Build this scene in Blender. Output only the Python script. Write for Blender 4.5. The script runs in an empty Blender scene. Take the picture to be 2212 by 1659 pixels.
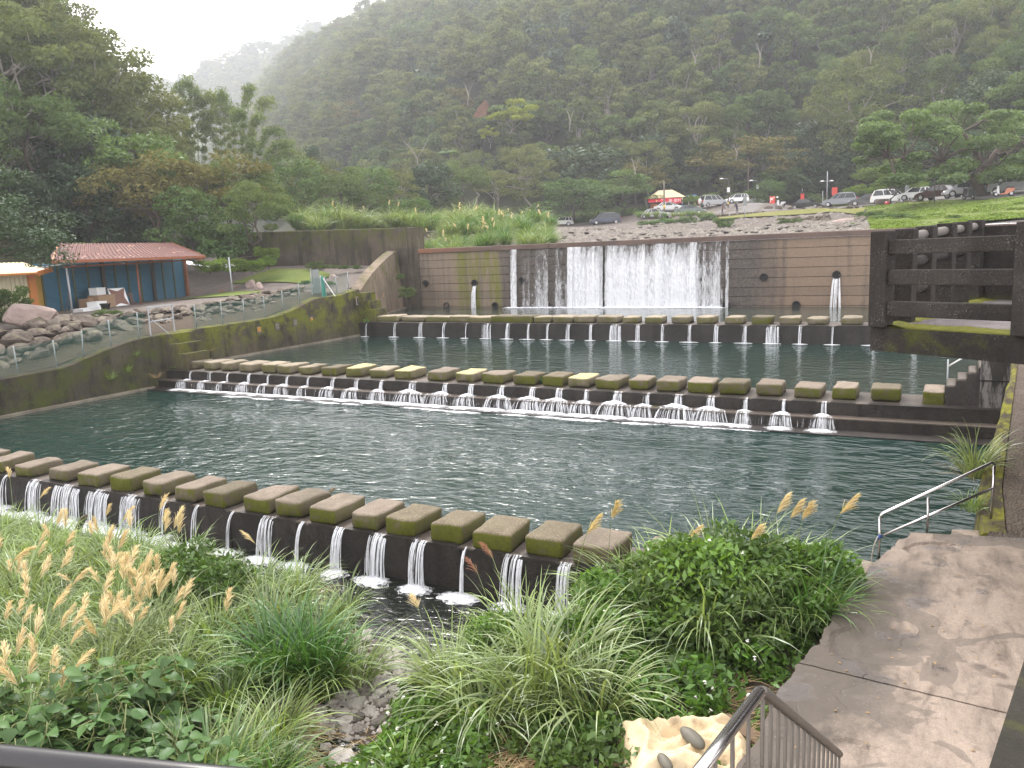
import bpy, bmesh, math, random
import numpy as np
from mathutils import Vector, Matrix, noise as mnoise
R_ = math.radians
SC = bpy.context.scene
COL = SC.collection
random.seed(7); RNG = np.random.default_rng(7)

# ------------------------------------------------------------ camera
EYE = 5.5
FPX, PSI, TH, RO = 1781.7, 0.4972055, 0.1635974, 0.0414632   # focal (px of a 2212 px wide picture), yaw, pitch, roll
_f = np.array([-math.sin(PSI)*math.cos(TH), math.cos(PSI)*math.cos(TH), -math.sin(TH)])
_r = np.array([math.cos(PSI), math.sin(PSI), 0.0]); _u = np.cross(_r, _f)
_r2 = math.cos(RO)*_r - math.sin(RO)*_u; _u2 = np.cross(_r2, _f)
cam = bpy.data.cameras.new('camera'); camo = bpy.data.objects.new('camera', cam); COL.objects.link(camo)
cam.sensor_fit = 'HORIZONTAL'; cam.sensor_width = 36.0; cam.lens = 36.0*FPX/2212.0
cam.clip_start = 0.05; cam.clip_end = 5000
camo.matrix_world = Matrix(((_r2[0], _u2[0], -_f[0], 0), (_r2[1], _u2[1], -_f[1], 0), (_r2[2], _u2[2], -_f[2], EYE), (0, 0, 0, 1)))
SC.camera = camo

# ------------------------------------------------------------ sky, sun, exposure
SUN_EL, SUN_AZ = R_(50), R_(-46)          # azimuth from +Y towards +X
W = bpy.data.worlds.new('World'); SC.world = W; W.use_nodes = True
nt = W.node_tree; nt.nodes.clear()
wo = nt.nodes.new('ShaderNodeOutputWorld'); bg = nt.nodes.new('ShaderNodeBackground')
sky = nt.nodes.new('ShaderNodeTexSky'); sky.sky_type = 'NISHITA'; sky.sun_disc = False
sky.sun_elevation = SUN_EL; sky.sun_rotation = SUN_AZ; sky.dust_density = 4.0; sky.air_density = 1.0
mixs = nt.nodes.new('ShaderNodeMix'); mixs.data_type = 'RGBA'; mixs.inputs[0].default_value = 0.85
mixs.inputs[7].default_value = (10.2, 9.75, 9.6, 1)       # the even white cloud cover
nt.links.new(sky.outputs[0], mixs.inputs[6]); nt.links.new(mixs.outputs[2], bg.inputs[0])
bg.inputs[1].default_value = 0.12
nt.links.new(bg.outputs[0], wo.inputs[0])
sl = bpy.data.lights.new('sun', 'SUN'); sl.energy = 1.5; sl.angle = R_(14); sl.color = (1, .96, .9)
so = bpy.data.objects.new('sun', sl); COL.objects.link(so)
sd = Vector((math.sin(SUN_AZ)*math.cos(SUN_EL), math.cos(SUN_AZ)*math.cos(SUN_EL), math.sin(SUN_EL)))
so.rotation_euler = sd.to_track_quat('Z', 'Y').to_euler(); so.location = (0, 0, 60)
SC.view_settings.view_transform = 'Standard'; SC.view_settings.look = 'None'
SC.view_settings.exposure = 1.36; SC.view_settings.gamma = 1; SC.view_settings.use_curve_mapping = False
HAZE_D = 0.00058; HAZE_TOP = 238
cy = SC.cycles
cy.max_bounces = 5; cy.diffuse_bounces = 3; cy.glossy_bounces = 3; cy.transmission_bounces = 3
cy.transparent_max_bounces = 12; cy.volume_bounces = 2; cy.caustics_reflective = False; cy.caustics_refractive = False
cy.use_denoising = True; cy.use_adaptive_sampling = True; cy.adaptive_threshold = 0.02; cy.sample_clamp_indirect = 6

# ------------------------------------------------------------ geometry helpers
def ray(px, py):
    return _f + (px-1106)/FPX*_r2 - (py-829.5)/FPX*_u2
def pz(px, py, z):                       # point of the level z seen at a spot of the photo
    d = ray(px, py); t = (z-EYE)/d[2]; return Vector((t*d[0], t*d[1], z))
def py_(px, py, y):
    d = ray(px, py); t = y/d[1]; return Vector((t*d[0], y, EYE+t*d[2]))
def pd(px, py, dep):                     # point at a distance along the view
    d = ray(px, py)*dep; return Vector((d[0], d[1], EYE+d[2]))
def proj(x, y, z):
    x = np.asarray(x, float); dx = np.stack([x, np.asarray(y, float), np.asarray(z, float)-EYE], -1)
    w = dx@_f; return 1106+FPX*(dx@_r2)/w, 829.5-FPX*(dx@_u2)/w, w

class MB:
    def __init__(s): s.v = []; s.f = []; s.m = []; s.sm = []
    def add(s, vs, fs, m=0, smooth=False):
        b = len(s.v); s.v += [tuple(v) for v in vs]
        for f in fs: s.f.append([b+i for i in f]); s.m.append(m); s.sm.append(smooth)
        return s
    def box(s, lo, hi, m=0):
        x0, y0, z0 = lo; x1, y1, z1 = hi
        return s.add([(x0,y0,z0),(x1,y0,z0),(x1,y1,z0),(x0,y1,z0),(x0,y0,z1),(x1,y0,z1),(x1,y1,z1),(x0,y1,z1)],
                     [(0,3,2,1),(4,5,6,7),(0,1,5,4),(1,2,6,5),(2,3,7,6),(3,0,4,7)], m)
    def hexa(s, p, m=0):                 # 4 bottom, 4 top corners
        return s.add(p, [(0,3,2,1),(4,5,6,7),(0,1,5,4),(1,2,6,5),(2,3,7,6),(3,0,4,7)], m)
    def beam(s, a, b, w, h, m=0, up=(0,0,1)):   # bar of w x h from a to b
        a = Vector(a); b = Vector(b); d = (b-a).normalized(); u = Vector(up)
        sd_ = d.cross(u)
        if sd_.length < 1e-4: sd_ = d.cross(Vector((0,1,0)))
        sd_.normalize(); u = sd_.cross(d).normalized(); sd_ *= w/2; u = u*h/2
        return s.hexa([a-sd_-u, a+sd_-u, b+sd_-u, b-sd_-u, a-sd_+u, a+sd_+u, b+sd_+u, b-sd_+u], m)
    def tube(s, pts, rad, n=6, m=0, cap=True, smooth=True):
        pts = [Vector(p) for p in pts]; rs = rad if hasattr(rad, '__len__') else [rad]*len(pts)
        vs = []; prev = None
        for i, p in enumerate(pts):
            t = (pts[min(i+1, len(pts)-1)]-pts[max(i-1, 0)])
            t = t.normalized() if t.length > 1e-9 else Vector((0,0,1))
            if prev is None:
                a = t.cross(Vector((0,0,1)) if abs(t.z) < .9 else Vector((1,0,0))).normalized()
            else:
                a = (prev - t*prev.dot(t)); a = a.normalized() if a.length > 1e-6 else t.orthogonal().normalized()
            prev = a; b = t.cross(a)
            for k in range(n):
                c = 2*math.pi*k/n; vs.append(p+(a*math.cos(c)+b*math.sin(c))*rs[i])
        fs = [(i*n+k, i*n+(k+1)%n, (i+1)*n+(k+1)%n, (i+1)*n+k) for i in range(len(pts)-1) for k in range(n)]
        s.add(vs, fs, m, smooth)
        if cap:
            b = len(s.v)-len(vs); s.f.append([b+k for k in range(n)][::-1]); s.m.append(m); s.sm.append(False)
            e = len(s.v)-n; s.f.append([e+k for k in range(n)]); s.m.append(m); s.sm.append(False)
        return s
    def prism(s, poly, a, b, axis='y', m=0):    # polygon (2D) pushed from a to b along an axis
        def P(u, v, w): return {'y': (u, w, v), 'x': (w, u, v), 'z': (u, v, w)}[axis]
        n = len(poly); vs = [P(u, v, a) for u, v in poly]+[P(u, v, b) for u, v in poly]
        fs = [tuple(range(n))[::-1], tuple(range(n, 2*n))]+[(i, (i+1)%n, n+(i+1)%n, n+i) for i in range(n)]
        return s.add(vs, fs, m)
    def mesh(s, name, mats, off=None, fix=True):
        me = bpy.data.meshes.new(name)
        v = s.v if off is None else [(a-off[0], b-off[1], c-off[2]) for a, b, c in s.v]
        me.from_pydata(v, [], s.f); me.polygons.foreach_set('material_index', s.m); me.polygons.foreach_set('use_smooth', s.sm)
        for m in (mats if isinstance(mats, (list, tuple)) else [mats]): me.materials.append(m)
        if fix:
            bm = bmesh.new(); bm.from_mesh(me); bmesh.ops.recalc_face_normals(bm, faces=bm.faces); bm.to_mesh(me); bm.free()
        me.update(); return me
    def obj(s, name, mats, parent=None, fix=True):   # points in world space; the parent is unrotated
        off = parent.location if parent is not None else None
        return link(s.mesh(name, mats, off, fix), parent)
def link(me, parent=None, loc=None, rz=None, name=None):
    o = bpy.data.objects.new(name or me.name, me); COL.objects.link(o)
    if parent is not None: o.parent = parent
    if loc is not None: o.location = loc
    if rz is not None: o.rotation_euler = (0, 0, rz)
    return o
def thing(name, label, cat, loc=(0,0,0), rz=0, group=None):
    o = bpy.data.objects.new(name, None); o.empty_display_size = .2; COL.objects.link(o); o.location = loc; o.rotation_euler = (0,0,rz)
    return tag(o, label, cat, group)
def tag(o, label, cat, group=None):
    o['label'] = label; o['category'] = cat
    if group: o['group'] = group
    return o
def kind(o, k='structure'): o['kind'] = k; return o
def copy_tree(o, parent=None):
    c = o.copy(); COL.objects.link(c)
    if parent is not None: c.parent = parent
    for ch in o.children: copy_tree(ch, c)
    return c
def npmesh(name, V, F, mat, tone=None, smooth=False):   # numpy verts (n,3) and quads/tris (m,k)
    me = bpy.data.meshes.new(name); V = np.asarray(V, np.float32); F = np.asarray(F, np.int32); k = F.shape[1]
    me.vertices.add(len(V)); me.vertices.foreach_set('co', V.ravel())
    me.loops.add(F.size); me.loops.foreach_set('vertex_index', F.ravel())
    me.polygons.add(len(F)); me.polygons.foreach_set('loop_start', np.arange(0, F.size, k, dtype=np.int32))
    if smooth: me.polygons.foreach_set('use_smooth', np.ones(len(F), bool))
    me.update(calc_edges=True)
    if tone is not None:
        a = me.attributes.new('tone', 'FLOAT', 'FACE'); a.data.foreach_set('value', np.asarray(tone, np.float32))
    for m in (mat if isinstance(mat, (list, tuple)) else [mat]): me.materials.append(m)
    return me

# ------------------------------------------------------------ materials
class NT:
    def __init__(s, name):
        s.m = bpy.data.materials.new(name); s.m.use_nodes = True; s.t = s.m.node_tree; s.t.nodes.clear()
        s.out = s.n('ShaderNodeOutputMaterial')
    def n(s, typ, **kw):
        x = s.t.nodes.new(typ)
        for k, v in kw.items(): setattr(x, k, v)
        return x
    def l(s, a, b): s.t.links.new(a, b)
    def coord(s, which='Object', scale=(1,1,1)):
        tc = s.n('ShaderNodeTexCoord'); mp = s.n('ShaderNodeMapping'); mp.inputs['Scale'].default_value = scale
        s.l(tc.outputs[which], mp.inputs[0]); return mp.outputs[0]
    def pos(s, scale=(1,1,1)):
        g = s.n('ShaderNodeNewGeometry'); mp = s.n('ShaderNodeMapping'); mp.inputs['Scale'].default_value = scale
        s.l(g.outputs['Position'], mp.inputs[0]); return mp.outputs[0]
    def noise(s, vec, scale=5, detail=4, rough=.6, dist=0.0):
        x = s.n('ShaderNodeTexNoise'); x.inputs['Scale'].default_value = scale; x.inputs['Detail'].default_value = detail
        x.inputs['Roughness'].default_value = rough; x.inputs['Distortion'].default_value = dist
        if vec is not None: s.l(vec, x.inputs['Vector'])
        return x.outputs['Fac']
    def vor(s, vec, scale=5, feat='F1'):
        x = s.n('ShaderNodeTexVoronoi', feature=feat); x.inputs['Scale'].default_value = scale
        if vec is not None: s.l(vec, x.inputs['Vector'])
        return x
    def ramp(s, fac, stops):
        x = s.n('ShaderNodeValToRGB'); e = x.color_ramp.elements
        while len(e) < len(stops): e.new(.5)
        for i, (p, c) in enumerate(stops): e[i].position = p; e[i].color = (*c, 1) if hasattr(c, '__len__') else (c, c, c, 1)
        s.l(fac, x.inputs[0]); return x.outputs[0]
    def mix(s, fac, a, b, mode='MIX'):
        x = s.n('ShaderNodeMix', data_type='RGBA', blend_type=mode)
        for sock, v in ((x.inputs[0], fac), (x.inputs[6], a), (x.inputs[7], b)):
            if hasattr(v, 'links') or hasattr(v, 'is_linked'): s.l(v, sock)
            elif hasattr(v, '__len__'): sock.default_value = (*v, 1)
            else: sock.default_value = v
        return x.outputs[2]
    def math(s, op, a, b=0.5, clamp=False):
        x = s.n('ShaderNodeMath', operation=op, use_clamp=clamp)
        for sock, v in ((x.inputs[0], a), (x.inputs[1], b)):
            if hasattr(v, 'is_linked'): s.l(v, sock)
            else: sock.default_value = v
        return x.outputs[0]
    def rnd(s): return s.n('ShaderNodeObjectInfo').outputs['Random']
    def attr(s, name): return s.n('ShaderNodeAttribute', attribute_name=name).outputs['Fac']
    def normz(s):
        g = s.n('ShaderNodeNewGeometry'); x = s.n('ShaderNodeSeparateXYZ'); s.l(g.outputs['Normal'], x.inputs[0]); return x.outputs
    def posxyz(s):
        g = s.n('ShaderNodeNewGeometry'); x = s.n('ShaderNodeSeparateXYZ'); s.l(g.outputs['Position'], x.inputs[0]); return x.outputs
    def bump(s, h, strength=.3, dist=.02):
        x = s.n('ShaderNodeBump'); x.inputs['Strength'].default_value = strength; x.inputs['Distance'].default_value = dist
        s.l(h, x.inputs['Height']); return x.outputs[0]
    def pbr(s, col, rough=.8, metal=0.0, normal=None, spec=None):
        p = s.n('ShaderNodeBsdfPrincipled')
        for sock, v in ((p.inputs['Base Color'], col), (p.inputs['Roughness'], rough), (p.inputs['Metallic'], metal)):
            if hasattr(v, 'is_linked'): s.l(v, sock)
            elif hasattr(v, '__len__'): sock.default_value = (*v, 1)
            else: sock.default_value = v
        if normal is not None: s.l(normal, p.inputs['Normal'])
        if spec is not None: p.inputs['Specular IOR Level'].default_value = spec
        s.l(p.outputs[0], s.out.inputs['Surface']); return p
M = {}
def simple(name, col, rough=.6, metal=0.0, var=.15, scale=6, bump=0.0):
    t = NT(name); v = t.coord('Object')
    n = t.noise(v, scale, 5)
    c = t.mix(n, tuple(x*(1-var) for x in col), tuple(min(1, x*(1+var)) for x in col))
    t.pbr(c, rough, metal, t.bump(n, bump, .01) if bump else None); M[name] = t.m; return t.m
def concrete(name, dark, light, moss=None, mossat=None, streak=1.0, speck=0.0, rough=.85, mcut=(.5, .62), bumpd=.02, fine=14):
    """weathered concrete: blotches, vertical run-off streaks, moss patches where moisture sits"""
    t = NT(name); p = t.pos()
    a = t.noise(p, .55, 6, .65); b = t.noise(t.pos((2.2, 2.2, .22)), 1.1, 5, .6); c = t.noise(p, fine, 5, .7)
    col = t.mix(t.ramp(a, [(.3, 0), (.72, 1)]), dark, light)
    if streak: col = t.mix(t.math('MULTIPLY', t.ramp(b, [(.48, 0), (.64, 1)]), .6*streak), col, tuple(x*.4 for x in dark))
    col = t.mix(t.math('MULTIPLY', t.ramp(c, [(.35, 0), (.7, 1)]), .5), col, light, 'OVERLAY')
    if speck:
        col = t.mix(t.math('MULTIPLY', t.ramp(t.noise(p, 55, 3, .8), [(.58, 0), (.68, 1)]), t.math('MULTIPLY', t.ramp(t.noise(p, 2.6, 3), [(.42, 0), (.66, 1)]), speck)), col, (.26, .245, .23))
    if moss:
        m = t.noise(p, 1.3, 8, .7, .4)
        fac = t.ramp(m, [(mcut[0], 0), (mcut[1], 1)])
        if mossat is not None: fac = t.math('MULTIPLY', fac, mossat(t))
        mcol = t.mix(t.noise(p, 9, 4), moss[0], moss[1])
        col = t.mix(fac, col, mcol)
    t.pbr(col, rough, 0, t.bump(t.math('ADD', c, t.math('MULTIPLY', a, 2)), .5, bumpd), .25); M[name] = t.m; return t.m
MOSS = ((.035, .045, .008), (.10, .115, .012))
def zramp(z0, z1): return lambda t: t.ramp(t.math('DIVIDE', t.math('SUBTRACT', t.posxyz()[2], z0), (z1-z0)), [(0, 0), (1, 1)])
def leaf_mat(name, c0, c1, trans=.25, hue=0.0, gloss=.0, tvar=.35):
    """leaf tissue: tone by leaf, by tree; a little light passes through"""
    t = NT(name)
    col = t.mix(t.rnd(), c0, c1)
    tn = t.attr('tone')
    col = t.mix(1.0, col, t.ramp(tn, [(0, 1-tvar), (1, 1+tvar)]), 'MULTIPLY')
    d = t.n('ShaderNodeBsdfDiffuse'); t.l(col, d.inputs[0])
    tr = t.n('ShaderNodeBsdfTranslucent'); t.l(t.mix(1.0, col, (1.15, 1.1, .6), 'MULTIPLY'), tr.inputs[0])
    mx = t.n('ShaderNodeMixShader'); mx.inputs[0].default_value = trans
    t.l(d.outputs[0], mx.inputs[1]); t.l(tr.outputs[0], mx.inputs[2]); o = mx.outputs[0]
    if gloss:
        g = t.n('ShaderNodeBsdfGlossy'); g.inputs['Roughness'].default_value = .38; g.inputs[0].default_value = (.9, .95, 1, 1)
        m2 = t.n('ShaderNodeMixShader'); m2.inputs[0].default_value = gloss; t.l(o, m2.inputs[1]); t.l(g.outputs[0], m2.inputs[2]); o = m2.outputs[0]
    t.l(o, t.out.inputs['Surface']); M[name] = t.m; return t.m
# concrete family
t = NT('dam'); p = t.pos(); px_ = t.posxyz()[0]; pzz = t.posxyz()[2]
wob = t.math('MULTIPLY', t.math('SUBTRACT', t.noise(t.pos((.6, .6, .12)), 1, 5), .5), 5)
xx = t.math('ADD', px_, wob)
xr = t.math('DIVIDE', t.math('ADD', xx, 36), 40)              # 0 at x=-36, 1 at x=4
base = t.ramp(xr, [(0, (.10,.085,.07)), (.10, (.20,.155,.115)), (.20, (.21,.165,.12)), (.235, (.075,.066,.06)), (.32, (.055,.05,.047)), (.64, (.06,.053,.05)), (.68, (.19,.135,.095)), (1, (.20,.145,.105))])
st = t.noise(t.pos((1.6, 1.6, .10)), 1.2, 6, .62)
base = t.mix(t.math('MULTIPLY', t.ramp(st, [(.5, 0), (.66, 1)]), .65), base, (.05, .043, .04))
base = t.mix(t.math('MULTIPLY', t.ramp(t.noise(p, 7, 6, .7), [(.4, 0), (.75, 1)]), .35), base, (.30, .24, .18))
# damp bottom and the darker, never quite dry top course
base = t.mix(t.math('MULTIPLY', t.ramp(t.math('ADD', pzz, t.math('MULTIPLY', wob, .06)), [(0, 0), (1, 1)]), 0), base, base)
mo = t.math('MULTIPLY', t.ramp(xr, [(.10, 0), (.13, 1), (.20, 1), (.225, 0)]), t.ramp(t.noise(t.pos((1.0, 1, .16)), 1.1, 6, .65), [(.46, 0), (.58, 1)]))
base = t.mix(t.math('MULTIPLY', mo, .9), base, t.mix(t.noise(p, 5), (.075, .085, .012), (.20, .20, .03)))
t.pbr(t.mix(t.math('MULTIPLY', t.rnd(), .22), base, (.05, .04, .035)), .6, 0, t.bump(t.noise(p, 10, 6, .7), .5, .03), .3); M['dam'] = t.m
t = NT('dam_cap'); p = t.pos()
a = t.noise(t.pos((.5, .5, 1)), 1, 5)
c = t.mix(t.ramp(a, [(.35, 0), (.65, 1)]), (.085, .058, .05), (.14, .095, .078))
xr = t.math('DIVIDE', t.math('ADD', t.math('ADD', t.posxyz()[0], t.math('MULTIPLY', a, 3)), 36), 12)
c = t.mix(t.ramp(xr, [(.3, 1), (.75, 0)]), c, (.22, .10, .055))
c = t.mix(t.math('MULTIPLY', t.ramp(t.noise(p, 12, 4), [(.5, 0), (.7, 1)]), .4), c, (.04, .035, .03))
t.pbr(c, .65, 0, t.bump(t.noise(p, 14, 5), .4, .02), .3); M['dam_cap'] = t.m
concrete('weir', (.022, .019, .018), (.055, .048, .043), (( .05, .045, .015), (.09, .085, .02)), None, .8, 0, .38, (.66, .8), .03)
concrete('weir_top', (.06, .05, .043), (.15, .125, .105), MOSS, None, 0, 0, .4, (.6, .75), .03)
concrete('bank_wall', (.035, .03, .022), (.105, .088, .062), ((.045, .055, .008), (.16, .165, .014)), zramp(.6, 2.2), 1.2, 0, .9, (.42, .56), .04)
concrete('bank_wall_low', (.03, .026, .02), (.085, .075, .055), ((.03, .035, .008), (.07, .078, .012)), None, 1.2, 0, .9, (.45, .62), .04)
concrete('retaining', (.05, .042, .032), (.15, .125, .095), ((.035, .045, .01), (.10, .11, .015)), zramp(5.6, 7.3), 1.1, 0, .9, (.42, .58), .04)
concrete('wing', (.12, .095, .07), (.27, .215, .16), MOSS, zramp(2.6, 5.0), .8, 0, .9, (.48, .62), .03)
concrete('footing', (.12, .105, .085), (.28, .25, .20), None, None, .5, 0, .9)
concrete('bridge', (.017, .015, .0138), (.055, .048, .043), ((.03, .036, .006), (.085, .09, .01)), lambda t: t.math('MULTIPLY', t.ramp(t.math('SUBTRACT', 4.32, t.posxyz()[2]), [(0, 0), (.12, 1)]), .85), .5, .9, .9, (.52, .66), .03, 30)
concrete('bridge_moss', (.03, .03, .015), (.08, .08, .03), ((.05, .06, .008), (.17, .165, .015)), None, 0, 0, .95, (.3, .5), .05)
concrete('curb_moss', (.035, .028, .02), (.10, .08, .055), ((.09, .10, .012), (.22, .21, .02)), lambda t: t.ramp(t.noise(t.pos((3, 1.1, 3)), 1.2, 6, .7), [(.44, 0), (.56, 1)]), 0, 0, .95, (.35, .5), .05)
concrete('beam_moss', (.012, .011, .009), (.035, .032, .022), ((.03, .034, .006), (.10, .10, .012)), None, 0, .35, .95, (.56, .7), .02, 40)
concrete('abutment', (.025, .022, .02), (.09, .082, .078), None, None, 0, 0, .8); 
t = NT('stain_wall'); p = t.pos()
a = t.noise(t.pos((2.4, 2.4, .5)), 1, 6, .7)
c = t.mix(t.ramp(a, [(.48, 0), (.56, 1)]), (.03, .026, .024), (.20, .185, .18)); t.pbr(c, .8, 0, t.bump(t.noise(p, 14, 5), .5, .02)); M['stain_wall'] = t.m
# the landing slab: pale worn cement, dark damp algae along its edge, peeled patches and puddles
t = NT('landing'); p = t.pos(); X, Y, Z = t.posxyz()
a = t.noise(p, .9, 8, .68, .3); b = t.noise(t.pos((1.6, .5, 1)), 2.2, 7, .7, .5); d = t.noise(p, 22, 6, .75)
edge = t.math('SUBTRACT', X, t.math('ADD', t.math('MULTIPLY', Y, .16), -2.75))     # metres from the mossy side
edn = t.math('ADD', edge, t.math('MULTIPLY', t.math('SUBTRACT', a, .5), 2.2))
c = t.mix(t.ramp(b, [(.36, 0), (.5, .6), (.66, 1)]), (.14, .108, .087), (.355, .285, .23))
yl = t.math('DIVIDE', t.math('SUBTRACT', Y, 8), 6.5)
dk = t.math('MULTIPLY', t.ramp(edn, [(.55, 1), (1.0, 0)]), t.ramp(t.math('ADD', yl, t.math('MULTIPLY', t.math('SUBTRACT', a, .5), .5)), [(.62, 1), (.82, 0)]))
c = t.mix(t.math('MULTIPLY', dk, .85), c, t.mix(d, (.03, .025, .02), (.065, .055, .045)))
pt = t.ramp(t.noise(p, 1.15, 3, .5, .8), [(.545, 0), (.56, 1)])
c = t.mix(t.math('MULTIPLY', pt, .55), c, (.10, .085, .072))
c = t.mix(t.math('MULTIPLY', t.ramp(t.vor(p, 3.1).outputs['Distance'], [(.10, 1), (.16, 0)]), .35), c, (.09, .075, .06))
c = t.mix(t.ramp(d, [(.3, .35), (.7, 0)]), c, (.07, .06, .05))
c = t.mix(t.ramp(t.vor(p, 16).outputs['Distance'], [(.05, .7), (.09, 0)]), c, (.45, .40, .34))
wet = t.ramp(t.noise(p, 1.7, 3, .5), [(.60, 0), (.66, 1)])
c = t.mix(t.math('MULTIPLY', t.ramp(t.noise(p, 60, 4, .8), [(.45, 0), (.62, 1)]), .4), c, (.08, .068, .056))
t.pbr(t.mix(t.math('MULTIPLY', wet, .45), c, (.06, .05, .05)), t.math('SUBTRACT', .8, t.math('MULTIPLY', wet, .55)), 0, t.bump(t.math('ADD', t.math('MULTIPLY', d, .4), t.math('MULTIPLY', pt, -.5)), .6, .02), .4); M['landing'] = t.m
# stepping stones: brown aggregate tops, mossy flanks
def stone_mat(name, topA, topB, mossy=1.0, lichen=0.0):
    t = NT(name); v = t.coord('Object'); r = t.rnd()
    off = t.n('ShaderNodeVectorMath', operation='ADD'); cmb = t.n('ShaderNodeCombineXYZ')
    for i in range(3): t.l(t.math('MULTIPLY', r, 31+17*i), cmb.inputs[i])
    t.l(v, off.inputs[0]); t.l(cmb.outputs[0], off.inputs[1]); v = off.outputs[0]
    a = t.noise(v, 3, 6, .7); fine = t.noise(v, 34, 4, .7); up = t.normz()[2]
    tone = t.mix(r, topA, topB)
    c = t.mix(t.ramp(a, [(.3, 0), (.7, 1)]), t.mix(1.0, tone, (.62, .6, .6), 'MULTIPLY'), tone)
    c = t.mix(t.math('MULTIPLY', t.ramp(fine, [(.52, 0), (.66, 1)]), .5), c, (.42, .36, .29))
    c = t.mix(t.math('MULTIPLY', t.ramp(t.math('FRACT', t.math('MULTIPLY', r, 7.7)), [(0, .75), (.55, 0)]), t.ramp(t.noise(v, 1.6, 5, .65), [(.38, 0), (.6, 1)])), c, (.085, .075, .05))
    c = t.mix(t.ramp(t.vor(v, 19).outputs['Distance'], [(.06, .55), (.14, 0)]), c, (.07, .055, .042))
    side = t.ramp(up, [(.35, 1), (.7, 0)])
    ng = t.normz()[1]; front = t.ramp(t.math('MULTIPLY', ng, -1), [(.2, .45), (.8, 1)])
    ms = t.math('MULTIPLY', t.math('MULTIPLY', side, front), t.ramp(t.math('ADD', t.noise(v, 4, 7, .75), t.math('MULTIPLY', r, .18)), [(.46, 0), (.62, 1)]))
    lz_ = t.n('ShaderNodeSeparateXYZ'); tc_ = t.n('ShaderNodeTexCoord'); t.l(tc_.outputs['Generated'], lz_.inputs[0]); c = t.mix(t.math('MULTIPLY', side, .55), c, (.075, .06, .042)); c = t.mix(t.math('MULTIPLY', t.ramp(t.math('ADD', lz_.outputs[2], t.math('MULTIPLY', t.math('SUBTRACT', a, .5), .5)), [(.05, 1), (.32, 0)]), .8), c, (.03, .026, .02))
    c = t.mix(t.math('MULTIPLY', ms, mossy), c, t.mix(t.noise(v, 16, 4), (.035, .042, .008), (.12, .125, .012)))
    if lichen:
        c = t.mix(t.math('MULTIPLY', t.ramp(up, [(.6, 0), (.9, 1)]), t.ramp(t.noise(v, 5, 5), [(.38, 0), (.5, lichen)])), c, (.50, .43, .19))
    t.pbr(c, .85, 0, t.bump(t.math('ADD', fine, a), .6, .015), .25); M[name] = t.m
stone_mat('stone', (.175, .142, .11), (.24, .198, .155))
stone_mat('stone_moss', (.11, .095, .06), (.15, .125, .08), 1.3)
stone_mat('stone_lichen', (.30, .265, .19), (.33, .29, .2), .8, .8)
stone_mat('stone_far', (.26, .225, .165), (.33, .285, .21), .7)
# rock, soil, gravel, grass, asphalt
def rock_mat(name, c0, c1, moss=.3):
    t = NT(name); v = t.coord('Object'); a = t.noise(v, 2.5, 8, .7); r = t.rnd(); up = t.normz()[2]
    c = t.mix(r, c0, c1); c = t.mix(t.ramp(a, [(.35, .8), (.65, 0)]), c, tuple(x*.42 for x in c0))
    c = t.mix(t.math('MULTIPLY', t.math('MULTIPLY', t.ramp(up, [(.4, 0), (.9, 1)]), t.ramp(t.noise(v, 3, 5), [(.45, 0), (.65, 1)])), moss), c, (.13, .14, .03))
    t.pbr(c, .85, 0, t.bump(a, .7, .06), .3); M[name] = t.m
rock_mat('rock', (.12, .098, .082), (.30, .25, .21), .5)
rock_mat('rock_pink', (.40, .31, .28), (.42, .33, .30), .1)
rock_mat('rock_river', (.10, .088, .08), (.30, .27, .24), .15)
rock_mat('rock_pale', (.38, .35, .32), (.58, .54, .5), .05)
rock_mat('rock_green', (.12, .13, .06), (.22, .2, .09), .9)
def ground_mat(name, cols, scale=3, bump=.05, rough=.95, cell=0):
    t = NT(name); p = t.pos(); a = t.noise(p, scale*.12, 6, .7); b = t.noise(p, scale, 6, .75)
    c = t.mix(t.ramp(a, [(.35, 0), (.65, 1)]), cols[0], cols[1]); c = t.mix(t.ramp(b, [(.4, 0), (.68, .8)]), c, cols[2]); h = b
    if cell:
        vv = t.vor(p, cell); c = t.mix(.7, c, t.mix(1.0, c, t.ramp(t.math('FRACT', t.math('MULTIPLY', vv.outputs['Distance'], 7.3)), [(0, .45), (1, 1.7)]), 'MULTIPLY')); h = vv.outputs['Distance']
    t.pbr(c, rough, 0, t.bump(h, .8, bump), .2); M[name] = t.m
ground_mat('gravel', ((.10, .085, .076), (.145, .125, .11), (.075, .062, .055)), 1.2, .08, .9, 2.6)
ground_mat('lot', ((.12, .10, .09), (.17, .145, .13), (.09, .08, .07)), 2, .04, .95, 5)
ground_mat('soil', ((.06, .045, .032), (.10, .075, .052), (.035, .028, .02)), 4, .05)
ground_mat('forest_floor', ((.03, .034, .016), (.05, .052, .022), (.02, .02, .012)), 2, .1)
ground_mat('turf', ((.10, .14, .03), (.15, .18, .04), (.07, .10, .02)), 2.5, .06)
ground_mat('lawn', ((.15, .155, .04), (.19, .18, .055), (.10, .11, .025)), 2.5, .06)
ground_mat('asphalt', ((.17, .16, .155), (.21, .2, .19), (.13, .125, .12)), 3, .02)
ground_mat('deck_gravel', ((.13, .115, .115), (.2, .18, .18), (.09, .08, .08)), 8, .02, .9, 40)
ground_mat('path_dirt', ((.085, .066, .052), (.13, .105, .085), (.06, .05, .04)), 4, .03, .9, 24)
ground_mat('creek_bed', ((.05, .045, .04), (.09, .08, .07), (.03, .028, .025)), 4, .05, .6, 9)
ground_mat('red_earth', ((.19, .085, .05), (.22, .11, .065), (.13, .065, .04)), 1, .2)
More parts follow.
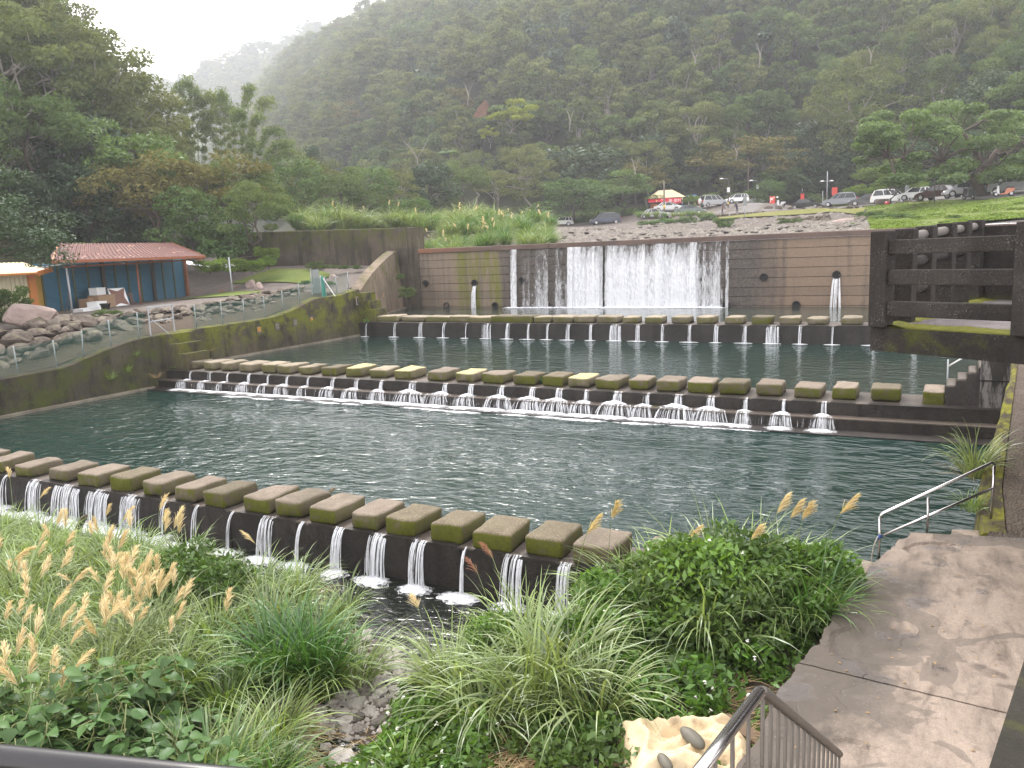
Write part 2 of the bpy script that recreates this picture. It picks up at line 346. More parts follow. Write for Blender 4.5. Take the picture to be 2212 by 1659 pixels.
# water
def water(name, body, s1, amp, rough=.03, far=1.0):
    t = NT(name); p = t.pos((1, 1, 1))
    a = t.noise(t.pos((s1*.8, s1*1.25, 1)), 1, 2, .5, .35); b = t.noise(t.pos((s1*2.3, s1*3.1, 1)), 1, 3, .55, .2); g = t.noise(p, .22, 3)
    h = t.math('MULTIPLY', t.math('ADD', a, t.math('MULTIPLY', b, .35)), t.ramp(g, [(.3, .55), (.65, 1)]))
    q = t.pbr(body, rough, 0, t.bump(h, 1.0, amp), .5); q.inputs['IOR'].default_value = 1.33; M[name] = t.m
water('water_pool', (.006, .025, .0205), 1.9, .13)
water('water_mid', (.010, .026, .021), 2.4, .05)
water('water_upper', (.035, .045, .035), 2.2, .03)
water('water_stream', (.012, .014, .012), 2.6, .07)
def foam(name, freq, zs, lo, hi, alpha=1.0, col=(.86, .88, .92), flat=0.0):
    """falling or foaming water: white strands over clear film"""
    t = NT(name); v = t.pos((freq, flat*freq, zs)); n1 = t.noise(v, 1, 4, .7); n2 = t.noise(t.pos((freq*3.1, flat*freq*3.1, zs*2.4)), 1, 4, .7)
    d = t.attr('tone')
    f = t.math('ADD', t.math('ADD', t.math('MULTIPLY', n1, .6), t.math('MULTIPLY', n2, .4)), t.math('SUBTRACT', d, .5))
    f = t.ramp(f, [(lo, 0), (hi, 1)])
    tr = t.n('ShaderNodeBsdfTransparent'); p_ = t.n('ShaderNodeBsdfPrincipled'); p_.inputs['Base Color'].default_value = (*col, 1); p_.inputs['Roughness'].default_value = .35
    tl = t.n('ShaderNodeBsdfTranslucent'); tl.inputs[0].default_value = (*col, 1)
    m1 = t.n('ShaderNodeMixShader'); m1.inputs[0].default_value = .3; t.l(p_.outputs[0], m1.inputs[1]); t.l(tl.outputs[0], m1.inputs[2])
    mx = t.n('ShaderNodeMixShader'); t.l(t.math('MULTIPLY', f, alpha), mx.inputs[0]); t.l(tr.outputs[0], mx.inputs[1]); t.l(m1.outputs[0], mx.inputs[2])
    t.l(mx.outputs[0], t.out.inputs['Surface']); M[name] = t.m
foam('fall', 8, 1.5, .35, .66, .94)
foam('spout', 26, 2.6, .46, .72, .9)
foam('foam', 7, 7, .44, .64, 1, (.86, .88, .92), 1.0)
# leaves
leaf_mat('leaf_hill', (.115, .148, .058), (.16, .182, .074), .4, 0, 0, .45)
leaf_mat('leaf_hill2', (.085, .132, .052), (.12, .165, .064), .4, 0, 0, .45)
leaf_mat('leaf_dark', (.035, .065, .027), (.06, .095, .038), .2, 0, .03)
leaf_mat('leaf_mid', (.075, .135, .032), (.11, .175, .045), .3, 0, .02, .4)
leaf_mat('leaf_fig', (.12, .185, .06), (.14, .205, .07), .4, 0, .02, .45)
leaf_mat('leaf_lime', (.22, .27, .03), (.28, .32, .05), .3)
leaf_mat('leaf_olive', (.135, .13, .05), (.165, .15, .06), .25)
leaf_mat('leaf_bamboo', (.15, .21, .08), (.2, .25, .1), .3)
leaf_mat('leaf_bright', (.11, .175, .035), (.155, .225, .05), .3)
leaf_mat('leaf_big', (.07, .135, .045), (.095, .17, .055), .3, 0, .015)
leaf_mat('leaf_bush', (.08, .17, .025), (.13, .23, .04), .35, 0, .03, .45)
leaf_mat('blade', (.15, .24, .045), (.23, .31, .08), .35, 0, .05, .45)
leaf_mat('blade_dark', (.06, .145, .028), (.09, .19, .04), .35, 0, .05, .4)
leaf_mat('blade_grey', (.19, .26, .085), (.26, .32, .13), .35, 0, .05, .45)
leaf_mat('straw', (.22, .155, .085), (.34, .25, .14), .1)
leaf_mat('plume', (.66, .54, .32), (.76, .65, .44), .4, 0, 0, .2)
leaf_mat('plume_red', (.26, .13, .09), (.32, .17, .11), .35, 0, 0, .25)
leaf_mat('petal', (.75, .74, .68), (.8, .8, .76), .2, 0, 0, .1)
simple('bark', (.075, .06, .047), .9, 0, .4, 8, .6)
simple('bark_pale', (.25, .225, .19), .85, 0, .3, 5, .4)
simple('bark_brown', (.075, .055, .042), .9, 0, .3, 6, .4)
simple('culm', (.20, .22, .09), .6, 0, .3, 4)
# metals, paints
simple('steel', (.62, .6, .6), .22, 1.0, .1); simple('steel_dull', (.13, .115, .10), .5, .7, .2)
simple('galv', (.36, .38, .40), .55, .3, .15, 9); simple('black_paint', (.012, .012, .014), .35, 0, .2)
simple('rusty', (.24, .085, .04), .8, 0, .5, 7); simple('white_paint', (.74, .74, .72), .5, 0, .08); simple('yellow_paint', (.6, .42, .04), .6)
simple('dark', (.012, .012, .012), .8); simple('tyre', (.016, .016, .017), .85); simple('rim', (.42, .42, .43), .35, .7)
simple('glass', (.02, .025, .028), .06); simple('lamp_red', (.42, .02, .02), .25); simple('lamp_clear', (.7, .7, .68), .15); simple('lamp_amber', (.6, .2, .03), .3)
simple('red_sign', (.62, .06, .04), .5, 0, .05); simple('banner', (.60, .025, .05), .6, 0, .12); simple('white_ink', (.8, .78, .76), .6, 0, .03); simple('gold_ink', (.62, .30, .03), .5, 0, .1)
simple('tablet', (.03, .028, .028), .6); simple('tablet_worn', (.075, .07, .07), .8); simple('tablet_rim', (.24, .2, .165), .85)
simple('net_green', (.03, .13, .10), .7); simple('net_cyan', (.10, .42, .34), .6); simple('board_grey', (.22, .24, .24), .6)
simple('cream', (.52, .48, .33), .6, 0, .15, 2); simple('cream_roof', (.55, .44, .26), .6, 0, .15, 2); simple('orange', (.50, .19, .05), .6, 0, .2, 3)
simple('ochre', (.40, .25, .045), .7, 0, .3, 2.5); simple('blue_steel', (.05, .155, .235), .5, 0, .2, 1.5); simple('guide', (.085, .095, .05), .6, 0, .3); simple('beam_dark', (.06, .055, .05), .7)
simple('card', (.30, .20, .125), .9, 0, .15, 8); simple('foam_box', (.78, .8, .82), .6, 0, .04); simple('brown_board', (.20, .105, .075), .7); simple('pot', (.02, .018, .017), .6); simple('terracotta', (.36, .09, .035), .7)
simple('bag', (.42, .40, .38), .5, 0, .15, 8); simple('paper', (.78, .76, .74), .7, 0, .08); simple('river_pebble', (.10, .092, .07), .6, 0, .2, 3)
simple('drum', (.42, .34, .18), .8, 0, .15, 3, .2); simple('skin', (.45, .28, .2), .6); simple('hair', (.012, .01, .01), .6); simple('coat', (.03, .027, .045), .8); simple('jacket', (.10, .06, .045), .8); simple('rope', (.36, .34, .28), .8); simple('rope_blue', (.03, .09, .35), .6)
simple('wood', (.13, .085, .05), .85, 0, .3, 6, .3); simple('blue_board', (.05, .2, .5), .5); simple('slab', (.12, .108, .097), .85, 0, .25, 4, .4)
t = NT('tarp'); v = t.coord('Object'); c = t.mix(t.noise(v, 3, 5), (.50, .39, .24), (.64, .52, .34)); c = t.mix(t.ramp(t.noise(v, 2.2, 6, .7), [(.58, 0), (.68, .75)]), c, (.20, .14, .09)); t.pbr(c, .75, 0, t.bump(t.noise(v, 7, 5, .6, .8), .7, .03)); M['tarp'] = t.m
t = NT('rust_roof'); p = t.pos(); a = t.noise(t.pos((1.2, 1.2, 1.2)), 1.4, 6, .7)
c = t.mix(t.ramp(a, [(.3, 0), (.7, 1)]), (.065, .013, .009), (.115, .024, .016))
c = t.mix(t.ramp(t.noise(t.pos((3.2, 1.3, 3.2)), 1.5, 4, .6), [(.635, 0), (.66, 1)]), c, (.50, .30, .22)); t.pbr(c, .7, 0, t.bump(a, .2, .02)); M['rust_roof'] = t.m
def paint(name, col, flake=.0):
    t = NT(name); q = t.pbr(col, .3, flake); q.inputs['Coat Weight'].default_value = .6; q.inputs['Coat Roughness'].default_value = .08; M[name] = t.m
for k, c, fl in (('car_white', (.70, .71, .72), 0), ('car_silver', (.44, .45, .47), .4), ('car_grey', (.15, .16, .18), .4), ('car_black', (.012, .012, .014), 0), ('car_navy', (.018, .026, .06), .2), ('car_red', (.055, .018, .018), .2), ('car_green', (.10, .135, .125), .3), ('car_dark', (.03, .03, .034), .2), ('scooter_orange', (.55, .16, .05), 0)): paint(k, c, fl)

# ------------------------------------------------------------ terrain
def rbf(pts):
    P = np.array([(p[0], p[1]) for p in pts]); z = np.array([p[2] for p in pts]); n = len(P); S = 50.0
    def ph(r2): return .5*r2*np.log(np.maximum(r2, 1e-9))
    Q = P/S; d = ((Q[:, None]-Q[None])**2).sum(-1); A = np.zeros((n+3, n+3)); A[:n, :n] = ph(d)+np.eye(n)*1e-4
    A[:n, n] = 1; A[:n, n+1:] = Q; A[n, :n] = 1; A[n+1:, :n] = Q.T
    w = np.linalg.solve(A, np.concatenate([z, np.zeros(3)]))
    def f(x, y):
        x = np.asarray(x, float)/S; y = np.asarray(y, float)/S; out = w[n]+w[n+1]*x+w[n+2]*y
        for i in range(n): out = out+w[i]*ph((x-Q[i, 0])**2+(y-Q[i, 1])**2)
        return out
    return f
# the valley floor above the dam (points read off the photo at known distances)
up_pts = [(-34, 50.6, 5.45), (-20, 50.6, 5.35), (-10, 50.6, 5.4), (-4, 50.6, 5.5), (0, 50.6, 5.7), (8, 50.6, 6.0), (20, 48, 6.2)]
for a, b, d in ((1210, 492, 122), (1300, 487, 126), (1400, 478, 122), (1500, 470, 122), (1570, 494, 85), (1740, 484, 78), (1640, 466, 105), (1700, 463, 104), (1800, 458, 102), (1740, 454, 120), (1815, 447, 112), (1900, 444, 104), (1960, 436, 95), (2030, 433, 84), (2100, 428, 78), (2200, 423, 74), (2000, 470, 60), (2120, 455, 62), (2212, 455, 58), (2212, 478, 50), (1950, 455, 78), (1450, 452, 130), (1580, 442, 128), (1640, 440, 124), (2330, 415, 66), (1870, 480, 64)):
    q = pd(a, b, d); up_pts.append(tuple(q))
up_pts += [(-40, 56, 7.0), (-60, 60, 7.2), (-75, 90, 8.5), (-60, 130, 9), (-20, 150, 9.5), (-120, 200, 11), (-60, 230, 13), (20, 150, 12), (45, 110, 11), (50, 60, 10), (-200, 300, 14)]
U = rbf(up_pts)
# the left bank: wall top, terrace of the shed, gravel lot
LW = [(10, 1.4), (17.8, 1.42), (18.5, 1.45), (20.5, 1.5), (21.25, 1.73), (22.5, 2.01), (23.3, 2.17), (24.3, 2.27), (25.1, 2.29), (26.7, 2.34), (28.7, 2.36), (30.7, 2.38), (32.4, 2.46), (33.55, 2.68), (34.8, 3.02), (35.6, 3.18), (37.5, 3.2), (39.2, 3.45)]
def wall_top(y): return np.interp(y, [a for a, b in LW], [b for a, b in LW])
XL = -31.4
Lp = [(XL-.6, y, float(wall_top(y))-.03) for y in (10, 15, 18, 20, 22, 24, 26, 28, 30, 32, 34, 36, 38.5)]
Lp += [(-33.2, y, float(wall_top(y))+.12) for y in (16, 20, 24, 28, 32)]
Lp += [(-37.0, 12, 2.7), (-37.5, 18, 2.75), (-38, 22, 2.8), (-38.5, 26, 2.9), (-38.5, 30, 2.98), (-37, 34, 3.15), (-36, 37, 3.3), (-45, 28, 2.95), (-46, 34, 3.0), (-48, 41, 3.05), (-44, 40, 3.2), (-38, 42, 3.6), (-37.5, 48.6, 4.55), (-46, 48.6, 4.75), (-58, 49, 5.2), (-50, 44, 3.9), (-50, 20, 3.1), (-60, 30, 5), (-60, 10, 5), (-62, 44, 6)]
L = rbf(Lp)
# mountains: rising from base polygons (corners: photo column, distance)
def base_poly(lst): return [tuple(pd(a, 540, d)[:2]) for a, d in lst]
HR = base_poly([(310, 900), (310, 500), (420, 350), (560, 255), (700, 200), (860, 168), (1100, 152), (1300, 146), (1500, 143), (1700, 138), (1880, 132), (2050, 112), (2212, 98), (2600, 82), (3600, 90)])
HR += [(500, 200), (500, 1200), (-300, 1400)]
HLp = [(-52, -10), (-56, 20), (-60, 44), (-66, 54), *base_poly([(180, 66), (290, 70), (350, 80), (385, 120), (370, 260)]), (-400, 260), (-400, -10)]
def inside(poly, x, y):
    x = np.asarray(x, float); c = np.zeros(x.shape, bool); n = len(poly)
    for i in range(n):
        x0, y0 = poly[i]; x1, y1 = poly[(i+1) % n]
        k = ((y0 > y) != (y1 > y)) & (x < (x1-x0)*(y-y0)/((y1-y0) if y1 != y0 else 1e-9)+x0); c ^= k
    return c
def pdist(poly, x, y):
    x = np.asarray(x, float); d = np.full(x.shape, 1e9)
    for i in range(len(poly)):
        a = np.array(poly[i]); b = np.array(poly[(i+1) % len(poly)]); e = b-a
        tt = np.clip(((x-a[0])*e[0]+(y-a[1])*e[1])/(e@e+1e-9), 0, 1); d = np.minimum(d, np.hypot(x-a[0]-tt*e[0], y-a[1]-tt*e[1]))
    return np.where(inside(poly, x, y), d, -d)
_ph = RNG.uniform(0, 6.28, (8, 2)); _dr = RNG.uniform(0, 6.28, 8)
def wavy(x, y, wl):
    s = 0
    for i in range(8): s = s+np.sin((x*math.cos(_dr[i])+y*math.sin(_dr[i]))*6.28/(wl*(.6+.13*i))+_ph[i, 0])
    return s/8
def hillR(x, y):
    d = pdist(HR, x, y)+wavy(x, y, 60)*7; d = np.maximum(d, 0)
    az = np.degrees(np.arctan2(np.asarray(x, float), np.asarray(y, float))); sl_ = np.interp(az, [-60, -38, -25, 10], [1.42, 1.36, .80, .72])
    return np.minimum(270*(1-np.exp(-d*sl_/270))*(1+.10*wavy(x, y, 110)), np.interp(az, [-60, -48, -43, -41, -38, -35, -32, -28], [95, 95, 108, 98, 100, 120, 165, 175])+7*wavy(x, y, 70))
def hillL(x, y):
    d = np.maximum(pdist(HLp, x, y)+wavy(x, y, 40)*3, 0)
    return 105*(1-np.exp(-d*1.36/105))
def valley(x, y):
    x = np.asarray(x, float); y = np.asarray(y, float)
    far = np.clip(np.hypot(x, y)/260-.45, 0, 1); u = np.clip(U(np.clip(x, -120, 60), np.clip(y, 50, 240)), 4, 15)
    return u*(1-far)+12*far
def landz(x, y): 
    x = np.asarray(x, float); y = np.asarray(y, float)
    v = valley(x, y); lf = np.clip(L(np.clip(x, -64, -30), np.clip(y, 8, 49)), 1, 7); w = np.clip((y-49)/8, 0, 1)
    w = np.where(x < -31, w, 1)
    return v*w+lf*(1-w)+hillR(x, y)+hillL(x, y)
# ------------------------------------------------------------ ground sheets
def grid_mesh(name, xs, ys, zf, mat, keep=None):
    X, Y = np.meshgrid(xs, ys); Z = zf(X, Y); n, m = X.shape
    V = np.stack([X, Y, Z], -1).reshape(-1, 3); I = np.arange(n*m).reshape(n, m)
    F = np.stack([I[:-1, :-1], I[:-1, 1:], I[1:, 1:], I[1:, :-1]], -1).reshape(-1, 4)
    if keep is not None:
        c = V[F].mean(1); F = F[keep(c[:, 0], c[:, 1])]
        u, inv = np.unique(F, return_inverse=True); V = V[u]; F = inv.reshape(F.shape)
    return npmesh(name, V, F, mat, smooth=True)
def loft(name, A, B, zf, mat, n=40, m=8, lift=.0, parent=None, wob=0.0):
    """sheet between two polylines, laid on a ground function"""
    def res(P):
        P = np.array([tuple(p)[:2] for p in P], float); s = np.concatenate([[0], np.cumsum(np.hypot(*(P[1:]-P[:-1]).T))]); t_ = np.linspace(0, s[-1], n)
        return np.stack([np.interp(t_, s, P[:, 0]), np.interp(t_, s, P[:, 1])], -1)
    A, B = res(A), res(B); t_ = np.linspace(0, 1, m)[None, :, None]; Q = A[:, None]*(1-t_)+B[:, None]*t_
    if wob: Q = Q+RNG.normal(0, wob, Q.shape)
    X, Y = Q[..., 0], Q[..., 1]; V = np.stack([X, Y, zf(X, Y)+lift], -1).reshape(-1, 3); I = np.arange(n*m).reshape(n, m)
    F = np.stack([I[:-1, :-1], I[:-1, 1:], I[1:, 1:], I[1:, :-1]], -1).reshape(-1, 4)
    return link(npmesh(name, V, F, mat, smooth=True), parent)
def dU(x, y): return np.clip(U(x, y), 4, 15)+.10*wavy(x*3, y*3, 12)
kind(link(grid_mesh('river_bed', np.arange(-60, 30, 1.5), np.concatenate([[50.35], np.arange(51, 150, 1.5)]), lambda x, y: landz(x, y)+.10*wavy(x*3, y*3, 12), M['gravel'], lambda x, y: (hillR(x, y) < 1.5))))
kind(link(grid_mesh('hillside', np.arange(-420, 300, 7.0), np.arange(55, 760, 7.0), lambda x, y: landz(x, y)-.35, M['forest_floor'], lambda x, y: (hillR(x, y) > .2) | (y > 140) | (x < -58))))
kind(link(grid_mesh('left_hillside', np.arange(-240, -50, 4.0), np.arange(-20, 170, 4.0), lambda x, y: landz(x, y)-.3, M['forest_floor'], lambda x, y: (x < -53) & ((x < -62) | (y < 49)))))
# far ridges in the haze at the head of the valley
RIDGES = []
def ridge(name, pts, depth):
    A = [pd(a, b, depth) for a, b in pts]; V = []; n = 160; t_ = np.linspace(0, 1, len(A)); s_ = np.linspace(0, 1, n)
    ax = np.interp(s_, t_, [a.x for a in A]); ay = np.interp(s_, t_, [a.y for a in A]); az = np.interp(s_, t_, [a.z for a in A]); m = 24
    for k in range(m):
        u = k/(m-1)*2-1; f = 1-abs(u)**1.15; bk = u*260*(1 if u > 0 else .75)
        X = ax+_f[0]*bk; Y = ay+_f[1]*bk; Z = 12+(az-12)*f+(RNG.normal(0, 2.2, n)+9*wavy(X, Y, 60)*f)*(abs(u) > .02)+RNG.normal(0, 1.2, n); V += list(zip(X, Y, np.minimum(Z, az+2)))
    RIDGES.append(np.array(V).reshape(m, n, 3)[6:13].reshape(-1, 3)); I = np.arange(m*n).reshape(m, n); F = np.stack([I[:-1, :-1], I[:-1, 1:], I[1:, 1:], I[1:, :-1]], -1).reshape(-1, 4)
    return kind(link(npmesh(name, V, F, M['leaf_hill2'], RNG.uniform(0, 1, len(F)))))
ridge('far_ridge', [(250, 250), (370, 200), (430, 168), (520, 134), (585, 112), (680, 60), (760, 70)], 720)
ridge('farther_ridge', [(150, 190), (300, 175), (400, 195), (470, 180), (600, 140)], 860)

# ------------------------------------------------------------ tree prototypes
def rnd_unit(n, rg):
    v = rg.normal(size=(n, 3)); return v/np.linalg.norm(v, axis=1)[:, None]
def leaves(centers, radii, per, size, rg, flat=.55, up=.6, aspect=.5, tilt=.7):
    """leaf-sized faces spread through clumps; returns verts, quads, tone"""
    C = np.repeat(np.asarray(centers, float), per, 0); Rr = np.repeat(np.asarray(radii, float), per)
    n = len(C); d = rnd_unit(n, rg)*(rg.uniform(.25, 1, n)**.5)[:, None]; d[:, 2] *= flat
    P = C+d*Rr[:, None]
    nrm = rnd_unit(n, rg)*tilt; nrm[:, 2] += up; nrm += d*.5; nrm /= np.linalg.norm(nrm, axis=1)[:, None]
    a = np.cross(nrm, rnd_unit(n, rg)); a /= np.linalg.norm(a, axis=1)[:, None]; b = np.cross(nrm, a)
    s = size*rg.uniform(.6, 1.35, n)[:, None]
    V = np.stack([P-a*s, P+b*s*aspect+a*s*.1, P+a*s-nrm*s*.12, P-b*s*aspect+a*s*.1], 1).reshape(-1, 3)
    F = np.arange(4*n).reshape(n, 4); ct = np.repeat(rg.uniform(0, 1, len(centers)), per)
    tone = np.clip(.5*rg.uniform(0, 1, n)+.5*ct, 0, 1)
    return V, F, tone
def branch(mb, a, b, r0, r1, rg, sag=.12, m=0, n=5, seg=5):
    a = np.array(a, float); b = np.array(b, float); L_ = np.linalg.norm(b-a); t_ = np.linspace(0, 1, seg)
    off = rg.normal(0, .06*L_, (seg, 3)); off[0] = 0; off[-1] = 0
    pts = a+(b-a)*t_[:, None]+off; pts[:, 2] += np.sin(t_*math.pi)*L_*sag
    mb.tube(pts, list(np.linspace(r0, r1, seg)), n, m); return pts
def make_tree(nm, h, r, nclump, per, size, leafm, barkm, seed, trunk=.35, style='round', crad=.36, flat=.5, r0=None, up=.6, aspect=.5):
    """returns (crown mesh, trunk mesh) with the origin at the foot"""
    rg = np.random.default_rng(seed); cs = []; r0 = r0 or h*.022
    for i in range(nclump):
        f = (i+.5)/nclump; ang = i*2.399+rg.uniform(-.4, .4)
        if style == 'round': z = trunk+(1-trunk)*f; w = math.sqrt(max(0.02, 1-((z-trunk-.42*(1-trunk))/(.62*(1-trunk)))**2)); rr = r*w*rg.uniform(.45, 1.0)
        elif style == 'flat': z = trunk+(1-trunk)*rg.uniform(.25, 1)**.7; rr = r*rg.uniform(.15, 1)**.6; z -= (rr/r)**2*.22
        elif style == 'tall': z = trunk+(1-trunk)*f; rr = r*rg.uniform(.25, 1)*(1.05-.6*f)
        else: z = rg.uniform(.12, .85); rr = r*math.sqrt(rg.uniform(0, 1))*math.sqrt(max(.05, 1-(z*.95)**2)) 
        cs.append((rr*math.cos(ang), rr*math.sin(ang), z*h))
    cs = np.array(cs); rad = r*crad*rg.uniform(.65, 1.25, nclump)
    V, F, tn = leaves(cs, rad, per, size, rg, flat, up, aspect)
    crown = npmesh('crown', V, F, M[leafm], tn)
    mb = MB(); lean = rg.normal(0, .04*h, 2)
    top = np.array([lean[0], lean[1], h*(trunk+.35*(1-trunk))]); tp = branch(mb, (0, 0, -.4), top, r0, r0*.5, rg, 0, 0, 7, 6)
    for c in cs[rg.permutation(nclump)[:min(nclump, 14)]]:
        s_ = tp[rg.integers(2, 6)]
        if c[2] > s_[2]-.2*h: branch(mb, s_, c, r0*.42, r0*.08, rg, .06, 0, 4)
    return crown, mb.mesh('trunk', M[barkm], None, False)
PROTO = {}
HT = [('hill_a', 9, 4.2, 17, 130, .34, 'leaf_hill', 'bark_pale', .3, 'round', .38, .55), ('hill_b', 11, 3.9, 18, 130, .32, 'leaf_hill', 'bark_pale', .35, 'flat', .36, .38),
      ('hill_c', 8, 3.8, 16, 130, .34, 'leaf_hill2', 'bark', .25, 'round', .42, .6), ('hill_d', 12, 3.4, 18, 120, .32, 'leaf_hill', 'bark_pale', .3, 'tall', .40, .5),
      ('hill_e', 8.5, 4.4, 16, 130, .36, 'leaf_hill2', 'bark', .3, 'flat', .36, .4), ('hill_f', 7.5, 3.4, 14, 130, .36, 'leaf_dark', 'bark', .2, 'round', .44, .6),
      ('hill_g', 10, 4.0, 15, 90, .30, 'leaf_olive', 'bark_pale', .35, 'flat', .34, .45), ('hill_h', 10, 4.4, 22, 120, .30, 'leaf_hill', 'bark_pale', .25, 'round', .30, .5)]
for i, (k, h, r, nc, per, sz, lm, bk, tr, st_, cr, fl) in enumerate(HT): PROTO[k] = (*make_tree(k, h, r, nc, per, sz, lm, bk, 40+i, tr, st_, cr, fl), h, r)
MT = [('mid_round', 8, 4, 26, 230, .17, 'leaf_mid', 'bark', .25, 'round', .36, .5), ('mid_flat', 9, 5, 30, 230, .17, 'leaf_hill2', 'bark', .35, 'flat', .30, .4), ('mid_dark', 8, 3.6, 26, 240, .18, 'leaf_dark', 'bark', .2, 'round', .40, .55),
      ('mid_olive', 8, 4.6, 28, 170, .15, 'leaf_olive', 'bark_brown', .35, 'flat', .30, .38), ('mid_bush', 3, 2.4, 22, 170, .13, 'leaf_mid', 'bark', .1, 'bush', .34, .6), ('mid_bushd', 3, 2.2, 20, 170, .13, 'leaf_hill2', 'bark', .1, 'bush', .36, .6),
      ('mid_tall', 11, 2.8, 26, 200, .16, 'leaf_hill2', 'bark_pale', .3, 'tall', .42, .55), ('mid_lime', 3, 2.4, 18, 150, .15, 'leaf_bright', 'bark', .1, 'bush', .36, .55), ('mid_lime_tree', 8, 4.2, 22, 150, .26, 'leaf_lime', 'bark_pale', .35, 'flat', .30, .4),
      ('mid_hill', 11, 4.6, 32, 230, .17, 'leaf_hill', 'bark_pale', .3, 'round', .30, .5), ('mid_hill2', 12, 4.6, 30, 220, .17, 'leaf_hill', 'bark_pale', .35, 'flat', .30, .42), ('near_dark', 8, 3.8, 34, 420, .10, 'leaf_dark', 'bark', .25, 'flat', .34, .5), ('mid_glossy', 8, 4.2, 22, 130, .25, 'leaf_dark', 'bark', .25, 'round', .40, .6)]
for i, (k, h, r, nc, per, sz, lm, bk, tr, st_, cr, fl) in enumerate(MT): PROTO[k] = (*make_tree(k, h, r, nc, per, sz, lm, bk, 140+i, tr, st_, cr, fl), h, r)
NAMES = {'hill': 'hillside_tree', 'mid': 'broadleaf_tree'}
def plant_tree(key, x, y, z, h, label, group=None, name='broadleaf_tree', cat='tree', wide=1.0, lm=None):
    cm, tm, ph, pr = PROTO[key]; t_ = thing(name, label, cat, (x, y, z-.1), RNG.uniform(0, 6.28), group); s = h/ph; t_.scale = (s*wide, s*wide, s)
    c = link(cm, t_); link(tm, t_)
    if lm: c.material_slots[0].link = 'OBJECT'; c.material_slots[0].material = M[lm]
    return t_
# ------------------------------------------------------------ the woods on the slopes
def scatter(poly, hf, spac, xr, yr):
    xs = np.arange(*xr, spac); ys = np.arange(*yr, spac); X, Y = np.meshgrid(xs, ys); X = X.ravel()+RNG.uniform(-.45, .45, X.size)*spac; Y = Y.ravel()+RNG.uniform(-.45, .45, Y.size)*spac
    k = inside(poly, X, Y); return X[k], Y[k]
def visible(X, Y, Z, tall):
    px, py, w = proj(X, Y, Z+tall); ok = (w > 20) & (px > -120) & (px < 2330) & (py > -260)
    for t_ in np.linspace(.12, .97, 40):
        zt = (EYE+(Z+tall-EYE)*t_); ok &= (landz(X*t_, Y*t_)+2.5 < zt+.12*tall) | (np.hypot(X, Y)*t_ < 70)
    return ok
X1, Y1 = scatter(HR, hillR, 6.3, (-420, 230), (70, 720)); X2, Y2 = scatter(HLp, hillL, 4.4, (-200, -50), (0, 170))
X = np.concatenate([X1, X2]); Y = np.concatenate([Y1, Y2]); left = np.arange(len(X)) >= len(X1)
Z = landz(X, Y); ok = visible(X, Y, Z, 9.0); X, Y, Z, left = X[ok], Y[ok], Z[ok], left[ok]
px, py, w = proj(X, Y, Z); tone = wavy(X, Y, 70)+RNG.uniform(-.5, .5, len(X))
hk = [k[0] for k in HT]; order = np.argsort(w); N_TREES = 296; stuff = []
def hill_label(key, a, b, dd, lf):
    kindw = {'hill_a': 'rounded grey-green tree', 'hill_b': 'tall flat-topped pale tree', 'hill_c': 'rounded mid-green tree', 'hill_d': 'slender layered pale tree', 'hill_e': 'spreading mid-green tree', 'hill_f': 'dark dense tree', 'hill_g': 'thin olive-brown tree', 'hill_h': 'broad clumped pale tree',
             'mid_hill': 'large domed olive tree', 'mid_hill2': 'large flat olive tree', 'mid_flat': 'spreading fresh-green tree', 'mid_dark': 'dark dense leafy tree', 'mid_tall': 'slim upright tree', 'mid_olive': 'thin brownish tree'}[key]
    if lf: return f'{kindw} on the left slope {"at the picture edge" if a < 80 else "above the cream shack" if a < 170 else "above the red roof" if a < 330 else "beside the bamboo"}, {"at its foot" if b > 430 else "low" if b > 330 else "halfway up" if b > 220 else "near the skyline"}'
    col = 'above the retaining wall' if a < 860 else 'left of the lime tree' if a < 1050 else 'above the navy minivan' if a < 1330 else 'behind the drinks stall' if a < 1530 else 'above the brown tree' if a < 1690 else 'above the black sedan' if a < 1850 else 'above the fig tree' if a < 2050 else 'at the right edge'
    return f'{kindw} on the far mountainside {col}, {"at its foot" if b > 400 else "low" if b > 320 else "midway" if b > 220 else "high up" if b > 110 else "very high"}'
for j, i in enumerate(order):
    r_ = RNG.uniform(); tn = tone[i]
    if j < N_TREES:
        near = w[i] < 150 and left[i] or w[i] < 150
        if near: key = 'mid_hill' if tn > .25 else 'mid_hill2' if tn > 0 else 'mid_flat' if tn > -.2 else 'mid_dark' if r_ < .4 else 'mid_tall' if r_ < .9 else 'mid_olive'
        else: key = hk[int(r_*6)] if r_ < .985 else 'hill_g'
        hh = PROTO[key][2]*RNG.uniform(.85, 1.3)*(1.0 if not left[i] else 1.05)
        plant_tree(key, X[i], Y[i], Z[i], hh, hill_label(key, px[i], py[i], w[i], left[i]), 'trees of the left slope' if left[i] else 'trees of the far mountainside', 'hillside_tree')
    else: stuff.append((X[i], Y[i], Z[i]-.4, int((tn > -.1)*RNG.choice([0, 1, 3, 7, 0, 1, 6 if RNG.uniform() < .12 else 7]) or RNG.choice([2, 4, 5, 3])), RNG.uniform(.85, 1.35), RNG.uniform(0, 6.28)))
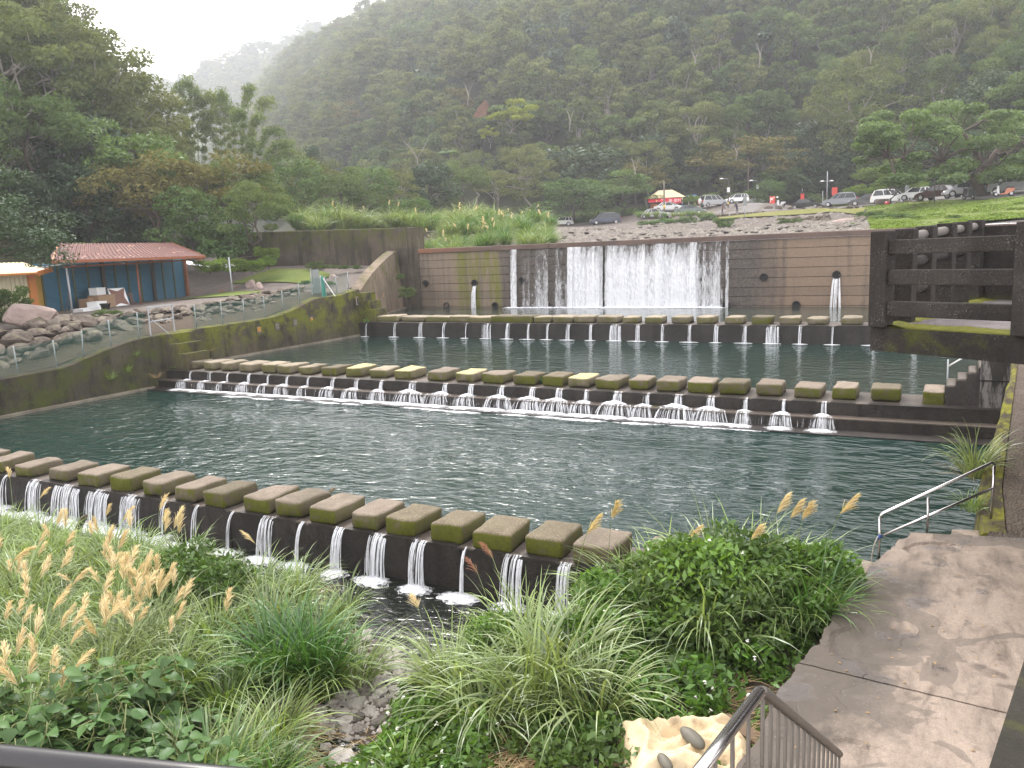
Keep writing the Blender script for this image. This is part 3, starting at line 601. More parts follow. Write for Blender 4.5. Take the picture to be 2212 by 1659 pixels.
# lower storey that fills the gaps between the trunks, and the trees farther up
Xu, Yu = scatter(HR, hillR, 7.5, (-420, 230), (70, 720)); Xv, Yv = scatter(HLp, hillL, 4.2, (-200, -50), (0, 170)); Xu = np.concatenate([Xu, Xv]); Yu = np.concatenate([Yu, Yv]); Zu = landz(Xu, Yu); ok = visible(Xu, Yu, Zu, 5)
for x, y, z in zip(Xu[ok], Yu[ok], Zu[ok]): stuff.append((x, y, z-.5, int(RNG.choice([2, 5, 4, 5, 0])), RNG.uniform(.35, .6), RNG.uniform(0, 6.28)))
for rd in RIDGES:
    for v in rd[RNG.choice(len(rd), 700)]: stuff.append((v[0], v[1], v[2]-3, int(RNG.choice([0, 2, 4, 5])), RNG.uniform(.9, 1.7), RNG.uniform(0, 6.28)))
def gn_scatter(name, pts, protos):
    """one object that repeats crowns over many points (a far-off wood nobody could count)"""
    me = bpy.data.meshes.new(name); P = np.array([p[:3] for p in pts], np.float32); me.vertices.add(len(P)); me.vertices.foreach_set('co', P.ravel())
    for nm, ty, c in (('idx', 'INT', 3), ('scl', 'FLOAT', 4), ('rot', 'FLOAT', 5)):
        a = me.attributes.new(nm, ty, 'POINT'); a.data.foreach_set('value', np.array([p[c] for p in pts], np.int32 if ty == 'INT' else np.float32))
    o = kind(link(me), 'stuff'); g = bpy.data.node_groups.new(name, 'GeometryNodeTree')
    g.interface.new_socket('Geometry', in_out='INPUT', socket_type='NodeSocketGeometry'); g.interface.new_socket('Geometry', in_out='OUTPUT', socket_type='NodeSocketGeometry')
    nn = lambda ty, **kw: [(x := g.nodes.new(ty)), [setattr(x, k, v) for k, v in kw.items()]][0]
    gi = nn('NodeGroupInput'); go = nn('NodeGroupOutput'); ip = nn('GeometryNodeInstanceOnPoints'); jn = nn('GeometryNodeJoinGeometry')
    for ob in reversed(protos):
        oi = nn('GeometryNodeObjectInfo', transform_space='ORIGINAL'); oi.inputs['Object'].default_value = ob; oi.inputs['As Instance'].default_value = True; g.links.new(oi.outputs['Geometry'], jn.inputs[0])
    def at(nm, ty):
        a = nn('GeometryNodeInputNamedAttribute', data_type=ty); a.inputs['Name'].default_value = nm; return a.outputs['Attribute']
    g.links.new(gi.outputs[0], ip.inputs['Points']); g.links.new(jn.outputs[0], ip.inputs['Instance']); ip.inputs['Pick Instance'].default_value = True
    g.links.new(at('idx', 'INT'), ip.inputs['Instance Index']); g.links.new(at('scl', 'FLOAT'), ip.inputs['Scale'])
    cx = nn('ShaderNodeCombineXYZ'); g.links.new(at('rot', 'FLOAT'), cx.inputs[2]); g.links.new(cx.outputs[0], ip.inputs['Rotation'])
    g.links.new(ip.outputs[0], go.inputs[0]); md = o.modifiers.new('scatter', 'NODES'); md.node_group = g; return o
print('individual hill trees', min(N_TREES, len(order)), 'in the mass', len(stuff))
HILLP = []
for k in hk:                                    # one crown of each kind, found among the planted trees
    ob = next((c for o in COL.objects if o.name.startswith('hillside_tree') for c in o.children if c.data == PROTO[k][0]), None)
    if ob is None:
        i = order[min(len(order)-1, N_TREES+5+len(HILLP))]; q = plant_tree(k, X[i]+3, Y[i]+3, float(landz(X[i]+3, Y[i]+3)), PROTO[k][2], hill_label(k, px[i], py[i], w[i], left[i]), 'trees of the left slope' if left[i] else 'trees of the far mountainside', 'hillside_tree'); ob = q.children[0]
    HILLP.append(ob)
gn_scatter('woodland', stuff, HILLP)
# ------------------------------------------------------------ stone-like blocks
def block_mesh(name, mat, seed, lx=1, ly=1, lz=1, bev=.07, rough=.015, cuts=3):
    bm = bmesh.new(); bmesh.ops.create_cube(bm, size=1.0); bmesh.ops.scale(bm, vec=(lx, ly, lz), verts=bm.verts)
    bmesh.ops.bevel(bm, geom=list(bm.edges), offset=bev, segments=2, affect='EDGES', profile=.6)
    bmesh.ops.subdivide_edges(bm, edges=[e for e in bm.edges if e.calc_length() > .3], cuts=cuts, use_grid_fill=True)
    for v in bm.verts:
        n = mnoise.noise_vector(v.co*2.2+Vector((seed*7.1, seed, 0)))*rough*2.2+mnoise.noise_vector(v.co*8+Vector((seed, 3, 0)))*rough
        c_ = mnoise.noise(v.co*1.7+Vector((seed*2.7, 4, seed))); e_ = sum(abs(q_) > s_*.40 for q_, s_ in ((v.co.x, lx), (v.co.y, ly), (v.co.z, lz)))
        if e_ >= 2 and c_ > .12 and lz < .5: v.co *= 1-min(.06, (c_-.12)*.22)      # chipped edges
        v.co += n; v.co.z += lz*.5
    me = bpy.data.meshes.new(name); bm.to_mesh(me); bm.free(); me.materials.append(mat)
    for p in me.polygons: p.use_smooth = True
    return me
def rock_mesh(name, mat, seed, sub=2, flat=.7, amp=.32):
    bm = bmesh.new(); bmesh.ops.create_icosphere(bm, subdivisions=sub, radius=.5); rg = random.Random(seed)
    pl = [(Vector((rg.gauss(0, 1), rg.gauss(0, 1), rg.gauss(0, .8))).normalized(), rg.uniform(.27, .42)) for _ in range(9)]
    for v in bm.verts:
        for n, d in pl:                      # knock flats off the sphere: broken faces
            e = v.co.dot(n)-d
            if e > 0: v.co -= n*e*.9
        v.co *= 1+amp*.5*mnoise.noise(v.co*2.5+Vector((seed*3.3, 0, seed))); v.co.z *= flat
    lo = min(v.co.z for v in bm.verts)
    for v in bm.verts: v.co.z -= lo+.06
    me = bpy.data.meshes.new(name); bm.to_mesh(me); bm.free(); me.materials.append(mat); return me
ROCKS = [rock_mesh('rock', M['rock'], s, 2) for s in range(8)]; RIVER = [rock_mesh('rock', M['rock_river'], 20+s, 2, .55) for s in range(6)]
PEB = [rock_mesh('pebble', M['rock_pale'], 40+s, 1, .6, .2) for s in range(4)]
def put(me, parent, loc, sc, rz=None, name=None, tilt=.2):
    o = link(me, parent, None, None, name); b = parent.location if parent is not None else Vector((0, 0, 0))
    o.location = Vector(loc)-b; o.scale = sc if hasattr(sc, '__len__') else (sc, sc, sc); o.rotation_euler = (RNG.uniform(-tilt, tilt), RNG.uniform(-tilt, tilt), RNG.uniform(0, 6.28) if rz is None else rz); return o
def text_mesh(name, body, size, mat, depth=.008):
    c = bpy.data.curves.new('lettering', 'FONT'); c.body = body; c.size = size; c.extrude = depth; c.align_x = 'CENTER'; c.align_y = 'CENTER'; c.resolution_u = 2
    o = bpy.data.objects.new('lettering', c); COL.objects.link(o); dg = bpy.context.evaluated_depsgraph_get()
    me = bpy.data.meshes.new_from_object(o.evaluated_get(dg)); bpy.data.objects.remove(o); bpy.data.curves.remove(c); me.name = name; me.materials.clear(); me.materials.append(mat); return me
def frame(x_axis, y_axis, loc):
    x_ = Vector(x_axis).normalized(); y_ = Vector(y_axis); y_ = (y_-x_*x_.dot(y_)).normalized(); n = x_.cross(y_); return Matrix(((x_[0], y_[0], n[0], loc[0]), (x_[1], y_[1], n[1], loc[1]), (x_[2], y_[2], n[2], loc[2]), (0, 0, 0, 1)))

# ------------------------------------------------------------ the big dam
YD = 49.4; DX0, DX1 = -33.9, 6.0; CREST = 5.68
dam = thing('dam', 'tall stained concrete dam with a waterfall in its middle and rows of drain pipes', 'dam', (-14, YD, 1.2))
MB().box((DX0, YD+.03, .6), (DX1, YD+.9, 5.37)).obj('wall_core', M['weir'], dam)
cz = [.9, 1.55, 2.1, 2.63, 3.18, 3.73, 4.28, 4.83, 5.37]
for a, b in zip(cz[:-1], cz[1:]):
    mb = MB(); n = 40; xs = np.linspace(DX0, DX1, n); j = RNG.normal(0, .006, n)
    P = []
    for i, x in enumerate(xs): P += [(x, YD+.03, a+.006), (x, YD+j[i], a+.028+abs(RNG.normal(0, .006))), (x, YD+j[i]*.5, b-.022-abs(RNG.normal(0, .005))), (x, YD+.03, b-.006)]
    mb.add(P, [(4*i+k, 4*i+4+k, 4*i+5+k, 4*i+1+k) for i in range(n-1) for k in range(3)]); mb.obj('concrete_course', M['dam'], dam)
capx = [DX0, py_(1187, 540, YD).x, py_(1302, 540, YD).x, DX1]
for a, b in zip(capx[:-1], capx[1:]):
    MB().prism([(YD-.12, 5.375), (YD-.12, 5.66), (YD-.09, CREST), (YD+1.0, CREST), (YD+1.0, 5.375)], a+.012, b-.012, 'x').obj('coping', M['dam_cap'], dam)
for px__ in (1305.5,):
    x = py_(px__, 600, YD-.2).x; MB().box((x-.07, YD-.2, .9), (x+.07, YD-.002, 5.37)).obj('pilaster', M['weir'], dam)
pipes = [(919, 612), (1024.6, 611), (1126, 606), (1244, 608.6), (1370, 608), (1509, 602), (1649.7, 599), (1807, 593.6), (964, 660), (1069, 660), (1182, 660), (1300, 660), (1568, 658.6), (1719.7, 658.6)]
for a, b in pipes:
    c = py_(a, b, YD-.08); mb = MB(); n = 14; V = []
    for r_, y in ((.23, YD+.02), (.23, YD-.13), (.19, YD-.13), (.19, YD-.005)): V += [(c.x+r_*math.cos(k*2*math.pi/n), y, c.z+r_*math.sin(k*2*math.pi/n)) for k in range(n)]
    mb.add(V, [(q*n+k, q*n+(k+1) % n, (q+1)*n+(k+1) % n, (q+1)*n+k) for q in range(3) for k in range(n)], 0, True)
    mb.add(V[-n:], [tuple(range(n))], 1); mb.obj('drain_pipe', [M['weir'], M['dark']], dam)
rw = thing('retaining_wall', 'high brown retaining wall with a mossy top left of the dam', 'wall', (-40, YD, 4))
xs = np.linspace(-52, DX0-.02, 30)
mb = MB(); P = []
for x in xs: zt = 7.22+(-33.9-x)*.022+RNG.normal(0, .012); P += [(x, YD-.02, .8), (x, YD-.02, zt-.05), (x, YD+.03, zt), (x, YD+.75, zt), (x, YD+.75, .8)]
mb.add(P, [(5*i+k, 5*i+5+k, 5*i+6+k, 5*i+1+k) for i in range(29) for k in range(4)]); mb.add(P[-5:], [(0, 1, 2, 3, 4)]); mb.obj('wall_face', M['retaining'], rw)
for z in (3.6, 4.7, 5.8, 6.7): MB().box((-52, YD-.045, z), (DX0-.04, YD-.021, z+.9 if z < 6 else 7.1)).obj('concrete_course', M['retaining'], rw)
MB().box((DX0-1.5, YD-.14, 1.0), (DX0-.9, YD-.047, 7.24)).obj('buttress', M['retaining'], rw)
# wing wall with a sloping, mossy shoulder
A = Vector((XL, 39.2, 0)); B = Vector((-35.75, YD-.06, 0)); dv = (B-A).normalized(); nrm = Vector((dv.y, -dv.x, 0))
if nrm.x < 0: nrm = -nrm
wing = thing('wing_wall', 'sloping concrete wing wall with a mossy shoulder at the dam', 'wall', (A.x, A.y, 1))
mb = MB(); P = []; ts = [0, .06, .1, .2, .35, .5, .65, .8, .9, .97, 1.0]; tz = [3.3, 3.42, 3.55, 3.9, 4.35, 4.72, 5.05, 5.35, 5.52, 5.6, 5.6]
Lw = (B-A).length
for t_, z in zip(ts, tz):
    c = A+dv*Lw*t_; f = c+nrm*.0; b = c-nrm*.62; o = c+nrm*(.22+.06*(z-3))
    P += [(o.x, o.y, .8), (f.x, f.y, z), (b.x, b.y, z+.04), (b.x, b.y, .8)]
mb.add(P, [(4*i+k, 4*i+4+k, 4*i+5+k, 4*i+1+k) for i in range(len(ts)-1) for k in range(3)]); mb.add(P[:4], [(0, 1, 2, 3)]); mb.obj('wall_face', M['wing'], wing)
mb = MB(); a = A+nrm*.24; b = B+nrm*.42
mb.beam((a.x, a.y, 1.42), (b.x, b.y, 1.42), .24, .3).obj('footing', M['footing'], wing)
# long left bank wall
bw = thing('bank_wall', 'long mossy concrete bank wall along the left side of the pools', 'wall', (XL, 24, 0))
def wall_run(y0, y1, n, mat, name, zb, batter=.085):
    mb = MB(); P = []
    for y in np.linspace(y0, y1, n):
        zt = float(wall_top(y)); P += [(XL+batter*(zt-zb), y, zb), (XL+.015, y, zt-.02), (XL-.02, y, zt), (XL-.55, y, zt+.02), (XL-.55, y, zt-1)]
    mb.add(P, [(5*i+k, 5*i+5+k, 5*i+6+k, 5*i+1+k) for i in range(n-1) for k in range(4)]); mb.add(P[:5], [(0, 1, 2, 3, 4)]); mb.add(P[-5:], [(0, 1, 2, 3, 4)])
    return mb.obj(name, mat, bw)
wall_run(2, 25.0, 50, M['bank_wall_low'], 'wall_face', -1.5); wall_run(25.02, 39.25, 40, M['bank_wall'], 'wall_face', -.4)
MB().box((XL+.05, 12, -.3), (XL+.33, 24.2, .10)).obj('footing', M['footing'], bw); MB().box((XL+.02, 26.9, .3), (XL+.3, 38.7, .80)).obj('footing', M['footing'], bw)
def side_steps(nm, label, y0, y1, tops, x0, run):
    t_ = thing(nm, label, 'steps', (XL, y0, tops[-1]))
    for i, z in enumerate(tops):
        mb = MB(); x1 = x0+run*(i+1); P = [(XL-.05+.01*i, y0+.012*i), (x1, y0+.03+.012*i), (x1+.03, y1-.012*i), (XL-.05+.01*i, y1-.012*i)]
        mb.hexa([(a, b, tops[-1]-1.2-.01*i) for a, b in P]+[(a, b, z) for a, b in P]); mb.obj('step', M['bank_wall'], t_)
    return t_
side_steps('bank_steps', 'mossy concrete steps on the left bank at the middle weir', 25.05, 26.5, (2.31, 1.88, 1.44), XL+.05, .42)
side_steps('bank_steps', 'concrete steps on the left bank at the upper weir', 38.9, 40.1, (3.22, 2.75, 2.25), XL+.12, .38)
# painted character tablets on the wall
def tablet(px_, py__, ch, worn, plane, label):
    d = ray(px_, py__); o = Vector((0, 0, EYE)); d = Vector(d)
    if plane == 'bank': n = Vector((1, 0, .085)).normalized(); p0 = Vector((XL+.03, 0, 2.3)); xa = (0, 1, 0)
    else: n = (nrm+Vector((0, 0, .12))).normalized(); p0 = A+nrm*.05+Vector((0, 0, 3.3)); xa = dv
    t_ = (p0-o).dot(n)/d.dot(n); c = o+d*t_+n*.015
    q = thing('stone_tablet', label, 'plaque', (0, 0, 0), 0, 'character plaques along the left wall'); q.matrix_world = frame(xa, (0, 0, 1), c)
    rim = MB().box((-.19, -.24, -.03), (.19, .24, .012)).mesh('rim', M['tablet_rim'] if plane != 'bank' else M['bank_wall']); link(rim, q)
    link(MB().box((-.145, -.195, .0125), (.145, .195, .022)).mesh('plate', M['tablet_worn' if worn else 'tablet']), q)
    if ch: tm = link(text_mesh('character', ch, .29, M['gold_ink' if worn < 2 else 'tablet_rim'], .004), q); tm.location = (0, 0, .027)
for a in ((827, 640.6, '注', 0, 'wing', 'white-rimmed black plaque with a gold character nearest the dam'), (800, 646, '意', 0, 'wing', 'white-rimmed black plaque with a gold character, second from the dam'), (771.5, 650, None, 0, 'wing', 'small dark blank plaque beside the upper bank steps'),
          (672.6, 690.5, '水', 1, 'bank', 'weathered plaque with a clear gold character right of the blank one'), (636.6, 697, '深', 2, 'bank', 'faded plaque whose character has almost worn off, third along the mossy wall'), (598, 705, '危', 2, 'bank', 'bleached grey plaque with a pale character'), (559, 712.6, '險', 1, 'bank', 'gold character plaque nearest the middle weir')): tablet(*a)

# ------------------------------------------------------------ weirs and their stepping stones
def rounded_block(mb, x0, x1, y0, y1, zb, zt, r):
    P = [(x0, zb), (x0, zt-r), (x0+r*.3, zt-r*.4), (x0+r, zt), (x1-r, zt), (x1-r*.3, zt-r*.4), (x1, zt-r), (x1, zb)]
    mb.prism(P, y0, y1, 'y'); return mb
ROW3 = [(-24.5, .62), (-23.3, .62), (-21.96, .58), (-20.64, .70), (-19.38, .66), (-18.14, .62), (-16.95, .62), (-15.8, .6), (-14.8, .62), (-13.61, .64), (-12.69, .65), (-11.72, .64), (-10.66, .6), (-9.74, .64), (-8.67, .62), (-7.73, .70), (-6.68, .66), (-5.68, .68), (-4.5, .66), (-3.4, .66)]
ROW3 = [(-29.4, .62), (-28.2, .6), (-27, .64), (-25.8, .62)]+ROW3
ROW2 = [(-30.93, 1.0), (-29.29, .62), (-28.21, .6), (-27.1, .72), (-25.87, .72), (-24.88, .68), (-23.75, .62), (-22.56, .68), (-21.29, .66), (-20.17, .7), (-18.9, .7), (-17.34, .74), (-16.13, .7), (-15.01, .78), (-13.72, .78), (-12.57, .7), (-11.58, .68), (-10.55, .72), (-9.45, .62), (-8.45, .68), (-7.47, .76), (-6.44, .76), (-5.31, .7), (-4.15, .7), (-3.08, .6), (-2.04, .7)]
q7 = [(20, 110), (139, 238), (257, 356), (362, 460), (462, 555), (555, 640), (648, 735), (741, 822), (828, 900), (916, 990), (1004, 1085), (1107, 1190)]
q8 = [(0, 70), (118, 195), (247, 330), (375, 455), (518, 600), (650, 740), (788, 880), (930, 1020), (1100, 1195)]
ROW1 = [(py_(740.6+a*.4968, 695, 39.2).x, py_(740.6+b*.4968, 695, 39.2).x) for a, b in q7]+[(py_(1344+a*.432, 702, 39.2).x, py_(1344+b*.432, 702, 39.2).x) for a, b in q8]
ROW1 = [(a, (b-a)*.97) for a, b in ROW1]+[(-2.5, .74), (-1.2, .74)]
def weir(nm, label, row, y0, depth, zt, zb, xa, xb, blk, lip=.05, treads=(), ):
    t_ = thing(nm, label, 'weir', ((xa+xb)/2, y0, zb))
    MB().box((xa, y0+.05, zb), (xb, y0+depth, zt)).obj('sill', M['weir_top'], t_)
    gaps = [xa]+[(row[i][0]+row[i][1]+row[i+1][0])/2 for i in range(len(row)-1)]+[xb]; base = MB().mesh
    for i in range(len(gaps)-1):
        w = .07+.07*RNG.uniform(); a = gaps[i]+w; b = gaps[i+1]-w
        mb = MB(); rounded_block(mb, a, b, y0-.004*RNG.uniform(), y0+.26, blk, zt+lip-.01*RNG.uniform(), .11); mb.obj('block', M['weir'], t_)
    MB().box((xa+.01, y0+.02, zb+.01), (xb-.01, y0+.049, zt-.02)).obj('face', M['weir'], t_)
    for k, (ya, yb, z0, z1) in enumerate(treads): MB().box((xa-.02*k-.02, ya, z0), (xb+.02*k+.02, yb, z1)).obj('tread', M['weir_top'] if k == 0 else M['weir'], t_); MB().box((xa-.02*k-.01, ya-.012, z0), (xb+.02*k+.01, ya-.001, z1-.03)).obj('riser', M['weir'], t_)
    return t_, gaps
w3, G3 = weir('weir', 'near dark weir wall carrying the closest row of stepping stones', ROW3, 12.4, 1.25, .008, -1.6, -31.2, -2.4, -1.5, .03)
w2, G2 = weir('weir', 'middle weir of two wet steps carrying twenty-six stepping stones', ROW2, 24.95, 1.95, .70, -.6, -31.25, 1.35, .34, .022, ((24.5, 24.949, -.6, .34), (23.75, 24.48, -.6, .03)))
w1, G1 = weir('weir', 'upper weir below the dam with a row of pale stepping stones', ROW1, 38.76, 1.75, 1.496, -.2, -31.3, 1.0, .3, .03)
BL = {k: [block_mesh('stone_block', M[k], s*3+ii, .68, 1.02, .38, .065, .013, 5) for s in range(7)] for ii, k in enumerate(('stone', 'stone_moss', 'stone_lichen', 'stone_far'))}
def ordinal(i): return ('first second third fourth fifth sixth seventh eighth ninth tenth eleventh twelfth thirteenth fourteenth fifteenth sixteenth seventeenth eighteenth nineteenth twentieth twenty-first twenty-second twenty-third twenty-fourth twenty-fifth twenty-sixth twenty-seventh twenty-eighth').split()[i]
def row_of(row, y, z, ly, lz, pick, lab, grp):
    n = len(row)
    for i, (x, w) in enumerate(row):
        k = pick(i); o = link(BL[k][(i*5+i//3) % 7], None, (x+w/2, y+ly/2+RNG.normal(0, .03), z), None, 'stepping_stone')
        w *= 1.12; o.scale = (w/.68, ly/1.02*RNG.uniform(.94, 1.06), lz/.38*RNG.uniform(.93, 1.1)); o.rotation_euler = (RNG.normal(0, .008), RNG.normal(0, .012), RNG.normal(0, .03)+.01); tag(o, lab(i, n, k), 'stepping stone', grp)
pos3 = {27: 'half hidden by the right-hand bush', 26: 'partly behind the reed plumes'}
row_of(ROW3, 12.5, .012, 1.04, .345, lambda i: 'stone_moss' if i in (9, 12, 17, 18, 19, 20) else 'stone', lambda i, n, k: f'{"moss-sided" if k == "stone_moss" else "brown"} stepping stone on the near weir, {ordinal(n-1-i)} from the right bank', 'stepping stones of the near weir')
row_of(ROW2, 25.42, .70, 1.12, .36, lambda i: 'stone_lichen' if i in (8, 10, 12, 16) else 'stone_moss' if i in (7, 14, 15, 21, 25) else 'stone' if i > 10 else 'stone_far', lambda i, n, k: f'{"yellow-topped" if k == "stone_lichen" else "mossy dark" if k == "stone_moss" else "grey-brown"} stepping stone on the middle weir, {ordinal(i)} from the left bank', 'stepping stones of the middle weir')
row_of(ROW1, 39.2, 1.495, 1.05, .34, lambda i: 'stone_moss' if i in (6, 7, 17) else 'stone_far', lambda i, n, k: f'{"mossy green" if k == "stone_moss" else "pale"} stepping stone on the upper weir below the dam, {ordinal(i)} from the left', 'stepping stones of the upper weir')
# ------------------------------------------------------------ water
def pool(name, x0, x1, y0, y1, z, mat):
    return kind(link(grid_mesh(name, np.linspace(x0, x1, 12), np.linspace(y0, y1, 12), lambda x, y: x*0+z, M[mat])))
pool('pool_water', XL+.0, 1.3, 12.5, 24.52, 0.0, 'water_pool'); pool('pool_water', XL, 1.6, 25.1, 38.8, .695, 'water_mid'); pool('pool_water', -36.2, 4, 38.9, YD+.02, 1.49, 'water_upper')
pool('stream_water', -34, -1.6, -6, 12.45, -.82, 'water_stream')
kind(link(grid_mesh('pool_bottom', np.linspace(-36, 4, 6), np.linspace(12.6, 49.3, 12), lambda x, y: x*0-1.2, M['creek_bed'])))
def strands(x, w, yf, zt, zb, n, out, rg, spread=1.0, wid=.05, tone=(.45, .75)):
    """thin falling ribbons that leave the lip and curve down"""
    V = []; F = []; T = []; m = 7
    for i in range(n):
        u = rg.uniform(-.5, .5); wd = wid*rg.uniform(.2, .8); zb_ = zb+(zt-zb)*max(0, rg.normal(-.1, .25)) if rg.uniform() < .35 else zb; x0 = x+u*w; x1 = x+u*w*spread+rg.normal(0, .02); o = out*rg.uniform(.5, 1.25); tn_ = float(np.clip(rg.uniform(*tone), 0, .9)); z0 = zt+rg.uniform(-.01, .01); ze = zb_-.03; b = len(V)
        for k in range(m):
            s_ = k/(m-1); zz = z0+(ze-z0)*s_**1.5; yy = yf-o*(.15+.85*s_**.75)+.12*(1-s_)**3; xx = x0+(x1-x0)*s_
            V += [(xx-wd/2, yy, zz), (xx+wd/2, yy+rg.uniform(-.01, .01), zz)]
        for k in range(m-1): F.append((b+2*k, b+2*k+1, b+2*k+3, b+2*k+2)); T.append(tn_+.10*k/(m-2))
    return V, F, T
def foam_patch(cx, cy, z, rx, ry, rg, V, F, T, n=22, rings=4, hgt=.05, dens=.72):
    b = len(V); V.append((cx, cy, z+hgt))
    for r_ in range(1, rings+1):
        for k in range(n): a = 2*math.pi*k/n; f = r_/rings*(1+rg.uniform(-.16, .16)); V.append((cx+rx*f*math.cos(a), cy+ry*f*math.sin(a), z+.006+hgt*max(0, 1-f)*rg.uniform(.5, 1.3)))
    for k in range(n): F.append((b, b+1+k, b+1+(k+1) % n, b)); T.append(dens+.12)
    for r_ in range(rings-1):
        for k in range(n): F.append((b+1+r_*n+k, b+1+r_*n+(k+1) % n, b+1+(r_+1)*n+(k+1) % n, b+1+(r_+1)*n+k)); T.append(dens+.05-.13*r_)
def tri_ok(V, F, mat, name, T):
    me = bpy.data.meshes.new(name); me.from_pydata([tuple(v) for v in V], [], [tuple(dict.fromkeys(f)) for f in F]); a = me.attributes.new('tone', 'FLOAT', 'FACE'); a.data.foreach_set('value', np.array(T, np.float32)); me.materials.append(mat); return kind(link(me))
rg = np.random.default_rng(5)
def spouts(row, gaps, yf, zt, zb, wf, nn, out, skip=()):
    for i in range(1, len(gaps)-1):
        if i in skip: continue
        w = wf(i)
        V, F, T = strands(gaps[i], w, yf, zt, zb, int(2.4*nn*w/.2), out, rg, 1.12, .045); tri_ok(V, F, M['spout'], 'water_spout', T)
wide3 = {7: .5, 8: .95, 9: .75, 10: .7}
spouts(ROW3, G3, 12.38, .018, -.82, lambda i: wide3.get(i, rg.choice([.07, .12, .2, .34])*rg.uniform(.8, 1.2)), 6.5, .20)
spouts(ROW1, G1, 38.74, 1.505, .695, lambda i: rg.uniform(.07, .22) if i % 6 else .55, 5, .14)
V, F, T = [], [], []
for i in range(1, len(G3)-1): foam_patch(G3[i]+.05, 12.05, -.82, wide3.get(i, .34)+rg.uniform(0, .15), .28+.2*(i < 13), rg, V, F, T, 26, 4, .07)
for i in range(4, 12): foam_patch(G3[i]+.6, 11.95, -.82, .75, .2, rg, V, F, T, 26, 3, .03, .66)
for i in range(1, len(G1)-1): foam_patch(G1[i], 38.5, .695, rg.uniform(.28, .5), .17, rg, V, F, T, 20, 3, .03)
for i in range(1, len(G2)-2):                   # the middle weir: a short drop, a burst on the lower step, a fan into the pool
    big = (.95 if i > 9 else .6)*rg.uniform(.55, 1.2); x = G2[i]
    a, b, c = strands(x, .24*big, 24.94, .712, .36, int(15*big)+3, .06, rg, 1.15, .04); tri_ok(a, b, M['spout'], 'water_spout', c)
    a, b, c = strands(x+rg.normal(0, .06), .95*big, 24.49, .37, .03, int(52*big)+8, .10, rg, 1.35, .045, (.34, .68)); tri_ok(a, b, M['spout'], 'water_spout', c)
    foam_patch(x, 24.70, .345, .52*big, .19, rg, V, F, T, 28, 4, .13*big, .66); foam_patch(x, 24.1, .03, .75*big, .32, rg, V, F, T, 28, 4, .07*big, .7)
    if i < 12 or rg.uniform() < .4: foam_patch((x+G2[i+1])/2, 24.2, .03, .6, .2, rg, V, F, T, 24, 3, .02, .6)
    a, b, c = strands((x+G2[i+1])/2, .5, 24.49, .36, .03, 8, .06, rg, 1.0, .03, (.3, .5)); tri_ok(a, b, M['spout'], 'water_spout', c)
for x in np.arange(-26, -5, .9): foam_patch(x+rg.normal(0, .2), 23.72+rg.normal(0, .1), .0, .7, .2, rg, V, F, T, 24, 3, .015, .56)
tri_ok(V, F, M['foam'], 'foam', T)
def fall_sheet(p0, p1, dens, top=5.38, glassy=0.0):
    x0, x1 = py_(p0, 600, YD-.2).x, py_(p1, 600, YD-.2).x; n = max(2, int((x1-x0)/.16)+1); m = 26; zz = top-(top-1.49)*np.linspace(0, 1, m)**1.15
    for lay in range(2):
        V = []; F = []; T = []
        for x in np.linspace(x0, x1, n):
            b0 = rg.normal(0, .008)
            for k, z in enumerate(zz): h = (top-z)/(top-1.49); V.append((x+rg.normal(0, .008), YD-.10-.14*lay-.30*h**.6+b0+rg.normal(0, .004), z))
        for i in range(n-1):
            e = min(i, n-2-i)/max(1, (n-2)/2); d_ = rg.normal(0, .05)
            for k in range(m-1):
                h = (k+.5)/(m-1); F.append((i*m+k, i*m+k+1, (i+1)*m+k+1, (i+1)*m+k)); T.append(np.clip(dens+d_-.16*max(0, 1-e*5)*(x1-x0 > .8)+.16*h-(glassy*max(0, 1-h/.42)*(.3+.7*e))-.05*lay, 0, 1))
        tri_ok(V, F, M['fall'], 'waterfall', T)
for a in ((1106, 1117, .50), (1126, 1160, .26), (1155, 1190, .34), (1196, 1234, .32), (1228, 1250, .56), (1244, 1303, .58, 5.38, .20), (1308, 1440, .60, 5.38, .30), (1430, 1510, .57, 5.38, .26), (1490, 1563, .38, 5.38, .1), (1569, 1575, .36)): fall_sheet(*a)
for a, b, w_ in ((1024.6, 617, .2), (1807, 601, .34)):
    c = py_(a, b, YD-.15); p_, f_, t_ = strands(c.x, w_, YD-.14, c.z, 1.49, 34, .3, rg, 1.5, .06, (.5, .8)); tri_ok(p_, f_, M['spout'], 'water_spout', t_)
V, F, T = [], [], []
for x in np.arange(py_(1108, 660, YD).x, py_(1562, 660, YD).x, .5): foam_patch(x, YD-.55, 1.49, .55, .28, rg, V, F, T, 18, 3, .10, .74 if x > py_(1225, 660, YD).x else .58)
tri_ok(V, F, M['foam'], 'foam', T)
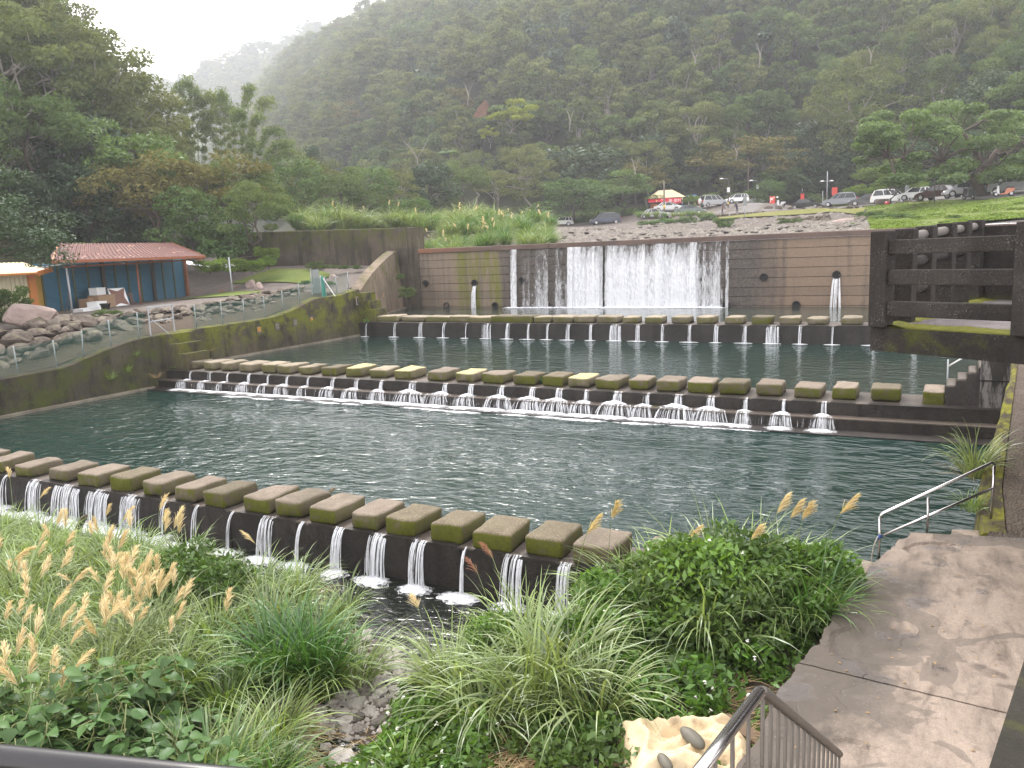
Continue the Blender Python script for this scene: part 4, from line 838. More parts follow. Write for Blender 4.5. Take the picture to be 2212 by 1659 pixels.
# ------------------------------------------------------------ left bank
def Lz(x, y): return float(L(x, y))
kind(link(grid_mesh('bank_ground', np.concatenate([np.arange(-64, -32, 1.0), [XL-.5]]), np.arange(2, 50.2, 1.0), lambda x, y: np.clip(L(x, np.clip(y, 8, 49)), .8, 7)+.05*wavy(x*4, y*4, 6), M['lot'], lambda x, y: (y < 39.3) | (x < XL-.7-(y-39)*.42))))
def Lnp(x, y): return np.clip(L(x, y), .8, 7)
kind(loft('grass_patch', [(-47, 44), (-42, 43.6), (-38.5, 42.5)], [(-46.5, 47.8), (-42, 47.5), (-38.5, 45.5)], Lnp, M['turf'], 24, 8, .07))
kind(loft('grass_patch', [(-45.2, 37.2), (-41.5, 36.6), (-38.8, 36.4)], [(-46, 40.8), (-42, 40.2), (-38.5, 39.2)], Lnp, M['turf'], 24, 8, .06))
kind(loft('soil_strip', [(XL-.6, 12), (XL-.6, 20), (XL-.6, 26), (XL-.6, 38)], [(-36.8, 12), (-36.8, 20), (-37, 27), (-35.5, 38)], Lnp, M['soil'], 60, 10, .05))
# boulder wall: the big stones are its parts, one by one
bwall = thing('boulder_wall', 'dry-stacked boulder wall along the left bank below the blue shed', 'wall', (-35, 24, 2))
nb = 0
for k in range(238):
    y = RNG.uniform(13, 36.5); f = RNG.uniform(0, 1); big = y < 25
    x = XL-1.9-f*(3.8 if big else 2.9)-(max(0, 18-y)*.1); z = Lz(x, y)+(.32 if big else .22)*f
    s = (RNG.uniform(.4, 1.1) if big else RNG.uniform(.3, .75))*(1-.25*(y > 32)); put(ROCKS[k % 8], bwall, (x, y, z-.12*s), (s*RNG.uniform(.9, 1.5), s*RNG.uniform(.8, 1.2), s*RNG.uniform(.6, .95)), None, 'boulder', .35)
for k in range(60):                                   # a rough top course along the terrace edge
    y = 23.0+k*.26+RNG.normal(0, .08); x = -36.2+.30*(y-24)*.18-RNG.uniform(0, .5)+(y > 33)*.6; s = RNG.uniform(.35, .7); put(ROCKS[k % 8], bwall, (x, y, Lz(x, y)+RNG.uniform(-.03, .22)), (s*1.5, s, s*.6), None, 'boulder', .2)
rb = bpy.data.objects.new('boulder', rock_mesh('boulder', M['rock_pink'], 77, 3, .55, .2)); COL.objects.link(rb); q = pz(66, 700, 2.95); rb.location = q; rb.scale = (3.3, 2.2, 1.9); rb.rotation_euler = (.12, .2, .9); tag(rb, 'huge flat-topped pinkish boulder in front of the yellow shack wall', 'boulder')
for a, b, z, s, lb in ((6, 700, 2.4, 1.5, 'large brown boulder at the left picture edge beside the pink one'), (650*0+543, 632, 3.15, 1.0, 'upright pale boulder standing on the grass edge'), (563, 634, 3.2, .8, 'dark brown boulder leaning on the pale upright one'), (718, 612, 3.6, 1.1, 'tan flat boulder behind the grey board')):
    o = put(rock_mesh('boulder', M['rock_pink' if 'pale' in lb or 'tan' in lb else 'rock'], 60+a % 17, 2, .8), None, pz(a, b, z), (s, s*.8, s*(1.3 if 'upright' in lb else .8)), None, 'boulder'); tag(o, lb, 'boulder')
# fence with green netting
fen = thing('net_fence', 'low fence of grey posts with green netting on top of the left bank wall', 'fence', (XL-.3, 24, 2))
fy = [13.5, 15.2, 16.9, 18.65, 20.23, 21.41, 22.73, 24.15, 27.32, 28.9, 30.34, 31.77, 33.16, 34.45, 36.58, 37.6, 38.7]; xf = XL-.30
for y in fy: zt = float(wall_top(y)); MB().tube([(xf, y, zt-.05), (xf+.0, y+RNG.normal(0, .03), zt+1.12)], .028, 6).obj('post', M['galv'], fen)
def net(y0, y1, name):
    V = []; F = []; w = .008; st = .10; H = 1.05; n = int((y1-y0)/st)
    for k in range(-int(H/st), n):
        for sgn in (0, 1):
            a = y0+k*st; y_a, z_a, y_b, z_b = (a, 0, a+H, H) if sgn == 0 else (a+H, 0, a, H)
            lo, hi = 0.0, 1.0
            def yy(t_): return y_a+(y_b-y_a)*t_
            ts_ = [t_ for t_ in np.linspace(0, 1, 5)]; prev = None
            for t_ in ts_:
                yv = yy(t_)
                if yv < y0 or yv > y1: prev = None; continue
                p = (xf+.05, yv, float(wall_top(yv))+.05+t_*H); 
                if prev is not None: b = len(V); V += [(prev[0], prev[1]-w, prev[2]), (prev[0], prev[1]+w, prev[2]), (p[0], p[1]+w, p[2]), (p[0], p[1]-w, p[2])]; F.append((b, b+1, b+2, b+3))
                prev = p
    off = fen.location; V = [(a-off[0], b-off[1], c-off[2]) for a, b, c in V]; link(npmesh(name, V, F, M['net_green']), fen)
net(13.5, 24.6, 'net'); net(27.0, 38.7, 'net')
gt = thing('gate_frame', 'open grey metal gate frame at the head of the middle bank steps', 'gate', (XL-.4, 25.2, 2.3))
for y in (24.75, 26.05): MB().beam((xf, y, 2.25), (xf, y, 3.55), .045, .045).obj('post', M['galv'], gt)
MB().beam((xf, 24.7, 3.55), (xf, 26.1, 3.55), .06, .06).obj('lintel', M['galv'], gt); MB().beam((xf, 24.8, 2.9), (xf, 26.0, 2.95), .05, .05).obj('crossbar', M['galv'], gt); MB().beam((xf+.05, 24.85, 3.0), (xf+.3, 25.5, 2.28), .03, .03).obj('brace', M['galv'], gt)
q = pz(692, 640, 3.2); bd = thing('notice_board', 'tall blank grey board on two posts behind the green net gate', 'board', (q.x-.5, q.y+.3, 3.2)); x, y = bd.location[:2]
MB().box((x-.03, y-.27, 3.35), (x+.03, y+.27, 4.72)).obj('panel', M['board_grey'], bd)
for d in (-.33, .33): MB().beam((x-.06, y+d, 3.1), (x-.06, y+d, 4.75 if d < 0 else 4.3), .05, .05).obj('post', M['galv'], bd)
MB().beam((x-.06, y-.35, 4.28), (x-.06, y+.35, 4.28), .05, .05).obj('rail', M['galv'], bd); MB().beam((x-.06, y-.35, 3.62), (x-.06, y+.35, 3.62), .05, .05).obj('rail', M['galv'], bd)
ng = thing('net_gate', 'small bright green net gate with a white strut beside the grey board', 'gate', (xf, y-.6, 3.18))
mb = MB(); P = []
for k in range(9): P += [(xf+.05*math.sin(k*1.9), y-.75+.045*k, 3.2), (xf+.06*math.sin(k*2.3+1), y-.75+.05*k*(.4), 4.35)]
mb.add(P, [(2*i, 2*i+2, 2*i+3, 2*i+1) for i in range(8)]).obj('net', M['net_cyan'], ng); MB().beam((xf+.02, y-.6, 4.25), (xf+.35, y-.05, 3.18), .05, .05).obj('strut', M['white_paint'], ng); MB().tube([(xf, y-.78, 3.1), (xf, y-.78, 4.4)], .03).obj('post', M['galv'], ng)
# ---- the shed
def u_for(px__, v, z):
    us_ = np.linspace(-8, 22, 1500); P_ = np.array([S(u, v, z) for u in us_]); return float(us_[np.argmin(np.abs(proj(P_[:, 0], P_[:, 1], P_[:, 2])[0]-px__))])
WLs, WRs = Vector((-44.8, 28.4, 0)), Vector((-48.3, 41.0, 0)); us = (WRs-WLs).normalized(); ns = Vector((us.y, -us.x, 0)); Ls = (WRs-WLs).length; FZ = 2.96
shed = thing('shed', 'long open-fronted shed with blue shutters under a rusty red roof', 'shed', (WLs.x, WLs.y, FZ))
def S(u, v, z): p = WLs+us*u+ns*v; return (p.x, p.y, FZ+z)
H0 = 2.75
def sbox(u0, u1, v0, v1, z0, z1, name, mat, par=shed): return MB().hexa([S(u0, v0, z0), S(u1, v0, z0), S(u1, v1, z0), S(u0, v1, z0), S(u0, v0, z1), S(u1, v0, z1), S(u1, v1, z1), S(u0, v1, z1)]).obj(name, mat, par)
sbox(-.05, Ls+.05, -2.5, -.12, -.1, H0, 'back_room', M['blue_steel']); sbox(-.3, Ls+.3, -2.6, 2.9, -.5, .03, 'floor_slab', M['footing'])
nsh = 11; wd = Ls/nsh
for i in range(nsh):                                  # roller shutters with horizontal ribs
    mb = MB(); P = []; nr = 34
    for k in range(nr*2+1): z = .04+(H0-.1)*k/(nr*2); v = (.0 if k % 2 else -.035); P += [S(i*wd+.07, v, z), S((i+1)*wd-.07, v, z)]
    mb.add(P, [(2*k, 2*k+1, 2*k+3, 2*k+2) for k in range(nr*2)]).obj('shutter', M['blue_steel'], shed)
for i in range(nsh+1): sbox(i*wd-.06, i*wd+.06, -.03, .03, .02, H0, 'shutter_guide', M['beam_dark' if i in (4, 8) else 'guide'])
for i in (4, 8): sbox(i*wd-.13, i*wd+.13, .032, .16, .02, H0, 'pillar', M['beam_dark'])
sbox(Ls-.05, Ls+.12, -.1, .22, 0, H0, 'corner_post', M['rusty'])
UP = [u_for(150, 2.5, 1.2), u_for(300, 2.5, 1.2), u_for(401, 1.2, 1.2)]
for u, h_, m_ in ((UP[0], 2.45, 'galv'), (UP[1], 2.55, 'rusty')): a, b = S(u, 2.5, -.35), S(u, 2.5, h_); MB().tube([a, b], .055, 8).obj('post', M[m_], shed)
MB().beam(S(UP[0]-.2, 2.5, 2.5), S(UP[2]+.2, 2.5, 2.62), .07, .09).obj('eaves_beam', M['rusty'], shed)
for u in (UP[0]-.3, UP[1]-2, UP[2]-1.5): MB().beam(S(u-.9, 3.1, 2.78), S(u+1.3, 2.4, 2.52), .05, .05).obj('brace', M['galv'], shed)
MB().beam(S(-.4, 3.0, 2.75), S(-.9, .3, 2.5), .05, .05).obj('brace', M['galv'], shed)
ub0, ub1 = u_for(128, -.4, 3.85), u_for(371, -.4, 3.85)
mb = MB(); P = []; nu = 140; u0, u1 = u_for(112, 3.35, 2.8), u_for(443, 3.35, 2.8)     # corrugated roof sheet
for i in range(nu+1):
    u = u0+(u1-u0)*i/nu; zc = .028*(1 if (i//2) % 2 else -1); ub = ub0+(ub1-ub0)*i/nu
    P += [S(u, 3.35, 2.80+zc), S(u*.7+ub*.3, 2.0, 3.17+zc), S(ub, -.4, 3.85+zc)]
mb.add(P, [(3*i+k, 3*i+3+k, 3*i+4+k, 3*i+1+k) for i in range(nu) for k in range(2)]).obj('roof', M['rust_roof'], shed)
a = [S(u0, 3.37, 2.78), S(u1, 3.37, 2.78), S(ub1, -.45, 3.83), S(ub0, -.45, 3.83)]
MB().beam(a[0], a[1], .05, .16).obj('fascia', M['rusty'], shed); MB().beam(a[1], a[2], .05, .14).obj('fascia', M['rusty'], shed); MB().beam(a[3], a[0], .05, .14).obj('fascia', M['orange'], shed)
MB().tube([S(Ls+.1, 2.4, 2.5), S(Ls+3.5, 4.2, 2.75), S(Ls+5.2, 4.9, 2.7)], .03).obj('line', M['beam_dark'], shed)
pl = thing('post', 'lone grey metal post on the lawn right of the shed', 'post', pz(503, 638, 3.1)); x, y, z = pl.location; MB().tube([(x, y, z-.2), (x-.05, y, z+2.55)], .05, 8).obj('pole', M['galv'], pl)
# shack
sk = thing('shack', 'small corrugated shack with a cream wall and a mustard-yellow end left of the blue shed', 'shack', S(-1.5, .8, 0))
def skw(u0, v0, u1, v1, z0, z1, name, mat, n=14, par=sk):
    mb = MB(); P = []
    for k in range(n*2+1): f = k/(n*2); d = .03*(1 if (k//1) % 2 else -1); P += [S(u0+(u1-u0)*f, v0+(v1-v0)*f+d, z0), S(u0+(u1-u0)*f, v0+(v1-v0)*f+d, z1)]
    mb.add(P, [(2*k, 2*k+2, 2*k+3, 2*k+1) for k in range(n*2)]).obj(name, mat, par)
skw(-1.75, .9, -.12, .05, -.1, 2.35, 'end_wall', M['ochre'], 5); skw(-8, 1.3, -2.05, 1.0, -.1, 2.2, 'front_wall', M['cream'], 20)
sbox(-2.2, -1.72, .8, 1.15, -.1, 2.3, 'corner_post', M['orange'], sk); sbox(-8, -.3, -2.5, .0, -.1, 2.2, 'core', M['cream'], sk)
mb = MB(); P = []; n = 26
for i in range(n*2+1): u = -8+7.7*i/(n*2); zc = .03*(1 if i % 2 else -1); P += [S(u, 1.9-.4*(u > -2.4)*(u+2.4), 2.28+zc), S(u, -.8, 2.85+zc)]
mb.add(P, [(2*k, 2*k+2, 2*k+3, 2*k+1) for k in range(n*2)]).obj('roof', M['cream_roof'], sk); MB().beam(S(-8, 1.92, 2.24), S(-2.4, 1.92, 2.24), .05, .1).obj('fascia', M['orange'], sk); MB().beam(S(-2.4, 1.93, 2.22), S(-.4, 1.1, 2.42), .06, .25).obj('fascia', M['orange'], sk)
# things left in front of the shed
def cbox(name, u, v, sz, mat, label, rz=0, z=.035, cat='box', lid=True, grp=None):
    t_ = thing(name, label, cat, S(u, v, z), math.atan2(us.y, us.x)+rz, grp); a, b, c = sz; w = .02
    link(MB().box((-a/2, -b/2, 0), (a/2, b/2, c-.03)).mesh('body', M[mat]), t_)
    if lid: link(MB().box((-a/2-w, -b/2-w, c-.029), (a/2+w, b/2+w, c)).mesh('lid', M[mat]), t_)
    return t_
cbox('carton', 2.9, 1.3, (1.5, .7, .75), 'card', 'long brown cardboard carton standing before the blue shutters', .05); cbox('carton', 2.0, 1.1, (.9, .6, .6), 'card', 'smaller brown carton left of the long one', .2)
cbox('foam_crate', 3.1, .9, (.85, .5, .42), 'foam_box', 'white foam crate on top of the long carton', .1, .79); cbox('foam_crate', 1.6, 2.0, (.95, .6, .5), 'foam_box', 'square white foam crate beside the front post of the shed', .1, -.02); cbox('foam_crate', .35, 2.2, (1.5, .7, .24), 'foam_box', 'low flat white foam crate nearest the yellow wall', .15, -.05)
ta = thing('folding_table', 'tipped-up square table with a brown top curved between white corners', 'table', S(4.15, 1.6, .04), math.atan2(us.y, us.x)-.25)
mb = MB(); P = []; n = 10
for (a, b) in (((-.55, 0), (.55, 0)), ((.55, 0), (.55, 1.1)), ((.55, 1.1), (-.55, 1.1)), ((-.55, 1.1), (-.55, 0))):
    for k in range(n): f = k/n; x_ = a[0]+(b[0]-a[0])*f; z_ = a[1]+(b[1]-a[1])*f; bow = .17*math.sin(math.pi*f); c_ = (0-x_, .55-z_); l_ = math.hypot(*c_); P.append((x_+c_[0]/l_*bow, z_+c_[1]/l_*bow))
R3 = Matrix.Rotation(.32, 4, 'X')
for o_ in (link(MB().box((-.57, -.03, -.02), (.57, 0, 1.12)).mesh('board', M['foam_box']), ta), link(MB().prism(P, -.045, -.031, 'y').mesh('inlay', M['brown_board']), ta)): o_.matrix_local = R3.inverted()
ln = MB(); [ln.tube([(x_, .1, 0), (x_, .45, .6)], .02) for x_ in (-.4, .4)]
for x_ in (-.4, .4): link(MB().tube([(x_, .3, .9), (x_, .62, 0)], .02).mesh('leg', M['galv']), ta)
st = thing('stool', 'dark carved stool with curled legs beside the tipped table', 'stool', S(5.15, 1.3, .04), .6); link(MB().box((-.25, -.2, .62), (.25, .2, .7)).mesh('seat', M['brown_board']), st)
for a, b in ((-.2, -.15), (.2, -.15), (-.2, .15), (.2, .15)): link(MB().tube([(a, b, .62), (a*1.3, b*1.2, .35), (a*1.1, b*1.1, .2), (a*2.0, b*1.6, 0)], .035).mesh('leg', M['brown_board']), st)
def pot(u, v, mat, label, s=1.0):
    t_ = thing('plant_pot', label, 'pot', S(u, v, -.02)); n = 14; mb = MB(); V = [(r_*s*math.cos(k*2*math.pi/n), r_*s*math.sin(k*2*math.pi/n), z*s) for r_, z in ((.16, 0), (.24, .32), (.27, .33), (.27, .38), (.22, .38), (.2, .3)) for k in range(n)]
    mb.add(V, [(q*n+k, q*n+(k+1) % n, (q+1)*n+(k+1) % n, (q+1)*n+k) for q in range(5) for k in range(n)], 0, True); link(mb.mesh('bowl', M[mat]), t_); link(MB().add(V[-n:], [tuple(range(n))]).mesh('soil', M['soil']), t_)
pot(.9, 3.1, 'pot', 'black plant pot in front of the low foam crate', 1.1); pot(Ls+.6, 2.6, 'terracotta', 'orange clay pot at the right end of the shed', 1.1); pot(Ls+3.2, 3.6, 'pot', 'dark round planter on the terrace edge right of the shed', 1.2)
cbox('foam_crate', Ls+5.4, 4.9, (.7, .45, .35), 'foam_box', 'white and blue box at the foot of the lone grey post', .2, .05)
hs = bpy.data.objects.new('hose', MB().tube([S(UP[0]+.02, 2.44, 1.5), S(UP[0]-.15, 2.5, .9), S(UP[0]-.7, 2.8, .3), S(UP[0]-1.5, 3.2, -.1), S(UP[0]-2.2, 3.4, -.2)], .03).mesh('hose', M['black_paint'])); COL.objects.link(hs); tag(hs, 'black hose hanging from the front left post of the shed', 'hose')
sp = thing('stake', 'white plastic stake in front of the yellow shack wall', 'stake', pz(82, 682, 2.85)); x, y, z = sp.location; MB().tube([(x, y, z-.3), (x-.06, y, z+1.15)], .05, 8).obj('pipe', M['white_paint'], sp)
rk = thing('metal_rack', 'low rusty tube rack lying on the terrace right of the shed', 'rack', S(Ls+1.6, 3.4, 0)); 
for d in (0, .5, 1.0): MB().tube([S(Ls+1+d*1.6, 3.3, 0), S(Ls+1+d*1.6, 3.3, .55), S(Ls+1.1+d*1.6, 4.1, .55), S(Ls+1.1+d*1.6, 4.1, 0)], .03).obj('hoop', M['rusty' if d < .8 else 'galv'], rk)
MB().beam(S(Ls+.9, 3.3, .3), S(Ls+2.8, 3.35, .3), .04, .04).obj('rail', M['rusty'], rk)
# concrete pipe on the grass below the retaining wall
q = pz(622, 572, 4.72); dm = thing('concrete_pipe', 'short buff concrete pipe lying in the weeds by the retaining wall', 'pipe', (q.x, min(q.y, 48.3), 4.7)); x, y, z = dm.location; n = 20; V = []
for r_, e in ((.46, -1.1), (.46, 1.1), (.37, 1.1), (.37, -1.1), (.46, -1.1)): V += [(x+e, y+r_*math.cos(2*math.pi*k/n), z+.42+r_*math.sin(2*math.pi*k/n)) for k in range(n)]
MB().add(V, [(a_*n+k, a_*n+(k+1) % n, (a_+1)*n+(k+1) % n, (a_+1)*n+k) for a_ in range(4) for k in range(n)], 0, True).obj('barrel', M['drum'], dm)

# ------------------------------------------------------------ right bank: landing, ramp, steps, rails
land = thing('landing', 'worn concrete landing slab with damp patches beside the lower pool', 'landing', (0, 11, .7))
LP = [(-1.72, 5.2), (-1.55, 7.6), (-1.47, 8.52), (-1.24, 10.3), (-1.03, 12.04), (-.80, 13.1), (-.56, 14.1), (-.46, 14.24), (.37, 14.23), (1.1, 14.5), (2.6, 14.6)]
LQ = [(3.2, 5.2), (3.2, 7.6), (3.2, 8.5), (3.2, 10), (3.2, 11.5), (3.2, 12.4), (3.2, 13), (3.2, 13.3), (3.2, 13.6), (3.2, 14), (3.2, 14.4)]
crack = 8.95
for nm, y0, y1 in (('slab', 5.2, 9.0), ('slab', 9.03, 14.6)):
    n, m = 90, 70; ys = np.linspace(y0, y1, n); xs_ = np.linspace(0, 1, m); V = []
    ex = lambda y: np.interp(y, [5.2, 8.52, 10.3, 12.04, 13.1, 14.1, 14.6], [-1.72, -1.47, -1.24, -1.03, -.8, -.56, -.5])
    for y in ys:
        e = float(ex(y))+.07*mnoise.noise((y*2.2, 0, 0))+.035*mnoise.noise((y*9, 1, 0))
        for f in xs_:
            x = e+(3.2-e)*f**1.3; yy = y+(.14-.105*(x+1.2))*(y1 < 9.2 and y > 8.2)*(y-8.2)/.8+(.14-.105*(x+1.2))*(y1 > 10)*max(0, 1-(y-9.03)/.8)
            if y1 > 10 and y > 13.6: yy -= max(0, y-13.6)*max(0, .4-.22*(x+.5))*(x < 1.3)
            pit = mnoise.noise((x*1.5, yy*1.5, 3)); z = .7-.035*max(0, min(1, (pit-.30)*9))+.006*mnoise.noise((x*6, yy*6, 0)); V.append((x, yy, z))
    top = len(V); edge = [i*m for i in range(n)]; F = [(i*m+k, i*m+k+1, (i+1)*m+k+1, (i+1)*m+k) for i in range(n-1) for k in range(m-1)]
    rim = [i*m for i in range(n-1, -1, -1)]+list(range(0, m)); rim2 = list(range((n-1)*m, n*m)); V2 = list(V)
    for lst in (list(range(0, n*m, m)), list(range((n-1)*m, n*m)), list(range(0, m))):
        b = len(V2); V2 += [(V[i][0]+.02, V[i][1], -1.3) for i in lst]; F += [(lst[k], lst[k+1], b+k+1, b+k) for k in range(len(lst)-1)]
    mb = MB(); mb.add(V2, F, 0, False); mb.obj(nm, M['landing'], land)
MB().hexa([(-1.6, 13.2, -1.2), (-.62, 13.2, -1.2), (-.55, 14.15, -1.2), (-1.25, 14.3, -1.2), (-1.6, 13.2, .10), (-.62, 13.2, .10), (-.55, 14.15, .10), (-1.25, 14.3, .10)]).obj('lower_step', M['landing'], land)
MB().hexa([(-3.2, 11.7, -1.2), (-1.1, 11.7, -1.2), (-1.1, 12.9, -1.2), (-3.2, 12.9, -1.2), (-3.2, 11.7, -.05), (-1.1, 11.7, -.02), (-1.1, 12.9, -.02), (-3.2, 12.9, -.05)]).obj('lower_step', M['landing'], land)
MB().hexa([(.05, 14.6, -1), (.60, 14.66, -1), (.66, 15.3, -1), (.1, 15.2, -1), (.05, 14.6, .48), (.60, 14.66, .5), (.66, 15.3, .52), (.1, 15.2, .5)]).obj('corner_block', M['landing'], land)
rp = thing('bank_wall', 'mossy sloping kerb wall on the right bank climbing towards the bridge', 'wall', (.9, 18, .5)); kin = [(.50, 14.7, .66), (.50, 16.4, .95), (.92, 20, 1.62), (1.27, 23.3, 2.2), (1.4, 26, 2.3)]; kout = [(.85, 14.7, .70), (.84, 16.4, .99), (1.12, 20, 1.66), (1.38, 23.3, 2.24), (1.6, 26, 2.3)]
mb = MB(); P = []
def sm(K, n=30):
    K = np.array(K); s_ = np.linspace(0, len(K)-1, n); return np.stack([np.interp(s_, range(len(K)), K[:, c]) for c in range(3)], -1)
for a, b in zip(sm(kin), sm(kout)): P += [(a[0]-.12, a[1], -1.2), (a[0]+RNG.normal(0, .01), a[1], a[2]-.03), (a[0]+.05, a[1], a[2]), (b[0], b[1], b[2]), (b[0]+.03, b[1], b[2]-.25)]
mb.add(P, [(5*i+k, 5*i+5+k, 5*i+6+k, 5*i+1+k) for i in range(29) for k in range(4)]); mb.add(P[:5], [(0, 1, 2, 3, 4)]); mb.obj('kerb', M['curb_moss'], rp)
mb = MB(); P = []
for b in sm(kout): P += [(b[0]-.02, b[1], b[2]-.03), (b[0]+.8, b[1], b[2]+.0), (5, b[1], b[2]+.05)]
kind(mb.add(P, [(3*i+k, 3*i+3+k, 3*i+4+k, 3*i+1+k) for i in range(29) for k in range(2)]).obj('path', M['path_dirt']))
kind(MB().hexa([(.55, 14.35, -1), (5, 14.6, -1), (5, 14.72, -1), (.62, 14.72, -1), (.55, 14.35, .66), (5, 14.6, .66), (5, 14.72, .70), (.62, 14.72, .70)]).obj('path_edge', M['path_dirt']))
# steps and abutment at the right end of the middle weir
ss = thing('stone_steps', 'dark stone stairway at the right end of the middle weir', 'steps', (0, 25.4, .66))
for i, (x0, x1, z) in enumerate(((-.72, -.16, 1.07), (-.14, .11, 1.28), (.12, .37, 1.46), (.38, .60, 1.66), (.62, .86, 1.82), (.87, 1.1, 2.0))):
    o = link(block_mesh('step', M['stone' if i == 0 else 'weir_top'], 90+i, x1-x0, 1.25, z-.64, .05, .008, 2), ss); o.location = Vector(((x0+x1)/2, 26.05, .64))-ss.location
    if i: MB().box((x0-.01, 25.385+.002*i, .62), (x1+.01, 25.42, z-.06)).obj('riser', M['abutment'], ss)
ab = thing('abutment', 'dark abutment wall streaked with white lime under the bridge', 'wall', (1, 25, .6)); MB().box((.66, 25.25, .6), (3, 25.38, 2.2)).obj('wall_face', M['stain_wall'], ab); MB().box((.64, 25.22, 1.44), (3, 25.249, 1.47)).obj('joint', M['weir'], ab)
def rail_run(nm, label, tops, bases, mid, r=.024, mat='steel', ends=True):
    t_ = thing(nm, label, 'handrail', bases[0]); mb = MB(); a, b = Vector(tops[0]), Vector(tops[-1]); d = (b-a).normalized()
    mb.tube([a+Vector((0, 0, -.06)), a+d*.02+Vector((0, 0, -.015)), a+d*.06, b-d*.06, b-d*.02+Vector((0, 0, -.015)), b+Vector((0, 0, -.06))], r, 10).obj('top_rail', M[mat], t_)
    for i, (p, q_) in enumerate(zip(tops, bases)): MB().tube([q_, Vector(p)-Vector((0, 0, .03))], r*.9, 8).obj('post', M[mat], t_)
    a2 = Vector(tops[0])*(1-mid)+Vector(bases[0])*mid; b2 = Vector(tops[-1])*(1-mid)+Vector(bases[-1])*mid; MB().tube([a2, b2], r*.9, 8).obj('middle_rail', M[mat], t_); return t_
hr = rail_run('handrail', 'stainless steel handrail descending to the pool beside the landing', [(-.965, 14.3, .91), (-.27, 14.62, 1.22), (.655, 15.05, 1.77)], [(-.96, 14.3, .08), (-.27, 14.62, .45), (.645, 15.05, .80)], .46)
rp_ = thing('rope', 'frayed pale rope tied with a blue knot to the lowest handrail post', 'rope', (-.97, 14.27, .5)); MB().tube([(-.98, 14.26, .55), (-1.03, 14.2, .42), (-1.06, 14.15, .2), (-1.05, 14.12, .12), (-.98, 14.1, .11)], .012, 5).obj('cord', M['rope'], rp_); MB().tube([(-.99, 14.25, .50), (-.955, 14.29, .56), (-.93, 14.3, .52)], .024, 6).obj('knot', M['rope_blue'], rp_)
h2 = thing('handrail', 'thin steel handrail showing below the bridge slab', 'handrail', (-.15, 27.2, 1.2)); a = py_(2047, 802, 27.0); MB().tube([(a.x, 27, .7), (a.x, 27, a.z+.35)], .025).obj('post', M['galv'], h2); b = py_(2078, 774, 27.0); b2 = py_(2047, 792, 27.0); MB().tube([b2, b, b+(b-b2)*1.5], .026).obj('top_rail', M['white_paint'], h2)
# ---- the bridge with its heavy rails
CB = Vector((-1.05, 12.6, 0)); e1 = Vector((.875, -.485, 0)).normalized(); e2 = Vector((1.15, 4.6, 0)).normalized(); DZ = 4.2
br = thing('footbridge', 'dark speckled concrete footbridge deck jutting over the right bank', 'bridge', (CB.x, CB.y, DZ))
pts = [CB, CB+e1*6.5, CB+e1*6.5+e2*8, CB+e2*8.2]; pl_ = [(p.x, p.y) for p in pts]
MB().hexa([(a, b, DZ-.34-.02*i) for i, (a, b) in enumerate(pl_)]+[(a, b, DZ-.012) for a, b in pl_]).obj('slab', M['bridge'], br)
def inset(k): 
    c = CB+e1*k*.9+e2*k; return [c, c+e1*5.6, c+e1*5.6+e2*7.6, c+e2*7.4]
MB().hexa([(p.x, p.y, DZ-.02) for p in inset(.42)]+[(p.x, p.y, DZ+.012) for p in inset(.42)]).obj('deck', M['deck_gravel'], br)
for a_, b_, w_ in ((e1, e2, .42), (e2, e1, .42)):   # moss strips just inside the rails
    mb = MB(); n = 60; P = []
    for i in range(n): s_ = i*(6.4 if a_ is e1 else 8.1)/(n-1); c = CB+a_*s_; w2_ = w_*(1+.35*mnoise.noise((s_*2.5, w_, 0))); 
    P = []
    for i in range(n):
        s_ = i*(6.4 if a_ is e1 else 8.1)/(n-1); c = CB+a_*s_; w2_ = w_*(1.15+.5*mnoise.noise((s_*2.5, 3, 0)))
        p0 = c+b_*.03; p1 = c+b_*w2_*.5; p2 = c+b_*w2_; P += [(p0.x, p0.y, DZ-.008), (p1.x, p1.y, DZ+.035+.02*RNG.uniform()), (p2.x, p2.y, DZ+.008)]
    mb.add(P, [(3*i+k, 3*i+3+k, 3*i+4+k, 3*i+1+k) for i in range(n-1) for k in range(2)], 0, True).obj('moss', M['bridge_moss'], br)
def post(c, w, d, z0, z1, ax, name='post'):
    ay = Vector((-ax.y, ax.x, 0)); P = [c-ax*w/2-ay*d/2, c+ax*w/2-ay*d/2, c+ax*w/2+ay*d/2, c-ax*w/2+ay*d/2]
    o = MB().hexa([(p.x, p.y, z0) for p in P]+[(p.x, p.y, z1) for p in P]).obj(name, M['bridge'], br); b = o.modifiers.new('edge', 'BEVEL'); b.width = .018; b.segments = 2; return o
c0 = CB+e1*.14+e2*.03
post(c0, .24, .24, DZ+.0, 5.52, e1); post(CB+e1*2.06+e2*.03, .26, .26, DZ+.0, 5.56, e1); post(CB+e1*4.1+e2*.03, .26, .26, DZ, 5.56, e1)
for s0, s1 in ((.27, 1.92), (2.2, 3.96)):
    for z, h in ((5.30, .19), (4.89, .2), (4.46, .2)):
        a, b = CB+e1*s0+e2*.04, CB+e1*s1+e2*.04; o = MB().beam((a.x, a.y, z), (b.x, b.y, z+.01), .16, h).obj('rail', M['bridge'], br); m_ = o.modifiers.new('edge', 'BEVEL'); m_.width = .012; m_.segments = 2
fp = [(1959, 494, 11.75), (2002, 488, 12.55), (2046, 482, 13.4), (2079.6, 479, 14.2), (2109, 475, 15.0)]; prev = None
